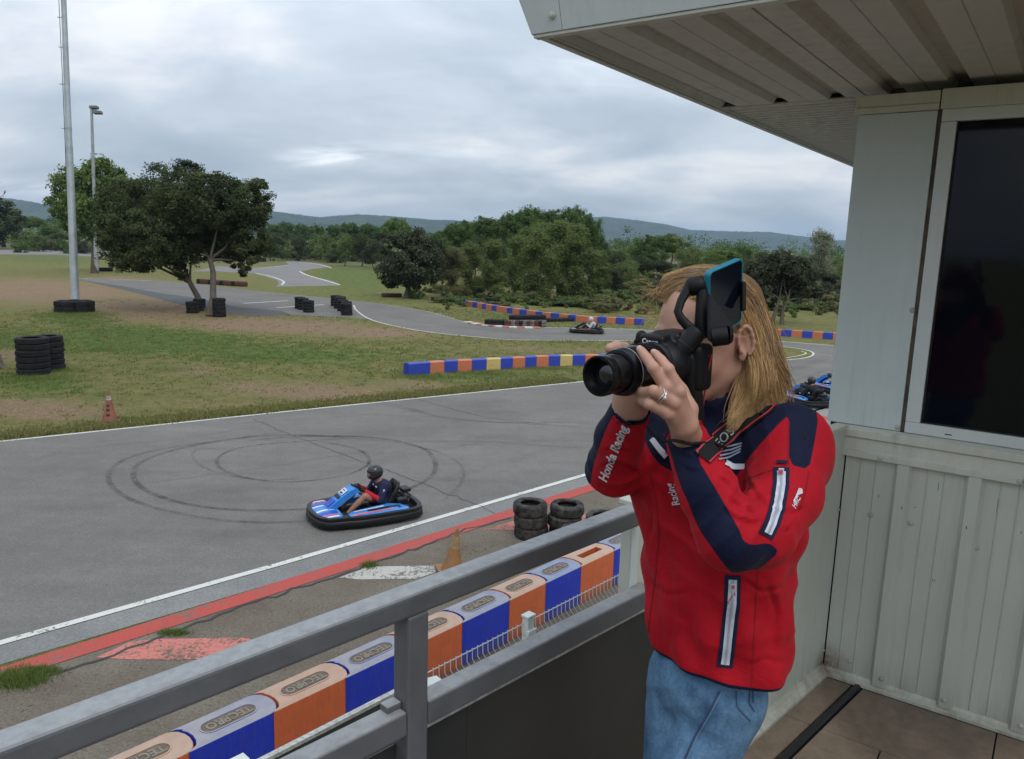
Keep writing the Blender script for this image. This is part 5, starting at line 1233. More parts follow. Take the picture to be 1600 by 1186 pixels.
# stones and litter on the apron
b = MB(); r_ = np.random.default_rng(91)
for i in range(900):
    x, y = r_.uniform(0, 960), r_.uniform(800, 1180); p = Z(x, y)
    s = r_.uniform(.004, .014); 
    if (p[:2] - np.array(red_l[1])) @ np.array([-math.sin(RAD(44.5)), math.cos(RAD(44.5))]) > -.25: continue
    b.box(p + ZZ * s * .5, s, s * r_.uniform(.5, 1), s * .5, Matrix.Rotation(r_.uniform(0, 3), 3, 'Z'))
o = b.build('gravel', simple('loose grit', (0.15, 0.13, 0.105), .95, var=.5, scale=3)); tag(o, 'loose grit scattered over the brown apron', 'gravel', kind='stuff')
M_TWIG = simple('dead twigs', (0.07, 0.045, 0.03), .95)
b = MB()
for i in range(160):
    x, y = [(730, 905), (740, 862), (960, 800)][i % 3]; p = Z(x + r_.normal(0, 22), y + r_.normal(0, 8)); a = r_.uniform(0, 6.28); l = r_.uniform(.02, .09)
    b.tube([p + ZZ * .01, p + np.array([math.cos(a) * l, math.sin(a) * l, .015])], .002, 3, cap=False)
o = b.build('debris', M_TWIG); tag(o, 'dead twigs and dry leaves on the gravel beyond the railing', 'debris', kind='stuff')
for k_, (r0, _, _) in VAR.items():
    if k_ not in used_var:
        for c in list(r0.children): bpy.data.objects.remove(c)
        bpy.data.objects.remove(r0)
# ================================================================== haze
b = MB(); b.box((0, 2500, 84), 9000, 9000, 85.0)
hz = b.build('haze', []); hm = bpy.data.materials.new('thin haze'); hm.use_nodes = True; hm.node_tree.nodes.clear()
pv = hm.node_tree.nodes.new('ShaderNodeVolumePrincipled'); mo = hm.node_tree.nodes.new('ShaderNodeOutputMaterial'); hm.node_tree.links.new(pv.outputs[0], mo.inputs['Volume'])
pv.inputs['Color'].default_value = (0.50, 0.72, 1.0, 1); pv.inputs['Density'].default_value = 1.0e-4; pv.inputs['Anisotropy'].default_value = 0.0
hz.data.materials.clear(); hz.data.materials.append(hm); tag(hz, 'thin blue air haze over the whole place', 'haze', kind='stuff')
# ================================================================== soft surfaces: distance field -> mesh
class Field:
    def __init__(s, lo, hi, h):
        s.lo = np.array(lo, float); s.h = h; s.n = (np.ceil((np.array(hi) - s.lo) / h).astype(int) + 1)
        s.f = np.full(s.n, 9.0, np.float32); s.lab = np.zeros(s.n, np.int16)
    def _slice(s, lo, hi):
        a = np.clip(np.floor((np.array(lo) - s.lo) / s.h).astype(int), 0, s.n - 1); b = np.clip(np.ceil((np.array(hi) - s.lo) / s.h).astype(int) + 1, 1, s.n)
        sl_ = tuple(slice(x, y) for x, y in zip(a, b))
        X = [(s.lo[i] + s.h * np.arange(a[i], b[i])).astype(np.float32) for i in range(3)]
        return sl_, X[0][:, None, None], X[1][None, :, None], X[2][None, None, :]
    def put(s, fn, lo, hi, k=0.0, lab=None, op='add', m=None):
        m = (k * 1.5 + 4 * s.h) if m is None else m
        sl_, X, Y, Z_ = s._slice(np.array(lo) - m, np.array(hi) + m)
        d = fn(X, Y, Z_).astype(np.float32); f = s.f[sl_]
        if op == 'add':
            if lab is not None: L_ = s.lab[sl_]; L_[d < f] = lab
            if k > 0: hh = np.clip(k - np.abs(d - f), 0, None) / k; s.f[sl_] = np.minimum(d, f) - hh * hh * k * .25
            else: s.f[sl_] = np.minimum(d, f)
        else:
            d = -d
            if k > 0: hh = np.clip(k - np.abs(d - f), 0, None) / k; s.f[sl_] = np.maximum(d, f) + hh * hh * k * .25
            else: s.f[sl_] = np.maximum(d, f)
        return s
    def cone(s, a, b, ra, rb, k=0.0, lab=None, op='add'):
        a = np.array(a, float); b = np.array(b, float); ba = b - a; L2 = ba @ ba + 1e-12
        def fn(X, Y, Z_):
            t = np.clip(((X - a[0]) * ba[0] + (Y - a[1]) * ba[1] + (Z_ - a[2]) * ba[2]) / L2, 0, 1)
            return np.sqrt((X - a[0] - t * ba[0]) ** 2 + (Y - a[1] - t * ba[1]) ** 2 + (Z_ - a[2] - t * ba[2]) ** 2) - (ra + (rb - ra) * t)
        r = max(ra, rb); return s.put(fn, np.minimum(a, b) - r, np.maximum(a, b) + r, k, lab, op)
    def chain(s, pts, rs, k=0.0, lab=None):
        for i in range(len(pts) - 1): s.cone(pts[i], pts[i + 1], rs[i], rs[i + 1], k, lab)
        return s
    def ell(s, c, r, ax=None, k=0.0, lab=None, op='add', p=2.0):
        c = np.array(c, float); ax = np.eye(3) if ax is None else np.array(ax); r = np.array(r, float)
        def fn(X, Y, Z_):
            q = [((X - c[0]) * a[0] + (Y - c[1]) * a[1] + (Z_ - c[2]) * a[2]) / rr for a, rr in zip(ax, r)]
            k0 = (np.abs(q[0]) ** p + np.abs(q[1]) ** p + np.abs(q[2]) ** p) ** (1 / p)
            k1 = np.sqrt((q[0] / r[0]) ** 2 + (q[1] / r[1]) ** 2 + (q[2] / r[2]) ** 2) + 1e-9
            return k0 * (k0 - 1) / k1
        R_ = r.max(); return s.put(fn, c - R_, c + R_, k, lab, op)
    def mesh(s):
        f = s.f; ins = f < 0
        c = ins[:-1, :-1, :-1].astype(np.int8)
        for dx, dy, dz in ((1, 0, 0), (0, 1, 0), (0, 0, 1), (1, 1, 0), (1, 0, 1), (0, 1, 1), (1, 1, 1)):
            c = c + ins[dx:f.shape[0] - 1 + dx, dy:f.shape[1] - 1 + dy, dz:f.shape[2] - 1 + dz]
        I = np.argwhere((c > 0) & (c < 8)); idx = np.full(c.shape, -1, np.int32); idx[tuple(I.T)] = np.arange(len(I))
        acc = np.zeros((len(I), 3)); cnt = np.zeros(len(I))
        corners = [(x, y, z) for x in (0, 1) for y in (0, 1) for z in (0, 1)]
        for i, a in enumerate(corners):
            for b in corners[i + 1:]:
                if sum(abs(p - q) for p, q in zip(a, b)) != 1: continue
                fa_ = f[I[:, 0] + a[0], I[:, 1] + a[1], I[:, 2] + a[2]]; fb_ = f[I[:, 0] + b[0], I[:, 1] + b[1], I[:, 2] + b[2]]
                m_ = (fa_ < 0) != (fb_ < 0); t = np.where(m_, fa_ / (fa_ - fb_ + 1e-12), 0)[:, None]
                acc += np.where(m_[:, None], np.array(a) + t * (np.array(b) - np.array(a)), 0); cnt += m_
        V = s.lo + s.h * (I + acc / np.maximum(cnt, 1)[:, None])
        lab = s.lab[tuple(I.T)]
        F = []
        for ax in range(3):
            n1, n2 = [(1, 2), (2, 0), (0, 1)][ax]
            sl0 = [slice(None)] * 3; sl1 = [slice(None)] * 3; sl0[ax] = slice(0, -1); sl1[ax] = slice(1, None)
            A_, B_ = ins[tuple(sl0)], ins[tuple(sl1)]; E_ = np.argwhere(A_ != B_)
            E_ = E_[(E_[:, n1] > 0) & (E_[:, n2] > 0) & (E_[:, n1] < f.shape[n1] - 1) & (E_[:, n2] < f.shape[n2] - 1)]
            flip = A_[tuple(E_.T)]
            def gi(o1, o2):
                q = E_.copy(); q[:, n1] -= o1; q[:, n2] -= o2; return idx[tuple(q.T)]
            quad = np.stack([gi(0, 0), gi(1, 0), gi(1, 1), gi(0, 1)], 1)
            quad[~flip] = quad[~flip][:, ::-1]; F.append(quad)
        F = np.concatenate(F); F = F[(F >= 0).all(1)]
        return V, F, lab
def relax(V, F, it=2, lam=.5):
    e = np.concatenate([F[:, [0, 1]], F[:, [1, 2]], F[:, [2, 3]], F[:, [3, 0]]]); n = len(V)
    for _ in range(it):
        acc = np.zeros_like(V); cnt = np.zeros(n)
        for i, j in ((0, 1), (1, 0)):
            for ax in range(3): acc[:, ax] += np.bincount(e[:, i], V[e[:, j], ax], n)
            cnt += np.bincount(e[:, i], minlength=n)
        V = V + lam * (acc / np.maximum(cnt, 1)[:, None] - V)
    return V
def soft_obj(fld, name, mats, parent, it=2, labmap=None, world=True):
    V, F, lab = fld.mesh(); V = relax(V, F, it)
    o = quick_mesh(name, V, F, mats, parent, smooth=True, world=world)
    if labmap is not None:
        lf = np.array([labmap.get(int(x), 0) for x in lab])[F[:, 0]]; o.data.polygons.foreach_set('material_index', lf.astype(np.int32))
    return o, V, F, lab
# ================================================================== karts and drivers
def cloth(name, c, rough=0.8, var=.12, b=.15):
    t = NT(name); v = t.obj(); n = t.noise(v, 30, 4, 0.6); n2 = t.noise(v, 9, 4, .6)
    t.col(t.mix(1.0, tuple(c), t.ramp(n, (0.3, 1 - var), (0.7, 1 + var)), 'MULTIPLY')).rough(rough).spec(.25).bump(n2, b, .01); return t.m
M_KBLK = simple('black kart plastic', (0.008, 0.008, 0.009), 0.42, var=.3, spec=.3); M_KBLUE = simple('sky blue kart fairing', (0.028, 0.20, 0.56), 0.3, var=.08)
M_KROYAL = simple('royal blue kart fairing', (0.012, 0.05, 0.42), 0.3, var=.08); M_KWHITE = simple('white kart decal', (0.62, 0.64, 0.66), 0.4); M_KORG = simple('orange kart decal', (0.62, 0.10, 0.04), 0.4)
M_STEEL = simple('kart steel', (0.25, 0.25, 0.25), 0.35, .8); M_SLICK = simple('slick kart tyre', (0.02, 0.02, 0.02), .7); M_ENG = simple('engine metal', (0.16, 0.16, 0.17), 0.4, .6)
M_NAVYC = cloth('navy race shirt', (0.012, 0.016, 0.045)); M_REDC = cloth('red sleeve cloth', (0.42, 0.012, 0.018)); M_BLKC = cloth('black cloth', (0.014, 0.014, 0.016)); M_WHTC = cloth('white race suit', (0.38, 0.39, 0.40))
def skin_mat(name, c=(0.34, 0.175, 0.115)):
    t = NT(name); v = t.obj(); n = t.noise(v, 14, 5, .6); n2 = t.noise(v, 90, 3, .6); n3 = t.noise(v, 5, 3)
    cc = t.mix(t.ramp(n3, (.35, 0), (.7, .35)), tuple(c), (c[0] * 1.05, c[1] * .78, c[2] * .75))
    t.col(t.mix(1.0, cc, t.ramp(n, (.3, .9), (.7, 1.08)), 'MULTIPLY')).rough(.48).spec(.35).bump(n2, .12, .002)
    t.p.inputs['Subsurface Weight'].default_value = .12; t.p.inputs['Subsurface Radius'].default_value = (.008, .003, .0015); t.p.inputs['Subsurface Scale'].default_value = .6; return t.m
M_SKIN2 = skin_mat('tanned skin', (0.30, 0.15, 0.095))
def kart(p, rz, label, c1, c2, group='karts', detail=True):
    k = empty('go_kart', (p[0], p[1], 0.012), rz, label=label, cat='go-kart', group=group)
    def B(mb, name, mat, par=None, **kw): return mb.build(name, mat, par or k, world=False, **kw)
    # plastic surround: swept flattened section round the whole kart
    half = [(1.02, 0), (1.01, .22), (.95, .42), (.84, .55), (.62, .60), (.50, .61), (.40, .655), (.2, .69), (-.1, .70), (-.4, .70), (-.66, .695), (-.84, .67), (-.97, .58), (-1.03, .42), (-1.05, .2), (-1.05, 0)]
    path = half + [(x, -y) for x, y in half[::-1][1:-1]]
    for nm, z, ww, hh, ins in (('bumper', .105, .055, .075, .03), ('bumper_ridge', .205, .05, .038, .05)):
        rings = []; n = len(path)
        for i, (x, y) in enumerate(path):
            a, c = np.array(path[i - 1]), np.array(path[(i + 1) % n]); t = c - a; t /= np.linalg.norm(t); nn = np.array([t[1], -t[0]])
            q = np.array([x, y]) - nn * ins * -1 if False else np.array([x, y]) * (1 - ins * .6)
            rings.append([np.array([*(q + nn * ww * math.copysign(abs(math.cos(u)) ** .6, math.cos(u))), z + hh * math.copysign(abs(math.sin(u)) ** .6, math.sin(u))]) for u in np.arange(10) * 2 * math.pi / 10])
        b = MB(); b.loft(rings + [rings[0]], cap=False); B(b, nm, M_KBLK, smooth=50)
    # side pods with coloured top fairing and stripes
    for s in (1, -1):
        rows_ = []
        for x, yi, yo, zi, zo in ((.46, .40, .60, .20, .235), (.36, .36, .63, .235, .25), (.15, .34, .66, .25, .25), (-.12, .34, .67, .27, .25), (-.36, .36, .67, .29, .255), (-.58, .42, .66, .27, .245), (-.70, .50, .64, .22, .235)):
            rows_.append([(x, s * yi, zi - .10), (x, s * yi, zi), (x, s * (yi + .04), zi + .022), (x, s * (yo - .05), zo + .02), (x, s * yo, zo), (x, s * yo, zo - .06)])
        b = MB(); b.loft(rows_, cap=False, closed=False); pod = B(b, 'side_pod', c1, smooth=40)
        for mm, y0, y1, x0, x1 in ((M_KORG, .60, .635, .40, -.40), (M_KBLK, .50, .56, .10, -.55), (M_KWHITE, .44, .475, .34, -.25)):
            b = MB(); xs = np.linspace(x0, x1, 7); vs = []
            for x in xs:
                zi = np.interp(-x, [-.46, -.36, -.15, .12, .36, .58, .70], [.20, .235, .25, .27, .29, .27, .22]) + .022; yi = np.interp(-x, [-.46, -.36, -.15, .12, .36, .58, .70], [.40, .36, .34, .34, .36, .42, .50]) + .04
                yo = np.interp(-x, [-.46, -.36, -.15, .12, .36, .58, .70], [.60, .63, .66, .67, .67, .66, .64]) - .05; zo = np.interp(-x, [-.46, -.36, -.15, .12, .36, .58, .70], [.235, .25, .25, .25, .255, .245, .235]) + .02
                for y in (y0, y1): yy = min(max(y, yi), yo); vs.append((x, s * y, zi + (zo - zi) * (yy - yi) / (yo - yi) + .006 - max(0, y - yo) * .35))
            b.add(vs, [(2 * i, 2 * i + 1, 2 * i + 3, 2 * i + 2) for i in range(6)]); B(b, 'stripe', mm, pod)
    # nose fairing
    rows_ = []
    for x, w, z in ((.99, .30, .17), (.95, .42, .215), (.86, .50, .235), (.72, .54, .24), (.60, .55, .235), (.52, .50, .20)):
        rows_.append([(x, -w, z - .06), (x, -w * .97, z), (x, -w * .5, z + .018), (x, 0, z + .028), (x, w * .5, z + .018), (x, w * .97, z), (x, w, z - .06)])
    b = MB(); b.loft(rows_, cap=False, closed=False); nose = B(b, 'nose_fairing', c1, smooth=40)
    for s in (1, -1):
        for (xa, xb, ya, yb, mm) in ((.95, .62, .10, .16, M_KWHITE), (.93, .60, .22, .33, c2), (.90, .60, .37, .41, M_KORG), (.88, .62, .44, .50, M_KWHITE)):
            b = MB(); vs = []
            for x in np.linspace(xa, xb, 4):
                w = np.interp(-x, [-.99, -.95, -.86, -.72, -.60, -.52], [.30, .42, .50, .54, .55, .50]); z = np.interp(-x, [-.99, -.95, -.86, -.72, -.60, -.52], [.17, .215, .235, .24, .235, .20])
                for y in (ya, yb): yy = min(y, w * .96); vs.append((x, s * yy, z + np.interp(yy / w, [0, .5, .97], [.028, .018, 0]) + .006))
            b.add(vs, [(2 * i, 2 * i + 1, 2 * i + 3, 2 * i + 2) for i in range(3)]); B(b, 'stripe', mm, nose)
    # front panel rising to the steering wheel
    rows_ = []
    for x, z, w in ((.76, .25, .13), (.60, .37, .135), (.44, .48, .14), (.29, .575, .15), (.20, .615, .16), (.16, .60, .15)):
        rows_.append([(x - .07, -w, z - .09), (x, -w, z), (x + .012, -w * .5, z + .012), (x + .014, 0, z + .014), (x + .012, w * .5, z + .012), (x, w, z), (x - .07, w, z - .09)])
    b = MB(); b.loft(rows_, cap=False, closed=False); fp_ = B(b, 'front_panel', c1, smooth=40)
    for (f0, f1, y0, y1, mm) in ((.10, .42, -.10, .10, c2), (.50, .62, -.11, .11, M_KBLK), (.68, .95, -.10, .10, M_KWHITE), (.70, .78, -.07, .07, M_KBLK), (.84, .9, -.07, .05, c2)):
        b = MB(); vs = []
        for f in (f0, f1):
            i = np.interp(f, [0, 1], [0, 3]); x = np.interp(i, range(4), [.76, .60, .44, .29]); z = np.interp(i, range(4), [.25, .37, .48, .575])
            for y in (y0, y1): vs.append((x + .020, y, z + .020))
        b.add(vs, [(0, 1, 3, 2)]); B(b, 'decal', mm, fp_)
    # floor, frame, wheels, seat, steering, engine
    b = MB(); b.prism([(.88, -.22), (.88, .22), (.2, .30), (-.35, .30), (-.35, -.30), (.2, -.30)], .045, .055); B(b, 'floor_tray', M_KBLK)
    b = MB()
    for s in (1, -1):
        b.tube([(.92, s * .2, .07), (.5, s * .30, .07), (0, s * .33, .07), (-.5, s * .30, .09), (-.86, s * .30, .10)], .016, 6); b.tube([(.52, s * .3, .12), (.52, s * .50, .14)], .02, 6)
    b.tube([(-.52, -.6, .14), (-.52, .6, .14)], .02, 6); b.tube([(-.86, -.55, .18), (-.86, .55, .18)], .02, 6); b.tube([(-.80, -.30, .20), (-.88, -.26, .36), (-.88, .26, .36), (-.80, .30, .20)], .018, 6)
    B(b, 'chassis', M_KBLK, smooth=60)
    for x, y, r, w in ((.52, .54, .125, .12), (.52, -.54, .125, .12), (-.52, .53, .14, .19), (-.52, -.53, .14, .19)):
        axw = [[0, 0, 1], [1, 0, 0], [0, 1, 0]]
        b = MB(); b.lathe([(r * .55, -w / 2), (r * .85, -w / 2), (r, -w * .36), (r, w * .36), (r * .85, w / 2), (r * .55, w / 2)], (x, y, r), 18, axw); wh = B(b, 'wheel', M_SLICK, smooth=40)
        b = MB(); b.lathe([(.001, -w * .40), (r * .3, -w * .40), (r * .54, -w * .46), (r * .54, w * .46), (r * .3, w * .40), (.001, w * .40)], (x, y, r), 14, axw); B(b, 'rim', M_STEEL, wh, smooth=40)
    b = MB(); b.loft([[(x, y * w, z) for x, y, z in ((-.10, -.2, .12 + dz), (-.32, -.21, .14 + dz), (-.46, -.20, .40), (-.52, -.17, .62), (-.55, 0, .64), (-.52, .17, .62), (-.46, .20, .40), (-.32, .21, .14 + dz), (-.10, .2, .12 + dz))] for w, dz in ((1, 0),)], cap=False) if False else None
    rows_ = []
    for x, z, w, lip in ((-.16, .13, .17, .05), (-.30, .09, .19, .09), (-.46, .09, .20, .14), (-.56, .16, .20, .16), (-.62, .32, .20, .13), (-.67, .48, .19, .08), (-.70, .60, .16, .03)):
        rows_.append([(x + lip, -w, z + lip * .5), (x + .01, -w * .9, z + .01), (x, 0, z), (x + .01, w * .9, z + .01), (x + lip, w, z + lip * .5)])
    b = MB(); b.loft(rows_, cap=False, closed=False); se = B(b, 'seat', M_KBLK, smooth=50); md = se.modifiers.new('thick', 'SOLIDIFY'); md.thickness = .02
    cw = np.array([.12, 0, .57]); ax3 = np.array([-.62, 0, .78]); u_ = np.array([0, 1, 0.]); v_ = np.cross(ax3, u_)
    b = MB(); ring_ = [cw + u_ * .145 * math.cos(a) + v_ * .125 * math.sin(a) for a in np.arange(24) * 2 * math.pi / 24]; b.tube(ring_ + [ring_[0]], .014, 7, cap=False); b.tube([cw - u_ * .14, cw + u_ * .14], .012, 6); b.tube([cw, cw - v_ * .12], .012, 6)
    sw = B(b, 'steering_wheel', M_KBLK, smooth=60); b = MB(); b.tube([cw, cw - ax3 * .5], .012, 6); B(b, 'column', M_STEEL, sw)
    b = MB(); b.box(cw + ax3 * .03, .06, .075, .022, [v_, u_, ax3]); B(b, 'display_pad', M_KBLK, sw, bevel=.01)
    b = MB(); b.box((-.42, -.36, .24), .13, .10, .10); b.lathe([(.07, 0), (.07, .10), (.04, .12)], (-.30, -.36, .32), 12, cap=True); B(b, 'engine', M_ENG, bevel=.012)
    b = MB()
    for q in range(6): b.box((-.42 , -.36, .30 + q * .022), .10, .085, .006)
    B(b, 'cooling_fins', M_ENG)
    b = MB(); b.tube([(-.55, -.40, .28), (-.72, -.36, .33), (-.82, -.1, .33), (-.82, .2, .33)], .035, 8); B(b, 'exhaust', M_ENG, smooth=60)
    b = MB(); b.box((-.86, .02, .42), .09, .13, .035); b.box((-.66, .34, .30), .11, .08, .06); B(b, 'airbox', M_KBLK, bevel=.02)
    for s in (1, -1):
        b = MB(); b.tube([(.66, s * .12, .06), (.68, s * .13, .17), (.64, s * .16, .20)], .010, 6); B(b, 'pedal', M_STEEL, smooth=60)
    return k
def driver(p, rz, label, top, fore, legs, shoe=M_BLKC, head=None, lean=0.0):
    t = empty('person', (p[0] - .17 * math.cos(rz), p[1] - .17 * math.sin(rz), 0.012), rz, label=label, cat='person', group='kart drivers'); t.scale = (1.09, 1.09, 1.07)
    f = Field((-.62, -.42, .02), (.80, .42, 1.02), .0125)
    # 1 torso, 2 upper arm, 3 forearm, 4 glove, 5 shorts, 6 leg, 7 shoe, 8 neck
    f.ell((-.24, 0, .22), (.15, .165, .11), None, .02, 5); f.cone((-.26, 0, .27), (-.24, 0, .46), .13, .145, .05, 1); f.ell((-.20, 0, .50), (.135, .20, .135), None, .05, 1); f.cone((-.16, 0, .58), (-.10, 0, .68), .066, .058, .03, 8)
    for s in (1, -1):
        sh, el, ha = np.array([-.17, s * .195, .56]), np.array([-.06, s * .30, .34]), np.array([.20, s * .135, .53])
        f.chain([sh, el], [.080, .062], .035, 2); f.chain([el, el + (ha - el) * .82], [.050, .036], .02, 3)
        f.ell(el + (ha - el) * .95, (.045, .032, .036), None, .012, 4)
        for q in range(4): a = ha + np.array([.012 - .012 * q, s * (.016), -.022 + .016 * q]); f.chain([a, a + np.array([.034, s * -.004, .006]), a + np.array([.024, s * -.032, .01])], [.011, .0105, .009], .004, 4)
        f.chain([ha + np.array([-.02, -s * .02, .01]), ha + np.array([.0, -s * .045, .02])], [.012, .009], .004, 4)
        hp, kn, an, to = np.array([-.20, s * .10, .21]), np.array([.20, s * .215, .43]), np.array([.50, s * .17, .14]), np.array([.66, s * .14, .16])
        f.chain([hp, hp + (kn - hp) * .62], [.098, .078], .03, 5); f.chain([hp + (kn - hp) * .60, kn], [.068, .055], .01, 6); f.chain([kn, kn + (an - kn) * .35, an], [.054, .056, .034], .012, 6)
        f.chain([an, an + np.array([.02, 0, -.03]), to], [.038, .042, .032], .015, 7)
    soft_obj(f, 'body', [top, fore, M_BLKC, legs, shoe, M_SKIN2, M_NAVYC if legs is M_SKIN2 else legs], t, 2, {1: 0, 2: 0, 3: 1, 4: 2, 5: 6, 6: 3, 7: 4, 8: 5}, world=False)
    hc = np.array([-.075, 0, .785]); g = Field(hc - .19, hc + .19, .009)
    g.ell(hc, (.148, .122, .135), None, 0, 0); g.ell(hc + [.035, 0, -.055], (.115, .095, .085), None, .03, 0); g.ell(hc + [.155, 0, -.025], (.075, .078, .048), None, .01, 0, op='sub')
    soft_obj(g, 'helmet', head or simple('glossy black helmet', (0.02, 0.021, 0.024), .25), t, 2, world=False)
    g = Field(hc - .17, hc + .17, .010); g.ell(hc + [.018, 0, -.03], (.105, .085, .10), None, 0, 0); g.cone(hc + [.118, 0, -.035], hc + [.128, 0, -.055], .012, .014, .01); soft_obj(g, 'face', M_SKIN2, t, 1, world=False)
    b = MB(); b.loft([[hc + np.array([.150 * math.cos(a) * .98, .125 * math.sin(a), z]) for a in np.linspace(-1.0, 1.0, 9)] for z in (.012, .030)], cap=False, closed=False); b.build('visor_peak', M_KBLK, t, world=False)
    return t
kc = Z(585, 822)[:2]; hd = RAD(211); fwd_ = np.array([math.cos(hd), math.sin(hd)]); left_ = np.array([-fwd_[1], fwd_[0]])
kc = kc - left_ * (.62 if (left_ @ np.array([0, -1])) > 0 else -.62)
kart(kc, hd, 'blue and black go-kart turning on the track in front of the white line', M_KBLUE, M_KROYAL)
dr = driver(kc, hd, 'driver in navy and red shirt, shorts and black helmet in the nearest kart', M_NAVYC, M_REDC, M_SKIN2)
for (a_, mat_, w_, h_, y_) in ((0, simple('yellow badge', (0.6, .36, .03), .6), .026, .018, .0), (0, simple('red badge', (0.5, .03, .02), .6), .030, .014, -.032), (0, M_KWHITE, .016, .016, .036)):
    b = MB(); c_ = np.array([-.125, .300, .48 + y_]); b.box(c_, w_, .003, h_, [[.85, .25, -.45], [-.35, .93, .1], [.45, .1, .88]]); b.build('sleeve_badge', mat_, dr, world=False)
b = MB(); b.box((-.062, .08, .53), .004, .028, .010); b.box((-.062, -.06, .535), .004, .02, .012); b.build('chest_print', M_KWHITE, dr, world=False)
k2 = Z(916, 520)[:2]; kart(k2, RAD(172), 'dark go-kart with a white-suited driver far off on the upper bend', M_KBLK, M_STEEL); driver(k2, RAD(172), 'driver in white suit and white helmet in the far dark kart', M_WHTC, M_WHTC, M_BLKC, head=simple('white helmet', (.42, .44, .46), .3))
k3 = Z(1257, 629)[:2]; kart(k3, RAD(112), 'blue go-kart with a driver in black queuing beside the pavement', M_KBLUE, M_KWHITE); driver(k3, RAD(112), 'driver in black with black helmet in the kart behind the shoulder', M_BLKC, M_BLKC, M_BLKC)
k4 = Z(1299, 611)[:2]; kart(k4, RAD(116), 'blue and white go-kart without driver half behind the cabin pillar', M_KBLUE, M_KROYAL)
# ================================================================== the woman with the camera
def sdpoly(pts, poly):
    """signed distance (pixels) to a polygon, positive inside"""
    p = np.asarray(pts, float); poly = np.asarray(poly, float); n = len(poly); d = np.full(len(p), 1e9); ins = np.zeros(len(p), bool)
    for i in range(n):
        a, b = poly[i], poly[(i + 1) % n]; e = b - a; w = p - a; t = np.clip((w @ e) / (e @ e), 0, 1); d = np.minimum(d, np.hypot(*(w - t[:, None] * e).T))
        c = (a[1] > p[:, 1]) != (b[1] > p[:, 1]); xi = (b[0] - a[0]) * (p[:, 1] - a[1]) / (b[1] - a[1] + 1e-12) + a[0]; ins ^= c & (p[:, 0] < xi)
    return np.where(ins, d, -d)
def smooth_poly(poly, it=1):
    for _ in range(it):
        q = []; n = len(poly)
        for i in range(n):
            a, b = np.array(poly[i], float), np.array(poly[(i + 1) % n], float); q += [tuple(a * .8 + b * .2), tuple(a * .2 + b * .8)]
        poly = q
    return poly
woman = empty('person', np.array([*P(1118, 1060, 1.50)[:2], DZ]), label='woman in red and navy softshell jacket and jeans photographing over the railing', cat='person')
FA = RAD(46); TF = np.array([-math.sin(FA), -math.cos(FA), 0]); TL = np.array([math.cos(FA), -math.sin(FA), 0])     # torso forward / her left
HA = RAD(58); HFh = np.array([-math.sin(HA), -math.cos(HA), 0]); HL = np.array([math.cos(HA), -math.sin(HA), 0])
hp_ = RAD(9); HF = HFh * math.cos(hp_) - ZZ * math.sin(hp_); HU = HFh * math.sin(hp_) + ZZ * math.cos(hp_)

# ---------------- jacket
JH = float(P(1150, 1078, 1.375)[2])                      # hem height
hemc = P(1117, 1045, 1.50); hemc[2] = JH; neck = P(1120, 652, 1.46)
SLh, SRh = neck + TL * .150 - ZZ * .045, neck - TL * .150 - ZZ * .035
SLp = P(1233, 692, 1.345); ELp = P(1186, 832, 1.195); EL2 = P(1142, 838, 1.165); ML = P(1106, 766, 1.185); WL = P(1068, 674, 1.232)
SRp = P(1020, 700, 1.585); ERp = P(960, 732, 1.475); MRp = P(968, 684, 1.40); WR = P(985, 640, 1.335)
jl = np.min([hemc, SLp, ELp, EL2, WL, SRp, ERp, WR, neck], 0) - .2; jh = np.max([hemc, SLp, ELp, WL, SRp, ERp, WR, neck + ZZ * .05], 0) + .2
jk = Field(jl, jh, .0046)
secs = [(0.00, .141, .100), (.03, .143, .102), (.14, .144, .102), (.30, .143, .101), (.45, .148, .104), (.62, .165, .115), (.78, .172, .120), (.90, .160, .110), (1.0, .105, .085)]
sz_, sa_, sb_ = [np.array(q) for q in zip(*secs)]
top_t = neck - ZZ * .02
def torso_fn(X, Y, Z_):
    t = (Z_ - hemc[2]) / (top_t[2] - hemc[2]); tc = np.clip(t, 0, 1)
    cx = hemc[0] + (top_t[0] - hemc[0]) * tc; cy = hemc[1] + (top_t[1] - hemc[1]) * tc
    a = np.interp(tc.ravel(), sz_, sa_).reshape(tc.shape); b = np.interp(tc.ravel(), sz_, sb_).reshape(tc.shape)
    u = (X - cx) * TL[0] + (Y - cy) * TL[1]; v = (X - cx) * TF[0] + (Y - cy) * TF[1]
    r = (np.abs(u / a) ** 2.3 + np.abs(v / b) ** 2.3) ** (1 / 2.3); th = np.arctan2(v, u)
    # cloth hangs in soft folds
    fold = .0035 * np.sin(th * 5 + tc * 9) * np.sin(tc * 7 + th) + .0028 * np.sin(th * 9 - tc * 16) + .003 * np.sin(tc * 26 + 2.2 * np.sin(th * 2)) * np.clip(1.1 - tc, 0, 1) * .8
    d = (r - 1) * np.minimum(a, b) - fold
    return np.maximum(d, np.maximum(hemc[2] - Z_, Z_ - top_t[2]) * .9)
jk.put(torso_fn, [min(hemc[0], top_t[0]) - .2, min(hemc[1], top_t[1]) - .2, hemc[2] - .01], [max(hemc[0], top_t[0]) + .2, max(hemc[1], top_t[1]) + .2, top_t[2] + .02], 0, 1)
jk.cone(neck - ZZ * .035, SLh, .060, .062, .05, 1); jk.cone(neck - ZZ * .035, SRh, .060, .062, .05, 1)
jk.cone(SLh, SLp, .062, .063, .04, 2); jk.cone(SLp, P(1226, 772, 1.27), .063, .057, .03, 2); jk.cone(P(1226, 772, 1.27), ELp, .057, .054, .02, 2)
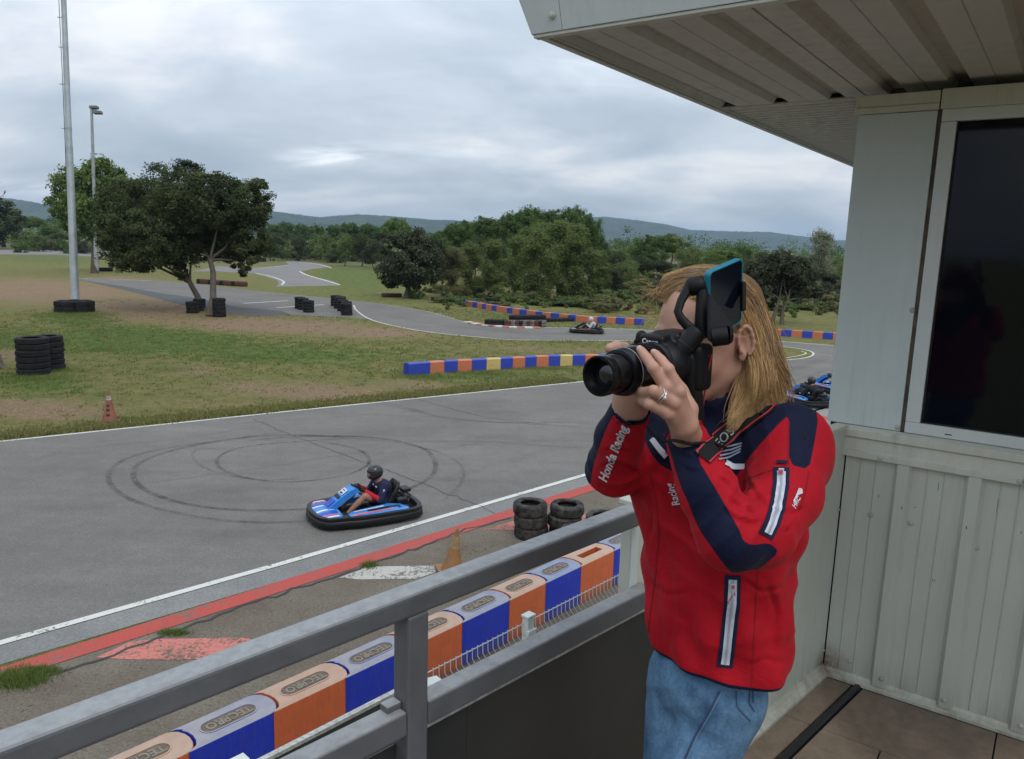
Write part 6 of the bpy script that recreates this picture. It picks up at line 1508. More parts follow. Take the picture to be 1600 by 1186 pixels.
jk.cone(ELp, EL2, .054, .051, .012, 3); jk.cone(EL2, ML, .051, .045, .012, 3); jk.cone(ML, WL, .045, .033, .012, 3)
jk.cone(SRh, SRp, .062, .060, .04, 4); jk.cone(SRp, ERp, .062, .051, .03, 4); jk.cone(ERp, MRp, .051, .043, .02, 5); jk.cone(MRp, WR, .043, .035, .015, 5)
# stand collar
cdir = (P(1104, 600, 1.425) - neck); cdir /= np.linalg.norm(cdir)
jk.cone(neck - cdir * .01, neck + cdir * .048, .074, .060, .02, 6)
jk.cone(neck + cdir * .045, neck + cdir * .12, .050, .050, .004, None, op='sub')
# open cuffs
for w, m_ in ((WL, ML), (WR, MRp)):
    dv = (w - m_) / np.linalg.norm(w - m_); jk.put(lambda X, Y, Z_, w=w, dv=dv: -(((X - w[0]) * dv[0] + (Y - w[1]) * dv[1] + (Z_ - w[2]) * dv[2]) - .006), w - .08, w + .08, 0, None, 'sub') if False else None
    jk.cone(w - dv * .006, w + dv * .06, .030, .034, .003, None, op='sub')
# folds pressed into the elbow bends and the armpits
def crease(c, d, r, depth, n=3, step=.016, ax=None):
    for i in range(n):
        q = np.array(c) + np.array(d) * step * (i - (n - 1) / 2); jk.ell(q, (r, r, .0045), ax, .008, None, 'sub')
def crease_line(pts, r=.006): 
    for a, b in zip(pts, pts[1:]): jk.cone(a, b, r, r, .010, None, 'sub')
def on_surface_px(px_pts, depth_fn): return [P(x, y, depth_fn(x, y)) for x, y in px_pts]
Vj, Fj, Lj = jk.mesh(); Vj = relax(Vj, Fj, 3, .5)
# fine wrinkles where the sleeves bend
pj = px(Vj)
def wrinkle(V, c, ax_dir, amp, wl_, rad, ph=0.0):
    d = V - c; r = np.linalg.norm(d, axis=1); w = np.clip(1 - r / rad, 0, 1) ** 1.3; s = d @ np.array(ax_dir)
    side = np.sin((d @ np.cross(ax_dir, [0, 0, 1.0])) * 22 + ph)
    q = s * math.pi / wl_ + ph + .8 * side
    return w * amp * (1.0 - 2.0 * np.abs(np.sin(q)) ** .75) * 1.1
def mesh_normals(V, F):
    n = np.cross(V[F[:, 2]] - V[F[:, 0]], V[F[:, 3]] - V[F[:, 1]]); N_ = np.zeros_like(V)
    for k in range(4):
        for ax in range(3): N_[:, ax] += np.bincount(F[:, k], n[:, ax], len(V))
    return N_ / (np.linalg.norm(N_, axis=1)[:, None] + 1e-12)
Nj = mesh_normals(Vj, Fj)
un = lambda v: v / np.linalg.norm(v)
disp = (wrinkle(Vj, EL2 + ZZ * .03, un(ML - ELp), .0050, .030, .09) + wrinkle(Vj, ELp + ZZ * .03, un(ELp - SLp), .0042, .034, .09, 1.0) + wrinkle(Vj, SLp - TL * .05, un(TL + ZZ * .8), .0040, .036, .13, 2.0)
        + wrinkle(Vj, ERp, un(WR - ERp), .0045, .034, .11, .4) + wrinkle(Vj, WL, un(WL - ML), .0025, .020, .07, .7) + wrinkle(Vj, P(1060, 850, 1.38), un(TL * .4 + ZZ), .0030, .060, .20, .2)
        + wrinkle(Vj, P(1200, 960, 1.42), un(-TL * .5 + ZZ), .0026, .075, .20, .9) + wrinkle(Vj, P(1080, 1010, 1.38), un(ZZ + TL * .2), .0028, .085, .18, 2.2) + wrinkle(Vj, P(1215, 790, 1.2), un(ZZ + TL), .0028, .045, .10, .3)
        + wrinkle(Vj, SRp, un(TL), .004, .04, .11, .3) + wrinkle(Vj, P(1150, 770, 1.3), un(TL - ZZ * .6), .0045, .05, .12, .3))
CRS = [ # sharper creases pressed into the cloth: (labels, polyline, depth, width in pixels)
 ([3, 2], [(1128, 792), (1150, 812), (1176, 818), (1198, 812)], .0050, 7), ([3, 2], [(1140, 778), (1162, 794), (1184, 800)], .0040, 6), ([3], [(1118, 742), (1138, 756), (1150, 776)], .0035, 6), ([2], [(1176, 776), (1204, 796), (1240, 800), (1262, 792)], .0035, 7), ([2], [(1170, 750), (1180, 772), (1200, 790)], .0045, 7),
 ([2], [(1196, 842), (1220, 836), (1244, 818)], .0045, 6), ([3], [(1060, 706), (1078, 716), (1098, 712)], .0028, 5), ([3], [(1066, 728), (1084, 738), (1104, 732)], .0028, 6), ([2, 1], [(1170, 700), (1160, 730), (1168, 760), (1150, 790)], .0050, 9), ([1], [(1120, 760), (1100, 800), (1078, 850)], .0035, 10),
 ([5, 4], [(938, 730), (960, 722), (986, 730), (1000, 744)], .0050, 7), ([5, 4], [(944, 704), (966, 700), (988, 708)], .0040, 6), ([4], [(930, 764), (956, 758), (990, 766)], .0035, 6), ([5], [(960, 660), (980, 668), (1000, 664)], .0030, 5), ([1], [(1012, 760), (1020, 800), (1014, 850)], .0035, 9),
 ([1], [(1196, 900), (1214, 960), (1206, 1020)], .0038, 10), ([1], [(1040, 880), (1052, 950), (1046, 1020)], .0030, 11), ([1], [(1090, 900), (1080, 980), (1092, 1050)], .0028, 12), ([1], [(1160, 905), (1190, 925), (1232, 915)], .0030, 8), ([1], [(1010, 905), (1040, 930), (1080, 925)], .0028, 9), ([1], [(1165, 1040), (1200, 1030), (1230, 1036)], .0026, 8), ([2], [(1246, 672), (1262, 700), (1266, 730)], .0028, 7)]
for lbs, pl_, dp_, wd_ in CRS:
    pl_ = np.array(pl_, float); d_ = np.full(len(Vj), 1e9); f_ = np.zeros(len(Vj)); nS = len(pl_) - 1
    for i_ in range(nS):
        a_, b_ = pl_[i_], pl_[i_ + 1]; e_ = b_ - a_; w_ = pj[:, :2] - a_; t_ = np.clip((w_ @ e_) / (e_ @ e_), 0, 1); q_ = w_ - t_[:, None] * e_; dd_ = np.hypot(q_[:, 0], q_[:, 1]); sd_ = np.sign(q_[:, 0] * e_[1] - q_[:, 1] * e_[0]) * dd_
        m__ = dd_ < np.abs(d_); d_ = np.where(m__, sd_, d_); f_ = np.where(m__, (i_ + t_) / nS, f_)
    taper = np.clip(np.sin(np.clip(f_, 0, 1) * math.pi) * 1.4 + .1, 0, 1); on = np.isin(Lj, lbs) & ((Nj @ FWD) < .15)
    disp = disp + np.where(on, taper * dp_ * (-np.exp(-(d_ / (wd_ * .42)) ** 2) + .75 * np.exp(-((d_ - wd_ * .9) / (wd_ * .75)) ** 2)), 0)
disp = disp * np.clip((Vj[:, 2] - JH) / .05, 0, 1) * np.where(np.isin(Lj, [3]), np.clip(np.linalg.norm(Vj - WL, axis=1) / .05, 0, 1), 1)
Vj = Vj + Nj * disp[:, None]; Nj = mesh_normals(Vj, Fj); pj = px(Vj)
NAVY_FL = [(1040, 684), (1089, 655), (1094, 699), (1092, 720), (1107, 745), (1128, 780), (1157, 831), (1161, 845), (1174, 852), (1202, 848), (1218, 862), (1190, 887), (1154, 905), (1133, 885), (1092, 828), (1073, 780), (1064, 762), (1050, 716)]
NAVY_SH = [(1080, 690), (1120, 700), (1128, 742), (1147, 750), (1174, 709), (1230, 648), (1233, 660), (1232, 725), (1264, 734), (1273, 690), (1279, 650), (1262, 615), (1225, 590), (1180, 580), (1080, 580)]
NAVY_CH = [(1000, 670), (1014, 704), (1030, 726), (1052, 737), (1075, 745), (1078, 700), (1060, 670), (1030, 640), (1000, 650)]
NAVY_FR = [(958, 610), (970, 626), (948, 668), (930, 716), (925, 740), (921, 765), (900, 760), (900, 690), (925, 620)]
d1 = np.where(np.isin(Lj, [3]) | ((Lj == 2) & (pj[:, 1] > 835)), sdpoly(pj[:, :2], smooth_poly(NAVY_FL)), -9)
d1 = np.where(np.isin(Lj, [1, 2, 6]), np.maximum(d1, np.maximum(sdpoly(pj[:, :2], smooth_poly(NAVY_SH)), sdpoly(pj[:, :2], smooth_poly(NAVY_CH)))), d1)
d1 = np.where(np.isin(Lj, [4, 5]), np.maximum(d1, sdpoly(pj[:, :2], smooth_poly(NAVY_FR))), d1)
d1 = np.where(Lj == 6, np.maximum(d1, 3), d1)
# piping on the hem and the right cuff
d1 = np.maximum(d1, (JH + .0085 - Vj[:, 2]) * 900)
dvr = un(WR - MRp); d1 = np.where(Lj == 5, np.maximum(d1, ((Vj - WR) @ dvr + .004 - .004) * 900 + 0.5), d1)
dvl = un(WL - ML); d1 = np.where(Lj == 3, np.maximum(d1, ((Vj - WL) @ dvl - .012) * 900), d1)
def jacket_mat():
    t = NT('red and navy softshell'); v = t.obj(); n = t.noise(v, 420, 2, .6); n2 = t.noise(v, 18, 5, .6); n3 = t.noise(v, 9, 5, .62, .6)
    f = t.ramp(t.math('ADD', t.math('MULTIPLY', t.attr('navy'), .1), .5), (.46, 0), (.54, 1))
    c = t.mix(f, (0.365, 0.0035, 0.012), (0.0038, 0.0060, 0.025))
    c = t.mix(1.0, c, t.ramp(n2, (.3, .88), (.7, 1.10)), 'MULTIPLY')
    t.col(c).rough(.72).spec(.16).bump(n3, .5, .012).bump(n, .22, .0015)
    t.p.inputs['Sheen Weight'].default_value = .03; t.p.inputs['Sheen Roughness'].default_value = .5; return t.m
M_JACKET = jacket_mat()
jo = quick_mesh('jacket', Vj, Fj, M_JACKET, woman, smooth=True); attr(jo, 'navy', np.clip(d1, -5, 5))
BV = BVHTree.FromPolygons([tuple(v) for v in Vj], [tuple(int(i) for i in f) for f in Fj])
def cast(x, y, off=.0012, bv=None):
    r = ray(x, y); r = Vector(r / np.linalg.norm(r)); hit, nrm, _, _ = (bv or BV).ray_cast(Vector(CAM), r)
    if hit is None: return None
    if nrm.dot(r) > 0: nrm = -nrm
    return np.array(hit + nrm * off)
def decal_ribbon(name, pts, w, mat, parent, off=.0015, cross=3, bv=None, step=4.0):
    """ribbon laid on cloth: centre line and width given by where it lies on the garment"""
    p = np.array(pts, float); L_ = np.r_[0, np.cumsum(np.hypot(*np.diff(p, axis=0).T))]; n = max(2, int(L_[-1] / step)); s = np.linspace(0, L_[-1], n + 1)
    q = np.stack([np.interp(s, L_, p[:, 0]), np.interp(s, L_, p[:, 1])], 1); t = np.gradient(q, axis=0); t /= np.linalg.norm(t, axis=1)[:, None]; nn = np.stack([-t[:, 1], t[:, 0]], 1)
    ws = w if not isinstance(w, (list, tuple)) else np.interp(np.linspace(0, 1, n + 1), np.linspace(0, 1, len(w)), w)
    V = []; last = None
    for i in range(n + 1):
        wi = ws if np.isscalar(ws) else ws[i]
        for k in range(cross + 1):
            x, y = q[i] + nn[i] * wi * (k / cross - .5); c = cast(x, y, off, bv)
            if c is None: c = last if last is not None else P(x, y, 1.3)
            last = c; V.append(c)
    F = [(i * (cross + 1) + k, i * (cross + 1) + k + 1, (i + 1) * (cross + 1) + k + 1, (i + 1) * (cross + 1) + k) for i in range(n) for k in range(cross)]
    return quick_mesh(name, np.array(V), np.array(F), mat, parent, smooth=True)
def decal_text(s, p0, ang, size, mat, parent, off=.0016, shear=.25, stretch=1.0, bold=.02, align='LEFT', bv=None, name='lettering'):
    v, f = text_mesh(s, 1.0, 0, shear, align, bold=bold); a = RAD(ang); ux = np.array([math.cos(a), -math.sin(a)]); uy = np.array([-math.sin(a), -math.cos(a)])
    V = []; last = None
    for x, y, z in v:
        q = np.array(p0) + ux * x * size * stretch + uy * y * size; c = cast(q[0], q[1], off, bv)
        if c is None: c = last if last is not None else P(q[0], q[1], 1.3)
        last = c; V.append(c)
    b = MB(); b.add(V, f); return b.build(name, mat, parent)
M_LETW = simple('white garment print', (0.55, 0.56, 0.60), .6, var=.08); M_ZIPW = simple('white zip tape', (0.50, 0.52, 0.58), .6, var=.15, scale=60); M_ZIPN = cloth('navy zip border', (0.007, 0.010, 0.032)); M_SEAM = cloth('dark red seam', (0.22, .006, .010))
M_TEETH = simple('grey zip teeth', (0.30, 0.32, 0.37), .4); M_PUFF = simple('pink zip pull', (0.48, .06, .12), .5); M_GREYST = simple('grey chest stripe', (0.22, .24, .32), .6)
decal_text('Honda Racing', (942, 752), 69, 20, M_LETW, jo, align='LEFT', stretch=.82, bold=.03)
decal_text('Racing', (1059, 790), 109, 17, M_LETW, jo, stretch=.8, bold=.02)
for pts, w in (([(1221, 731), (1220, 760), (1214, 792), (1206, 818), (1195, 838)], 25), ([(1145, 898), (1144, 944), (1139, 990), (1132, 1043)], 25)):
    z = decal_ribbon('zip_border', pts, w, M_ZIPN, jo, .0018, 4); p_ = np.array(pts, float); d_ = p_[-1] - p_[-2]; d_ /= np.linalg.norm(d_)
    inn = [tuple(p_[0] + (0, 7))] + [tuple(q) for q in p_[1:-1]] + [tuple(p_[-1] - d_ * 5)]
    decal_ribbon('zip_tape', inn, 13, M_ZIPW, z, .0030, 3); decal_ribbon('zip_teeth', inn, 3.2, M_TEETH, z, .0044, 1)
for x, y in ((1220, 741), (1145, 916)):
    c = cast(x, y, .006); b = MB(); b.box(c, .0042, .0022, .006, [un(RGT), un(np.cross(UPV, RGT)), ZZ]); b.tube([c - ZZ * .004, c - ZZ * .014 + RGT * .001], .0016, 6)
    pl = b.build('zip_slider', M_LETW, jo, bevel=.001); b = MB(); b.box(c - np.cross(RGT, UPV) * -.0 + (CAM - c) / np.linalg.norm(CAM - c) * .0026, .0025, .001, .0035, [un(RGT), un(np.cross(UPV, RGT)), ZZ]); b.build('zip_logo', M_PUFF, pl)
c = cast(1147, 925, .004); b = MB(); b.tube([c, c + RGT * .004 - ZZ * .012, c - RGT * .002 - ZZ * .024, c - RGT * .010 - ZZ * .020, c - RGT * .004 - ZZ * .008, c], .0011, 5); b.build('zip_cord', M_PUFF, jo, smooth=60)
decal_ribbon('fabric_tab', [(1214, 723), (1230, 723.5)], 5, M_ZIPN, jo, .003, 1)
decal_ribbon('chest_stripe', [(1133, 723), (1146, 729), (1164, 729)], 9, M_LETW, jo, .0025); decal_ribbon('chest_stripe', [(1019, 686), (1030, 700), (1043, 714)], 9, M_LETW, jo, .0025)
for k in range(4): decal_ribbon('chest_stripe', [(1122 + k, 719 - k * 6.2), (1140 + k * 2, 715 - k * 6.2), (1158 + k, 706 - k * 4.5)], 2.6, M_GREYST, jo, .0025, 1)
for k in range(4): decal_ribbon('wing_logo', [(1239 + k * 2.0, 784 - k * 3.2), (1244 + k * 1.2, 774 - k * 3.4), (1253 - k * .2, 770 - k * 2.4 + k)], 2.0, M_LETW, jo, .002, 1, step=2)
decal_text('HRC', (1239, 794), 62, 9, M_LETW, jo, stretch=1.0, bold=.03)
decal_ribbon('seam', [(1184, 884), (1182, 930), (1178, 1000), (1174, 1074)], 1.7, M_SEAM, jo, .0009, 1)
decal_ribbon('seam', [(1030, 830), (1024, 900), (1016, 960), (1010, 1010)], 1.7, M_SEAM, jo, .0009, 1)
decal_ribbon('seam', [(1233, 660), (1232, 725)], 1.6, M_SEAM, jo, .0012, 1); decal_ribbon('seam', [(1264, 736), (1258, 770), (1248, 800)], 1.5, M_SEAM, jo, .0009, 1)
decal_ribbon('seam', [(1232, 726), (1190, 740), (1160, 752)], 1.4, M_SEAM, jo, .0009, 1); decal_ribbon('seam', [(1014, 735), (1024, 770), (1030, 830)], 1.4, M_SEAM, jo, .0009, 1)

# ---------------- jeans
jn = Field([hemc[0] - .32, hemc[1] - .32, DZ - .01], [hemc[0] + .32, hemc[1] + .32, JH + .08], .008)
hipc = hemc - ZZ * .03 - RGT * .014
jn.ell(hipc + ZZ * .01, (.104, .078, .09), [TL, TF, ZZ], 0, 1); jn.ell(hipc - ZZ * .03, (.114, .094, .085), [TL, TF, ZZ], .03, 1)
hL, hR = hipc + TL * .042 - ZZ * .05, hipc - TL * .052 - ZZ * .05
kL, kR = hL + TF * .16 - TL * .07 - ZZ * .36, hR + TF * .02 - ZZ * .37
aL, aR = np.array([*(kL + TF * -.01)[:2], DZ + .10]), np.array([*(kR - TF * .05)[:2], DZ + .10])
jn.cone(hL, kL, .074, .054, .02, 2); jn.cone(hR, kR, .072, .054, .012, 3); jn.cone(kL, aL, .060, .044, .02, 2); jn.cone(kR, aR, .060, .044, .02, 3)
Vn, Fn, Ln = jn.mesh(); Vn = relax(Vn, Fn, 2); Nn = mesh_normals(Vn, Fn)
Vn = Vn + Nn * (wrinkle(Vn, hL + TF * .06, un(ZZ + TL * .6), .0018, .045, .16) + wrinkle(Vn, hR + TF * .08, un(ZZ - TL * .6), .0018, .04, .15, 1) + wrinkle(Vn, kL, ZZ, .004, .05, .14) + wrinkle(Vn, hL - ZZ * .15, un(ZZ + TF), .002, .06, .16, 2))[:, None]
def denim():
    t = NT('blue denim'); v = t.obj(); w = t.N.new('ShaderNodeTexWave'); t.L.new(t.mp(v, (1, 1, 1), rot=(.4, .6, .2)), w.inputs[0]); w.inputs['Scale'].default_value = 260; w.inputs['Distortion'].default_value = 2
    n = t.noise(v, 7, 5, .6); n2 = t.noise(t.mp(v, (1, 1, .35)), 22, 5, .65); n3 = t.noise(v, 160, 3, .7)
    f = t.math('ADD', t.math('MULTIPLY', n, .6), t.math('MULTIPLY', n2, .4))
    c = t.mix(t.ramp(f, (.36, 0), (.62, 1)), (0.030, 0.070, 0.150), (0.125, 0.235, 0.36))
    c = t.mix(1.0, c, t.ramp(n3, (.3, .78), (.7, 1.2)), 'MULTIPLY'); t.col(c).rough(.85).spec(.2).bump(w.outputs[0], .12, .001).bump(n2, .12, .003); return t.m
jeans = quick_mesh('jeans', Vn, Fn, denim(), woman, smooth=True)
BVN = BVHTree.FromPolygons([tuple(v) for v in Vn], [tuple(int(i) for i in f) for f in Fn])
M_STITCH = simple('pale blue stitching', (0.16, .24, .34), .8); M_DENSEAM = simple('dark denim seam', (.030, .06, .13), .85)
for pts in ([(1124, 1080), (1106, 1115), (1086, 1150), (1070, 1186)],):
    decal_ribbon('seam', pts, 3.5, M_DENSEAM, jeans, .0012, 1, BVN); decal_ribbon('stitching', [(x + 4, y) for x, y in pts], 1.2, M_STITCH, jeans, .0016, 1, BVN)
for pts in ([(1150, 1080), (1151, 1103), (1161, 1115), (1172, 1126)], [(1171, 1078), (1170, 1098), (1178, 1112)], [(1176, 1078), (1176, 1098)]): decal_ribbon('stitching', pts, 1.6, M_DENSEAM, jeans, .0015, 1, BVN, step=2)
for a_, s_ in ((aL, 1), (aR, -1)):
    g = Field(a_ - [.22, .22, .12], a_ + [.22, .22, .06], .008); toe = np.array([*(a_ + TF * .13)[:2], DZ + .045]); heel = np.array([*(a_ - TF * .035)[:2], DZ + .045])
    g.chain([heel, toe], [.042, .038], 0); g.cone(a_ - ZZ * .02, heel + TF * .02, .045, .04, .03); V, F, l = g.mesh(); V[:, 2] = np.maximum(V[:, 2], DZ + .002); quick_mesh('shoe', relax(V, F, 1), F, simple('grey trainer', (.12, .12, .13), .7), woman, smooth=True)

# ---------------- body: head, neck, arms and hands in one surface
HC = P(1103, 523, 1.405)
fl = np.min([P(1040, 604, 1.06), P(1060, 700, 1.08), P(940, 560, 1.2), P(940, 560, 1.45), neck - .12, HC - .17], 0) - .02; fh = np.max([P(1160, 700, 1.45), neck + .12, HC + .15, P(1100, 640, 1.1)], 0) + .03
bd = Field(fl, fh, .0021); H = lambda f, l, u: HC + HF * f + HL * l + HU * u; HX = [HF, HL, HU]
bd.ell(H(-.008, 0, .025), (.094, .074, .092), HX, 0, 1)
bd.ell(H(.018, 0, -.012), (.070, .062, .085), HX, .03, 1)
bd.cone(H(.030, 0, -.055), H(.066, 0, -.098), .046, .024, .03, 1)
for s in (1, -1):
    bd.ell(H(.052, s * .036, -.040), (.030, .026, .030), HX, .02, 1)            # cheek
    bd.cone(H(-.012, s * .052, -.055), H(.055, s * .022, -.100), .016, .014, .022, 1)   # jaw line
    bd.ell(H(.088, s * .030, .006), (.012, .017, .011), HX, .010, None, 'sub')  # eye socket
    bd.ell(H(.076, s * .030, .004), (.0125, .0125, .0125), HX, .003, 1)         # lid over the eye
    bd.cone(H(.084, s * .016, .022), H(.078, s * .044, .020), .007, .005, .010, 1)      # brow
    # ear: tilted shell with rim, hollow and lobe
    ec = H(-.012, s * .078, -.006); ea = [un(HF * .9 + HL * s * -.42), un(HL * s * .9 + HF * .42), HU]
    pts = [ec + ea[0] * (.0135 * math.cos(a) - .002 * (math.sin(a) < 0)) + HU * (.0262 * math.sin(a) + .003) + ea[1] * .006 for a in np.linspace(RAD(-70), RAD(250), 12)]
    bd.ell(ec + ea[1] * .001, (.0135, .0045, .0235), ea, .004, 1)
    for a, b in zip(pts, pts[1:]): bd.cone(a, b, .0034, .0034, .003, 1)
    bd.ell(ec + ea[0] * .004 + ea[1] * .006 - HU * .002, (.0065, .004, .011), ea, .003, None, 'sub'); bd.ell(ec + ea[0] * .006 - HU * .026 + ea[1] * .004, (.0065, .0045, .0075), ea, .004, 1)
bd.cone(H(.090, 0, .008), H(.112, 0, -.032), .0075, .0105, .010, 1)
for s in (1, -1): bd.ell(H(.104, s * .010, -.036), (.009, .0065, .0065), HX, .006, 1)
bd.ell(H(.092, 0, -.062), (.010, .021, .0050), HX, .005, 1); bd.ell(H(.090, 0, -.071), (.010, .018, .0055), HX, .005, 1); bd.cone(H(.0995, -.022, -.0665), H(.0995, .022, -.0665), .0012, .0012, .003, None, 'sub')
bd.cone(H(-.020, 0, -.075), neck - ZZ * .03, .050, .056, .025, 2); bd.cone(neck - ZZ * .03, neck - ZZ * .10, .056, .06, .02, 2)
# left hand, seen from its back, fingers laid up the side of the lens
wl0 = WL + un(ML - WL) * .02; wl1 = P(1069, 664, 1.170)
bd.cone(ML, wl0, .034, .026, .01, 3); bd.cone(wl0, wl1, .0255, .0215, .012, 3)
mc = [P(1041, 603, 1.128), P(1064, 611, 1.132), P(1058, 629, 1.128), P(1050, 646, 1.136)]        # index, middle, ring, little knuckles
mc = [P(1040, 605, 1.130), P(1060, 612, 1.132), P(1052, 629, 1.132), P(1043, 645, 1.138)]
for i, m_ in enumerate(mc):
    w_ = wl1 + (P(1077, 660, 1.16) - wl1) * (1 - i / 1.5) * .6
    bd.cone(w_, m_, .0155, [.0108, .0108, .0102, .0094][i], .006, 3)
bd.cone(P(1063, 650, 1.168), P(1050, 622, 1.150), .019, .015, .008, 3)
fin = [([mc[0], P(1021, 575, 1.124), P(1010, 559, 1.138), P(1002, 548, 1.152)], [.0098, .0086, .0078, .0068]),
       ([mc[1], P(1044, 577, 1.126), P(1033, 563, 1.140), P(1024.5, 553.5, 1.152)], [.0098, .0087, .0079, .0069]),
       ([mc[2], P(1021, 611, 1.117), P(1005, 613, 1.135), P(1000, 610, 1.158)], [.0096, .0084, .0076, .0068]),
       ([mc[3], P(1014, 631, 1.124), P(1004, 626, 1.140), P(1000, 620, 1.160)], [.0096, .0084, .0074, .0068])]
for i, (pt, rr) in enumerate(fin):
    bd.cone(pt[0], pt[1], rr[0], rr[1], .003, 10 + i); bd.cone(pt[1], pt[2], rr[1], rr[2], .0015, 10 + i); bd.cone(pt[2], pt[3], rr[2], rr[3], .0015, 10 + i); bd.ell(pt[0] + un(CAM - pt[0]) * .001, (rr[0] * 1.12,) * 3, None, .003, 3)
    bd.ell(pt[1], (rr[1] * 1.09,) * 3, None, .0015, 10 + i)
bd.chain([P(1074, 640, 1.175), P(1062, 612, 1.185), P(1050, 590, 1.185)], [.017, .012, .010], .008, 14)          # thumb under the camera
# right hand on the grip behind the lens
wr1 = P(985, 628, 1.325)
bd.cone(MRp, WR, .033, .027, .01, 4); bd.cone(WR, wr1, .0265, .0255, .012, 4); bd.cone(wr1, P(984, 592, 1.30), .028, .027, .014, 4); bd.cone(wr1, P(1000, 612, 1.285), .024, .020, .012, 4)
rf = [([P(989, 560, 1.290), P(976, 545, 1.262), P(964, 541.5, 1.245), P(953, 544.5, 1.235)], [.0115, .0100, .0092, .0084]),
      ([P(982, 572, 1.288), P(966, 566, 1.262), P(970, 562, 1.24), P(984, 564, 1.235)], [.0112, .0098, .0085, .0078]),
      ([P(978, 588, 1.292), P(964, 584, 1.265), P(970, 582, 1.245), P(985, 582, 1.24)], [.011, .0094, .0082, .0075]),
      ([P(978, 602, 1.30), P(967, 600, 1.275), P(974, 598, 1.26), P(986, 598, 1.255)], [.010, .0085, .0075, .007])]
for i, (pt, rr) in enumerate(rf):
    bd.chain(pt, rr, .003, 20 + i); bd.cone(P(986, 592, 1.30), pt[0], .018, rr[0], .008, 20)
bd.chain([P(1000, 612, 1.305), P(1012, 580, 1.325), P(1022, 560, 1.325)], [.014, .011, .009], .006, 24)
body, Vb, Fb, Lb = soft_obj(bd, 'body', [skin_mat('fair skin', (0.43, 0.255, 0.185))], woman, 1)
BVB = BVHTree.FromPolygons([tuple(v) for v in Vb], [tuple(int(i) for i in f) for f in Fb])
M_NAIL = simple('finger nail', (0.50, .29, .22), .3, var=.03)
for (pt, rr) in fin[:2]:
    dd_ = un(pt[3] - pt[2]); vw = un(CAM - pt[3]); s1 = un(np.cross(dd_, vw)); up_ = un(np.cross(s1, dd_)); b = MB(); c = pt[3] + up_ * rr[3] * .88 + dd_ * .0015
    b.loft([[c + s1 * math.cos(a) * .0048 * k + dd_ * math.sin(a) * .0058 * k + up_ * (.0012 * (1 - k) - abs(math.cos(a)) * .0012 * k) for a in np.arange(10) * .6283] for k in (1, .6, .05)], cap=True); b.build('nail', M_NAIL, body, smooth=60)
M_SILV = simple('silver ring metal', (0.7, .7, .68), .2, 1.0)
rc = mc[2] + (fin[2][0][1] - mc[2]) * .62; rd = un(fin[2][0][1] - mc[2]); ra1 = un(np.cross(rd, [0, 0, 1])); ra2 = np.cross(rd, ra1)
b = MB(); ci = [rc + (ra1 * math.cos(a) + ra2 * math.sin(a)) * .0106 for a in np.arange(20) * 2 * math.pi / 20]; b.tube(ci + [ci[0]], .0011, 6, cap=False); ci = [rc + rd * .004 + (ra1 * math.cos(a) + ra2 * math.sin(a)) * .0106 + rd * .0012 * math.sin(3 * a) for a in np.arange(20) * 2 * math.pi / 20]; b.tube(ci + [ci[0]], .0007, 5, cap=False)
rg = b.build('ring', M_SILV, body, smooth=60); b = MB(); vv_ = un(un(CAM - rc) - rd * (un(CAM - rc) @ rd)); b.lathe([(.0001, .0028), (.002, .0018), (.0024, 0), (.001, -.001)], rc + vv_ * .0115, 8, [rd, np.cross(vv_, rd), vv_]); b.build('stone', simple('pale stone', (.7, .68, .6), .1), rg)

# ---------------- hair
M_HAIR = None
def hair_mat():
    t = NT('dark blond hair'); tone = t.attr('tone'); n = t.noise(t.obj(), 60, 3, .6)
    f = t.math('ADD', t.math('MULTIPLY', tone, .85), t.math('MULTIPLY', n, .15))
    c = t.ramp(f, (.05, (0.050, .026, .011)), (.40, (0.185, .098, .036)), (.72, (0.42, .235, .080)), (1.0, (0.60, .40, .17)))
    t.col(c).rough(.42).spec(.5); t.p.inputs['Anisotropic'].default_value = .5; t.p.inputs['Sheen Weight'].default_value = .1; return t.m
M_HAIR = hair_mat()
hb = Field(HC - .16 - [0, 0, .14], HC + .17, .004)
hb.ell(H(-.018, 0, .030), (.096, .080, .094), HX, 0, 1)
hb.put(lambda X, Y, Z_: -((((X - HC[0]) * HF[0] + (Y - HC[1]) * HF[1] + (Z_ - HC[2]) * HF[2]) - .030) * .55 - (((X - HC[0]) * HU[0] + (Y - HC[1]) * HU[1] + (Z_ - HC[2]) * HU[2]) - .082) * .83) * -1 * -1 if False else
       -((((X - HC[0]) * HF[0] + (Y - HC[1]) * HF[1] + (Z_ - HC[2]) * HF[2]) - .040) * .80 - (((X - HC[0]) * HU[0] + (Y - HC[1]) * HU[1] + (Z_ - HC[2]) * HU[2]) - .050) * .60), HC - .16, HC + .17, .006, None, 'sub', m=0.0)
hb.put(lambda X, Y, Z_: (((X - HC[0]) * HU[0] + (Y - HC[1]) * HU[1] + (Z_ - HC[2]) * HU[2]) + .03) , HC - .16 - [0, 0, .14], HC + .17, .006, None, 'sub', m=0.0)
fallc = [P(1156, 468, 1.405), P(1180, 520, 1.395), P(1189, 565, 1.385), P(1187, 602, 1.372), P(1180, 632, 1.36)]
fallr = [.038, .030, .028, .022, .008]
hb.chain(fallc, fallr, .02, 2)
soft_hair, Vh, Fh, Lh = soft_obj(hb, 'hair', [M_HAIR], woman, 3); attr(soft_hair, 'tone', np.full(len(Vh), .27))
BVH_ = BVHTree.FromPolygons([tuple(v) for v in Vh], [tuple(int(i) for i in f) for f in Fh])
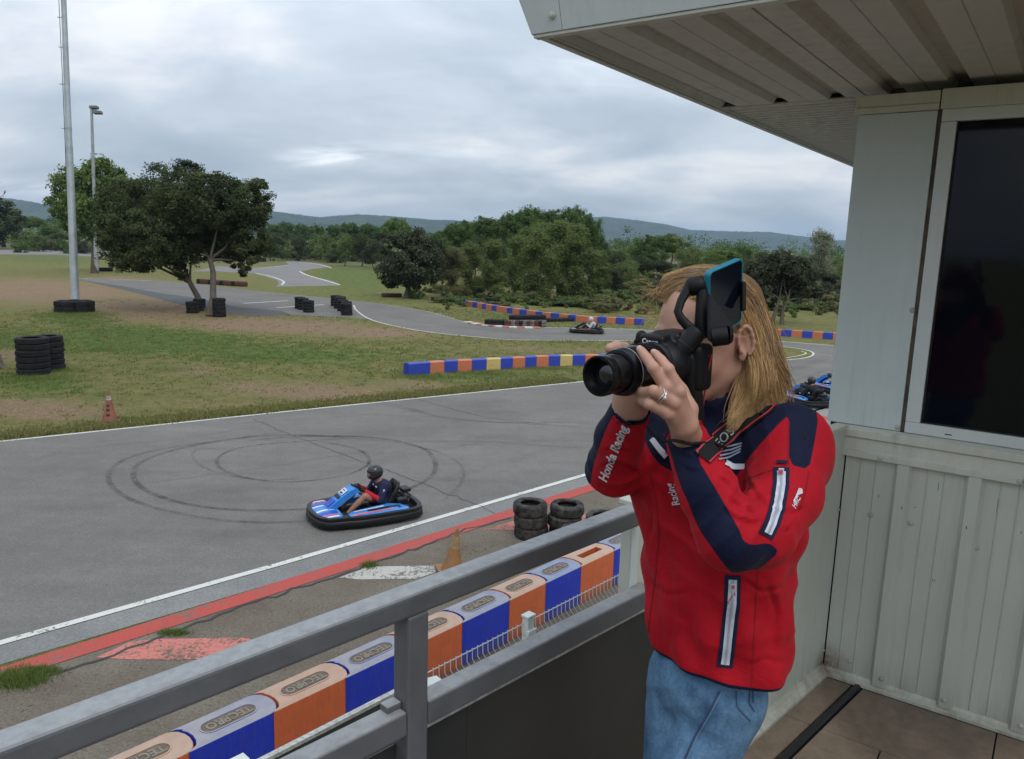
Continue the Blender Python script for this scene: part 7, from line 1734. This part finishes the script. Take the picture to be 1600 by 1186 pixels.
# strands: each one starts on the hairline or crown, is combed back over the skull and falls behind the ear
G = [ # guide polylines over the skull
 [(1038, 428), (1074, 417), (1114, 416), (1150, 425), (1180, 454), (1201, 506), (1213, 556), (1222, 598), (1218, 622)],
 [(1020, 466), (1034, 438), (1062, 423), (1104, 418), (1146, 430), (1175, 462), (1195, 514), (1208, 566), (1219, 604), (1214, 632)],
 [(1024, 460), (1036, 440), (1062, 428), (1100, 424), (1142, 436), (1176, 468), (1198, 520), (1212, 572), (1222, 606), (1216, 632)],
 [(1030, 468), (1048, 448), (1080, 436), (1118, 436), (1154, 452), (1184, 490), (1202, 545), (1212, 595), (1208, 630), (1196, 652)],
 [(1042, 474), (1062, 458), (1092, 448), (1128, 450), (1158, 472), (1180, 515), (1194, 565), (1198, 610), (1190, 648), (1178, 668)],
 [(1056, 482), (1078, 468), (1106, 462), (1134, 466), (1156, 492), (1170, 535), (1180, 580), (1182, 622), (1174, 655), (1164, 676)],
 [(1072, 486), (1096, 474), (1122, 470), (1146, 480), (1164, 506), (1173, 548), (1174, 592), (1168, 630), (1160, 656), (1156, 674)],
 [(1090, 494), (1110, 484), (1132, 480), (1151, 487), (1166, 506), (1170, 534), (1166, 562), (1157, 594), (1145, 622), (1139, 644), (1145, 662)],
]
Gr = np.array([[np.array([np.interp(s, np.linspace(0, 1, len(g)), [q[k] for q in g]) for k in (0, 1)]) for s in np.linspace(0, 1, 26)] for g in G])
def depth_on_hair(x, y, off):
    r = ray(x, y); r = r / np.linalg.norm(r); hit, nrm, _, _ = BVH_.ray_cast(Vector(CAM), Vector(r))
    if hit is None:
        loc, nrm, _, _ = BVH_.find_nearest(Vector(P(x, y, 1.37))); d = px(np.array(loc))[2]; return P(x, y, float(d))
    return np.array(hit) - r * off
r_h = np.random.default_rng(5); HV = []; HFc = []; HT = []; cnt_ = 0
def add_strand(pts, w0, tone):
    global cnt_
    pts = np.array(pts); n = len(pts); t = np.gradient(pts, axis=0); t /= np.linalg.norm(t, axis=1)[:, None] + 1e-9
    v = CAM - pts; v /= np.linalg.norm(v, axis=1)[:, None]; s = np.cross(t, v); s /= np.linalg.norm(s, axis=1)[:, None] + 1e-9; u = np.cross(s, t)
    ww = w0 * np.minimum(1, np.minimum(np.linspace(.5, 6, n), np.linspace(5, .15, n)))[:, None]
    base = cnt_; HV.append(np.stack([pts - s * ww, pts + u * ww * .8, pts + s * ww, pts - u * ww * .8], 1).reshape(-1, 3))
    i = np.arange(n - 1)[:, None] * 4; 
    for a, b_ in ((0, 1), (1, 2), (2, 3), (3, 0)): HFc.append(np.concatenate([i + a, i + b_, i + 4 + b_, i + 4 + a], 1) + base)
    HT.append(np.repeat(np.broadcast_to(tone, (n,)), 4)); cnt_ += 4 * n
NS = 6200; LKX = r_h.normal(0, 12, 40); LKY = r_h.normal(0, 13, 40); LKW = r_h.normal(0, 6.5, 40); LKT = r_h.normal(0, .24, 40); LKD = r_h.uniform(0, .0075, 40)
for k in range(NS):
    q = r_h.random() * 6.999; i = int(q); f = q - i; g = Gr[i] * (1 - f) + Gr[i + 1] * f
    s1 = r_h.random() ** 1.5 * .45 if r_h.random() < .55 else 0.0; s2 = 1 - (r_h.random() ** 1.6 * .34 if math.sin(math.floor(q * 5) * 2.9) > -.2 else .05 + r_h.random() * .22)
    ss = np.linspace(s1, s2, 22); pp_ = np.stack([np.interp(ss, np.linspace(0, 1, 26), g[:, c]) for c in (0, 1)], 1)
    lock = math.floor(q * 7) * 1.7; ph = r_h.uniform(0, .6)
    amp = 1.2 + 9 * ss ** 2.0
    li = int(q * 3.2); lc = (li + .5) / 3.2; gi_ = min(int(lc), len(Gr) - 2); gc = Gr[gi_] * (1 - (lc - gi_)) + Gr[gi_ + 1] * (lc - gi_)
    cx_ = np.stack([np.interp(ss, np.linspace(0, 1, 26), gc[:, c]) for c in (0, 1)], 1); cl_ = (.15 + .62 * ss ** 2)[:, None]
    pp_ = pp_ * (1 - cl_) + cx_ * cl_ + np.stack([LKX[li] * np.clip(ss - .35, 0, 1) ** 1.3 * 1.6 + LKW[li] * np.sin(ss * 8 + li * 2.1) * ss, LKY[li] * ss ** 2], 1)
    pp_[:, 0] += np.sin(ss * 9 + lock + ph) * amp * .8 + r_h.normal(0, 1.5) * (.5 + 3.4 * ss ** 2); pp_[:, 1] += np.cos(ss * 7 + lock) * amp * .30 + r_h.normal(0, 2.0) * (.5 + 1.6 * ss)
    if r_h.random() < .10: pp_[:, 0] += ss ** 2.2 * r_h.normal(7, 12)
    pp_[:, 0] += np.sin(ss * r_h.uniform(7, 13) + r_h.uniform(0, 6)) * 2.6 * ss ** 1.5
    off = .0005 + r_h.random() * .0035 + LKD[li] * (.3 + .7 * ss.mean())
    pts = [depth_on_hair(x, y, off + .0015 * math.sin(8 * s + lock)) for (x, y), s in zip(pp_, ss)]
    pts = np.array(pts)
    for _ in range(3): pts[1:-1] = pts[1:-1] * .5 + (pts[:-2] + pts[2:]) * .25
    tone = np.clip(.45 + LKT[li] + .12 * math.sin(lock * 2.3) + .20 * r_h.normal() + .34 * (ss - .45), .02, 1)
    add_strand(pts, .00028 + .00026 * r_h.random(), tone)
# wisps blown forward off the forehead
for k in range(80):
    x0, y0 = r_h.uniform(1014, 1040), r_h.uniform(440, 500); L_ = r_h.uniform(12, 46); a = r_h.uniform(2.7, 3.9) if k % 3 else r_h.uniform(1.9, 2.9); curl = r_h.normal(0, .9) - .4; pts = []; x, y = x0, y0; d = 1.355 + r_h.uniform(-.02, .02)
    for i in range(12): pts.append(P(x, y, d)); x += math.cos(a) * L_ / 12; y -= math.sin(a) * L_ / 12 * -1 if False else -math.sin(a) * L_ / 12; a += curl / 12 ; d += r_h.normal(0, .0008)
    add_strand(pts, .00020, np.clip(.75 + .2 * r_h.normal(), .1, 1))
for k in range(90):   # baby hairs along the hairline and the ponytail edge
    x, y = (r_h.uniform(1190, 1222), r_h.uniform(500, 640)) if k % 2 else (r_h.uniform(1030, 1130), r_h.uniform(422, 436)); a = r_h.uniform(-1.9, -.9) if k % 2 else r_h.uniform(-.4, .6); pts = []; curl = r_h.normal(0, .8)
    for i in range(9): pts.append(P(x, y, 1.37)); x += math.cos(a) * 3.0; y -= math.sin(a) * 3.0 * (1 if k % 2 else .6); a += curl / 9
    add_strand(pts, .00025, .6)
hs = quick_mesh('hair_strands', np.concatenate(HV), np.concatenate(HFc), M_HAIR, soft_hair, smooth=True); attr(hs, 'tone', np.concatenate(HT)); hs['kind'] = 'stuff'

# ---------------- camera in her hands
CB = P(1050, 566, 1.262); FC = P(935, 588, 1.128); cf = un(FC - CB); cr = un(np.cross(cf, ZZ)); cu = np.cross(cr, cf)      # forward, her right, up
M_CAMB = simple('black camera plastic', (0.0045, 0.0045, 0.005), .42, var=.15, bump=.12, bscale=900, spec=.22); M_CAMG = simple('black lens barrel', (0.0035, 0.0035, 0.004), .28, var=.1, spec=.3); M_CAMR = simple('ribbed rubber grip', (0.006, .006, .006), .75, spec=.2)
camt = empty('camera', CB - cu * .045, label='black superzoom camera with extended lens held up at her eye', cat='camera')
LX = [cr, cu, cf]; cb_ = lambda f, r, u: CB + cf * f + cr * r + cu * u
g = Field(CB - .11, CB + .11, .0022)
def rbox(c, hx, hy, hz, ax, rad):
    c = np.array(c); ax = np.array(ax)
    def fn(X, Y, Z_):
        q = [np.abs((X - c[0]) * a[0] + (Y - c[1]) * a[1] + (Z_ - c[2]) * a[2]) - h + rad for a, h in zip(ax, (hx, hy, hz))]
        return np.sqrt(np.maximum(q[0], 0) ** 2 + np.maximum(q[1], 0) ** 2 + np.maximum(q[2], 0) ** 2) + np.minimum(np.maximum(q[0], np.maximum(q[1], q[2])), 0) - rad
    return fn, c - hx - hy - hz, c + hx + hy + hz
g.put(*rbox(cb_(-.012, -.002, -.004), .056, .038, .022, LX, .010), 0, 1); g.put(*rbox(cb_(.012, .050, -.006), .014, .036, .028, LX, .012), .006, 1)
g.put(*rbox(cb_(-.004, .000, .034), .026, .018, .030, LX, .008), .010, 1); g.put(*rbox(cb_(.030, .008, .036), .023, .0125, .023, LX, .006), .006, 1); g.cone(cb_(.03, -.006, .0), cb_(-.01, -.006, 0), .040, .040, .006, 1)
g.cone(cb_(.018, .050, .034), cb_(.018, .050, .040), .010, .009, .003, 1)
V, F, l = g.mesh(); V = relax(V, F, 1); cbody = quick_mesh('body', V, F, M_CAMB, camt, smooth=True)
BVC = BVHTree.FromPolygons([tuple(v) for v in V], [tuple(int(i) for i in f) for f in F])
tv, tf_ = text_mesh('Canon', 1.0, 0, 0, 'CENTER', bold=.035); tk = .030 / (tv[:, 0].max() - tv[:, 0].min())
b = MB(); b.add([cb_(.0537, .008, .0375) - cr * x * tk + cu * y * tk for x, y, z in tv], tf_); b.build('lettering', simple('camera lettering', (.62, .62, .62), .5), cbody)
Llen = float(np.linalg.norm(FC - CB)); AXL = [cr, cu, cf]
b = MB(); b.lathe([(.0375, .022), (.0385, .030), (.0385, .060), (.0372, .062), (.0372, .064), (.0380, .066), (.0375, Llen * .68), (.0362, Llen * .73), (.0345, Llen * .76), (.030, Llen * .765)], CB, 48, AXL); b.build('lens_barrel', M_CAMG, camt, smooth=35)
b = MB()
for i in range(60):
    a = i * 2 * math.pi / 60; b.box(CB + (cr * math.cos(a) + cu * math.sin(a)) * .0384 + cf * .088 , .0013, .0006, .009, [-cr * math.sin(a) + cu * math.cos(a), cr * math.cos(a) + cu * math.sin(a), cf])
b.build('grip_ribs', M_CAMR, camt)
b = MB(); b.lathe([(.0372, Llen * .682), (.0378, Llen * .685), (.0378, Llen * .692), (.0368, Llen * .695)], CB, 48, AXL); b.build('silver_ring', simple('satin ring', (.30, .30, .31), .35, .7), camt, smooth=40)
b = MB(); b.lathe([(.0290, Llen * .74), (.0290, Llen * .90), (.0287, Llen * .905), (.0300, Llen * .915), (.0304, Llen * .985), (.0300, Llen), (.0268, Llen), (.0258, Llen - .003), (.0230, Llen - .010), (.0195, Llen - .015), (.0192, Llen - .020)], CB, 48, AXL); b.build('lens_tube', M_CAMG, camt, smooth=35)
b = MB(); b.lathe([(.0001, Llen - .011), (.007, Llen - .0113), (.013, Llen - .0128), (.0194, Llen - .0170)], CB, 32, AXL); gl = NT('coated lens glass'); gl.col((.006, .006, .012)).rough(.03).spec(.8); b.build('front_glass', gl.m, camt, smooth=60)
ring_txt, rtf = text_mesh('IMAGE STABILIZER   ZOOM LENS   ', .0032, 0, 0, 'LEFT')
w_ = ring_txt[:, 0].max(); RV = []
for x, y, z in ring_txt: a = math.pi * .5 + x / .0240; rr_ = .0247 + y * .6; RV.append(CB + (cr * math.cos(a) + cu * math.sin(a)) * rr_ + cf * (Llen - .0045))
b = MB(); b.add(RV, rtf); b.build('lettering', simple('small grey print', (.3, .3, .3), .5), camt)
b = MB(); b.lathe([(.0045, -.002), (.0048, .0), (.0045, .003), (.0001, .0032)], cb_(.030, .050, .031), 12, [cf, cr, cu]); b.build('shutter_button', M_CAMR, camt, smooth=40)
b = MB(); b.lathe([(.010, 0), (.0102, .006), (.009, .007), (.0001, .0072)], cb_(-.008, .040, .034), 20, [cf, cr, cu]); b.build('mode_dial', M_CAMR, camt, smooth=40)
# neck strap: from the camera's left lug down over the collar and up behind the hair
M_STRAP = cloth('black strap webbing', (0.007, 0.007, 0.008)); M_STRED = simple('red strap edge', (0.36, .02, .03), .7); M_STTX = simple('grey strap lettering', (.26, .26, .25), .6)
def strap_strip(name, pts, w, off, mat, par): return decal_ribbon(name, pts, w, mat, par, off, 4)
sp_ = [(1098, 716), (1110, 702), (1126, 688), (1146, 671), (1170, 653), (1196, 634), (1222, 607)]
so = strap_strip('neck_strap', sp_, [30, 30, 31, 32, 32, 30, 24], .0035, M_STRAP, camt)
for o_ in (-.5, .5):
    q = np.array(sp_, float); t_ = np.gradient(q, axis=0); t_ /= np.linalg.norm(t_, axis=1)[:, None]; q2 = q + np.stack([-t_[:, 1], t_[:, 0]], 1) * 30 * o_ * .86; decal_ribbon('strap_edge', [tuple(z) for z in q2], 2.4, M_STRED, so, .0046, 1)
decal_text('EOS', (1119, 697), 41, 18, M_STTX, so, .0046, 0.0, 1.1, .01)
b = MB(); q = [cb_(-.015, -.056, .018), P(1098, 590, 1.24), P(1092, 640, 1.26), P(1094, 690, 1.28), P(1100, 722, 1.30)]; b.tube(q, .0028, 8); b.tube([z + RGT * .006 for z in q], .0016, 6); b.build('strap_cord', M_STRED, camt, smooth=60)
cc_ = [cast(x, y, .004) for x, y in ((1134, 700), (1115, 695), (1097, 694))]; b = MB(); b.tube(cc_ + [P(1080, 694, 1.17), P(1052, 688, 1.165), P(1036, 690, 1.17), P(1020, 680, 1.18), P(1010, 668, 1.2)], .0024, 6); b.build('wrist_cord', M_STRAP, camt, smooth=60)

# ---------------- phone gimbal fixed on the camera
M_GIM = simple('matt black gimbal plastic', (0.005, .005, .0055), .5, var=.15, spec=.22); M_GIM2 = simple('dark grey gimbal plastic', (0.013, .013, .015), .45, var=.1, spec=.25)
gim = empty('phone_gimbal', P(1080, 690, 1.25), label='black handheld phone gimbal rising from behind the camera', cat='gimbal')
def gb(name, mb, mat=None, par=None, sm=50, bev=None): return mb.build(name, mat or M_GIM, par or gim, smooth=sm, bevel=bev)
D0 = 1.225
b = MB(); b.tube([P(1074, 560, D0 + .01), P(1081, 610, D0 + .02), P(1086, 665, D0 + .035), P(1090, 705, D0 + .05)], [.0175, .0170, .0165, .0165], 16); gb('handle', b)
b = MB(); b.tube([P(1061, 552, D0), P(1066, 546, D0), P(1087, 520, D0 - .004), P(1089.5, 517, D0 - .004)], [.0145, .0160, .0165, .0150], 28); m1 = gb('tilt_motor', b)
b = MB(); b.tube([P(1070, 541, D0), P(1071.5, 539, D0)], .0172, 28); gb('band', b, M_GIM2, m1)
b = MB(); b.tube([P(1086, 521, D0), P(1074, 509, D0 + .002), P(1064, 498, D0 + .004), P(1059, 487, D0 + .006), P(1064, 471, D0 + .010), P(1074, 452, D0 + .014), P(1080, 443, D0 + .016)], [.0075, .0062, .0056, .0054, .0056, .0066, .008], 12, flat=1.3); gb('arm', b)
b = MB(); c0, c1_ = P(1076, 449, D0 + .016), P(1101, 444, D0 + .012); b.tube([c0, c0 + (c1_ - c0) * .1, c0 + (c1_ - c0) * .9, c1_], [.0130, .0150, .0150, .0135], 28); gb('pan_motor', b)
b = MB(); b.tube([P(1098, 450, D0 + .01), P(1097, 480, D0 + .008), P(1095, 508, D0 + .008), P(1101, 528, D0 + .01)], [.0095, .0105, .0105, .008], 12); gb('side_arm', b, None, None, 50)
b = MB(); b.tube([P(1112, 527, D0 - .02), P(1137, 524, D0 - .025)], [.0150, .0150], 20); b.lathe([(.015, 0), (.0120, .006), (.0001, .0075)], P(1137, 524, D0 - .025), 20, [UPV, np.cross(RGT, UPV), RGT]); gb('roll_motor', b, M_GIM)
# phone: tall rectangle turned away, teal case
PHr = P(1157, 402, 1.262) - P(1104, 425, 1.215); PHr_ = un(PHr); e0 = P(1104, 527, 1.215) - P(1104, 425, 1.215); kk_ = ray(1104, 527); e0 = e0 - kk_ * (e0 @ PHr_) / (kk_ @ PHr_); PHd = un(e0); PHn = np.cross(PHr_, PHd); PHn = PHn if PHn @ (CAM - P(1130, 465, 1.24)) > 0 else -PHn
pw, ph_ = float(np.linalg.norm(PHr)), float(np.linalg.norm(e0)) * 1.02; pc_ = P(1104, 425, 1.215) + PHr / 2 + PHd * ph_ / 2
ph = empty('phone', pc_ + PHd * ph_ / 2, label='smartphone in a teal blue case clamped in the gimbal', cat='phone')
def rrect(w, h, r, z, n=6):
    out = []
    for cx, cy, a0 in ((w / 2 - r, h / 2 - r, 0), (-w / 2 + r, h / 2 - r, 90), (-w / 2 + r, -h / 2 + r, 180), (w / 2 - r, -h / 2 + r, 270)):
        for a in np.linspace(a0, a0 + 90, n): out.append(pc_ + PHr_ * (cx + r * math.cos(RAD(a))) + PHd * (cy + r * math.sin(RAD(a))) + PHn * z)
    return out
M_TEAL = simple('teal phone case', (0.004, 0.145, 0.215), .45, var=.06)
b = MB(); b.loft([rrect(pw - .004, ph_ - .004, .008, -.0065), rrect(pw, ph_, .009, -.0050), rrect(pw, ph_, .009, .0040), rrect(pw - .0015, ph_ - .0015, .0085, .0055), rrect(pw - .005, ph_ - .005, .0075, .0055), rrect(pw - .0055, ph_ - .0055, .007, .0040)], cap=False)
b.add(rrect(pw - .004, ph_ - .004, .008, -.0065), [tuple(range(24))]); b.build('case', M_TEAL, ph, smooth=40)
sg = NT('dark phone screen'); sg.col((.004, .006, .012)).rough(.12).spec(.5)
b = MB(); b.loft([rrect(pw - .0056, ph_ - .0056, .007, -.004), rrect(pw - .0056, ph_ - .0056, .007, .0042)]); b.build('screen', sg.m, ph)
b = MB(); q = [(1111, 459), (1146, 508), (1140, 530), (1122, 541), (1110, 532)]; dz_ = 1.205
b.loft([[P(x, y, dz_ + (x - 1110) * .0004) for x, y in q], [P(x, y, dz_ + (x - 1110) * .0004) + PHn * -.007 for x, y in q]]); gb('phone_clamp', b, M_GIM2, None, None, .0015)
b = MB(); b.box(P(1161, 463, 1.275), .0035, .007, .024, [RGT, np.cross(UPV, RGT), UPV]); gb('clamp_jaw', b, M_GIM, None, None, .002)
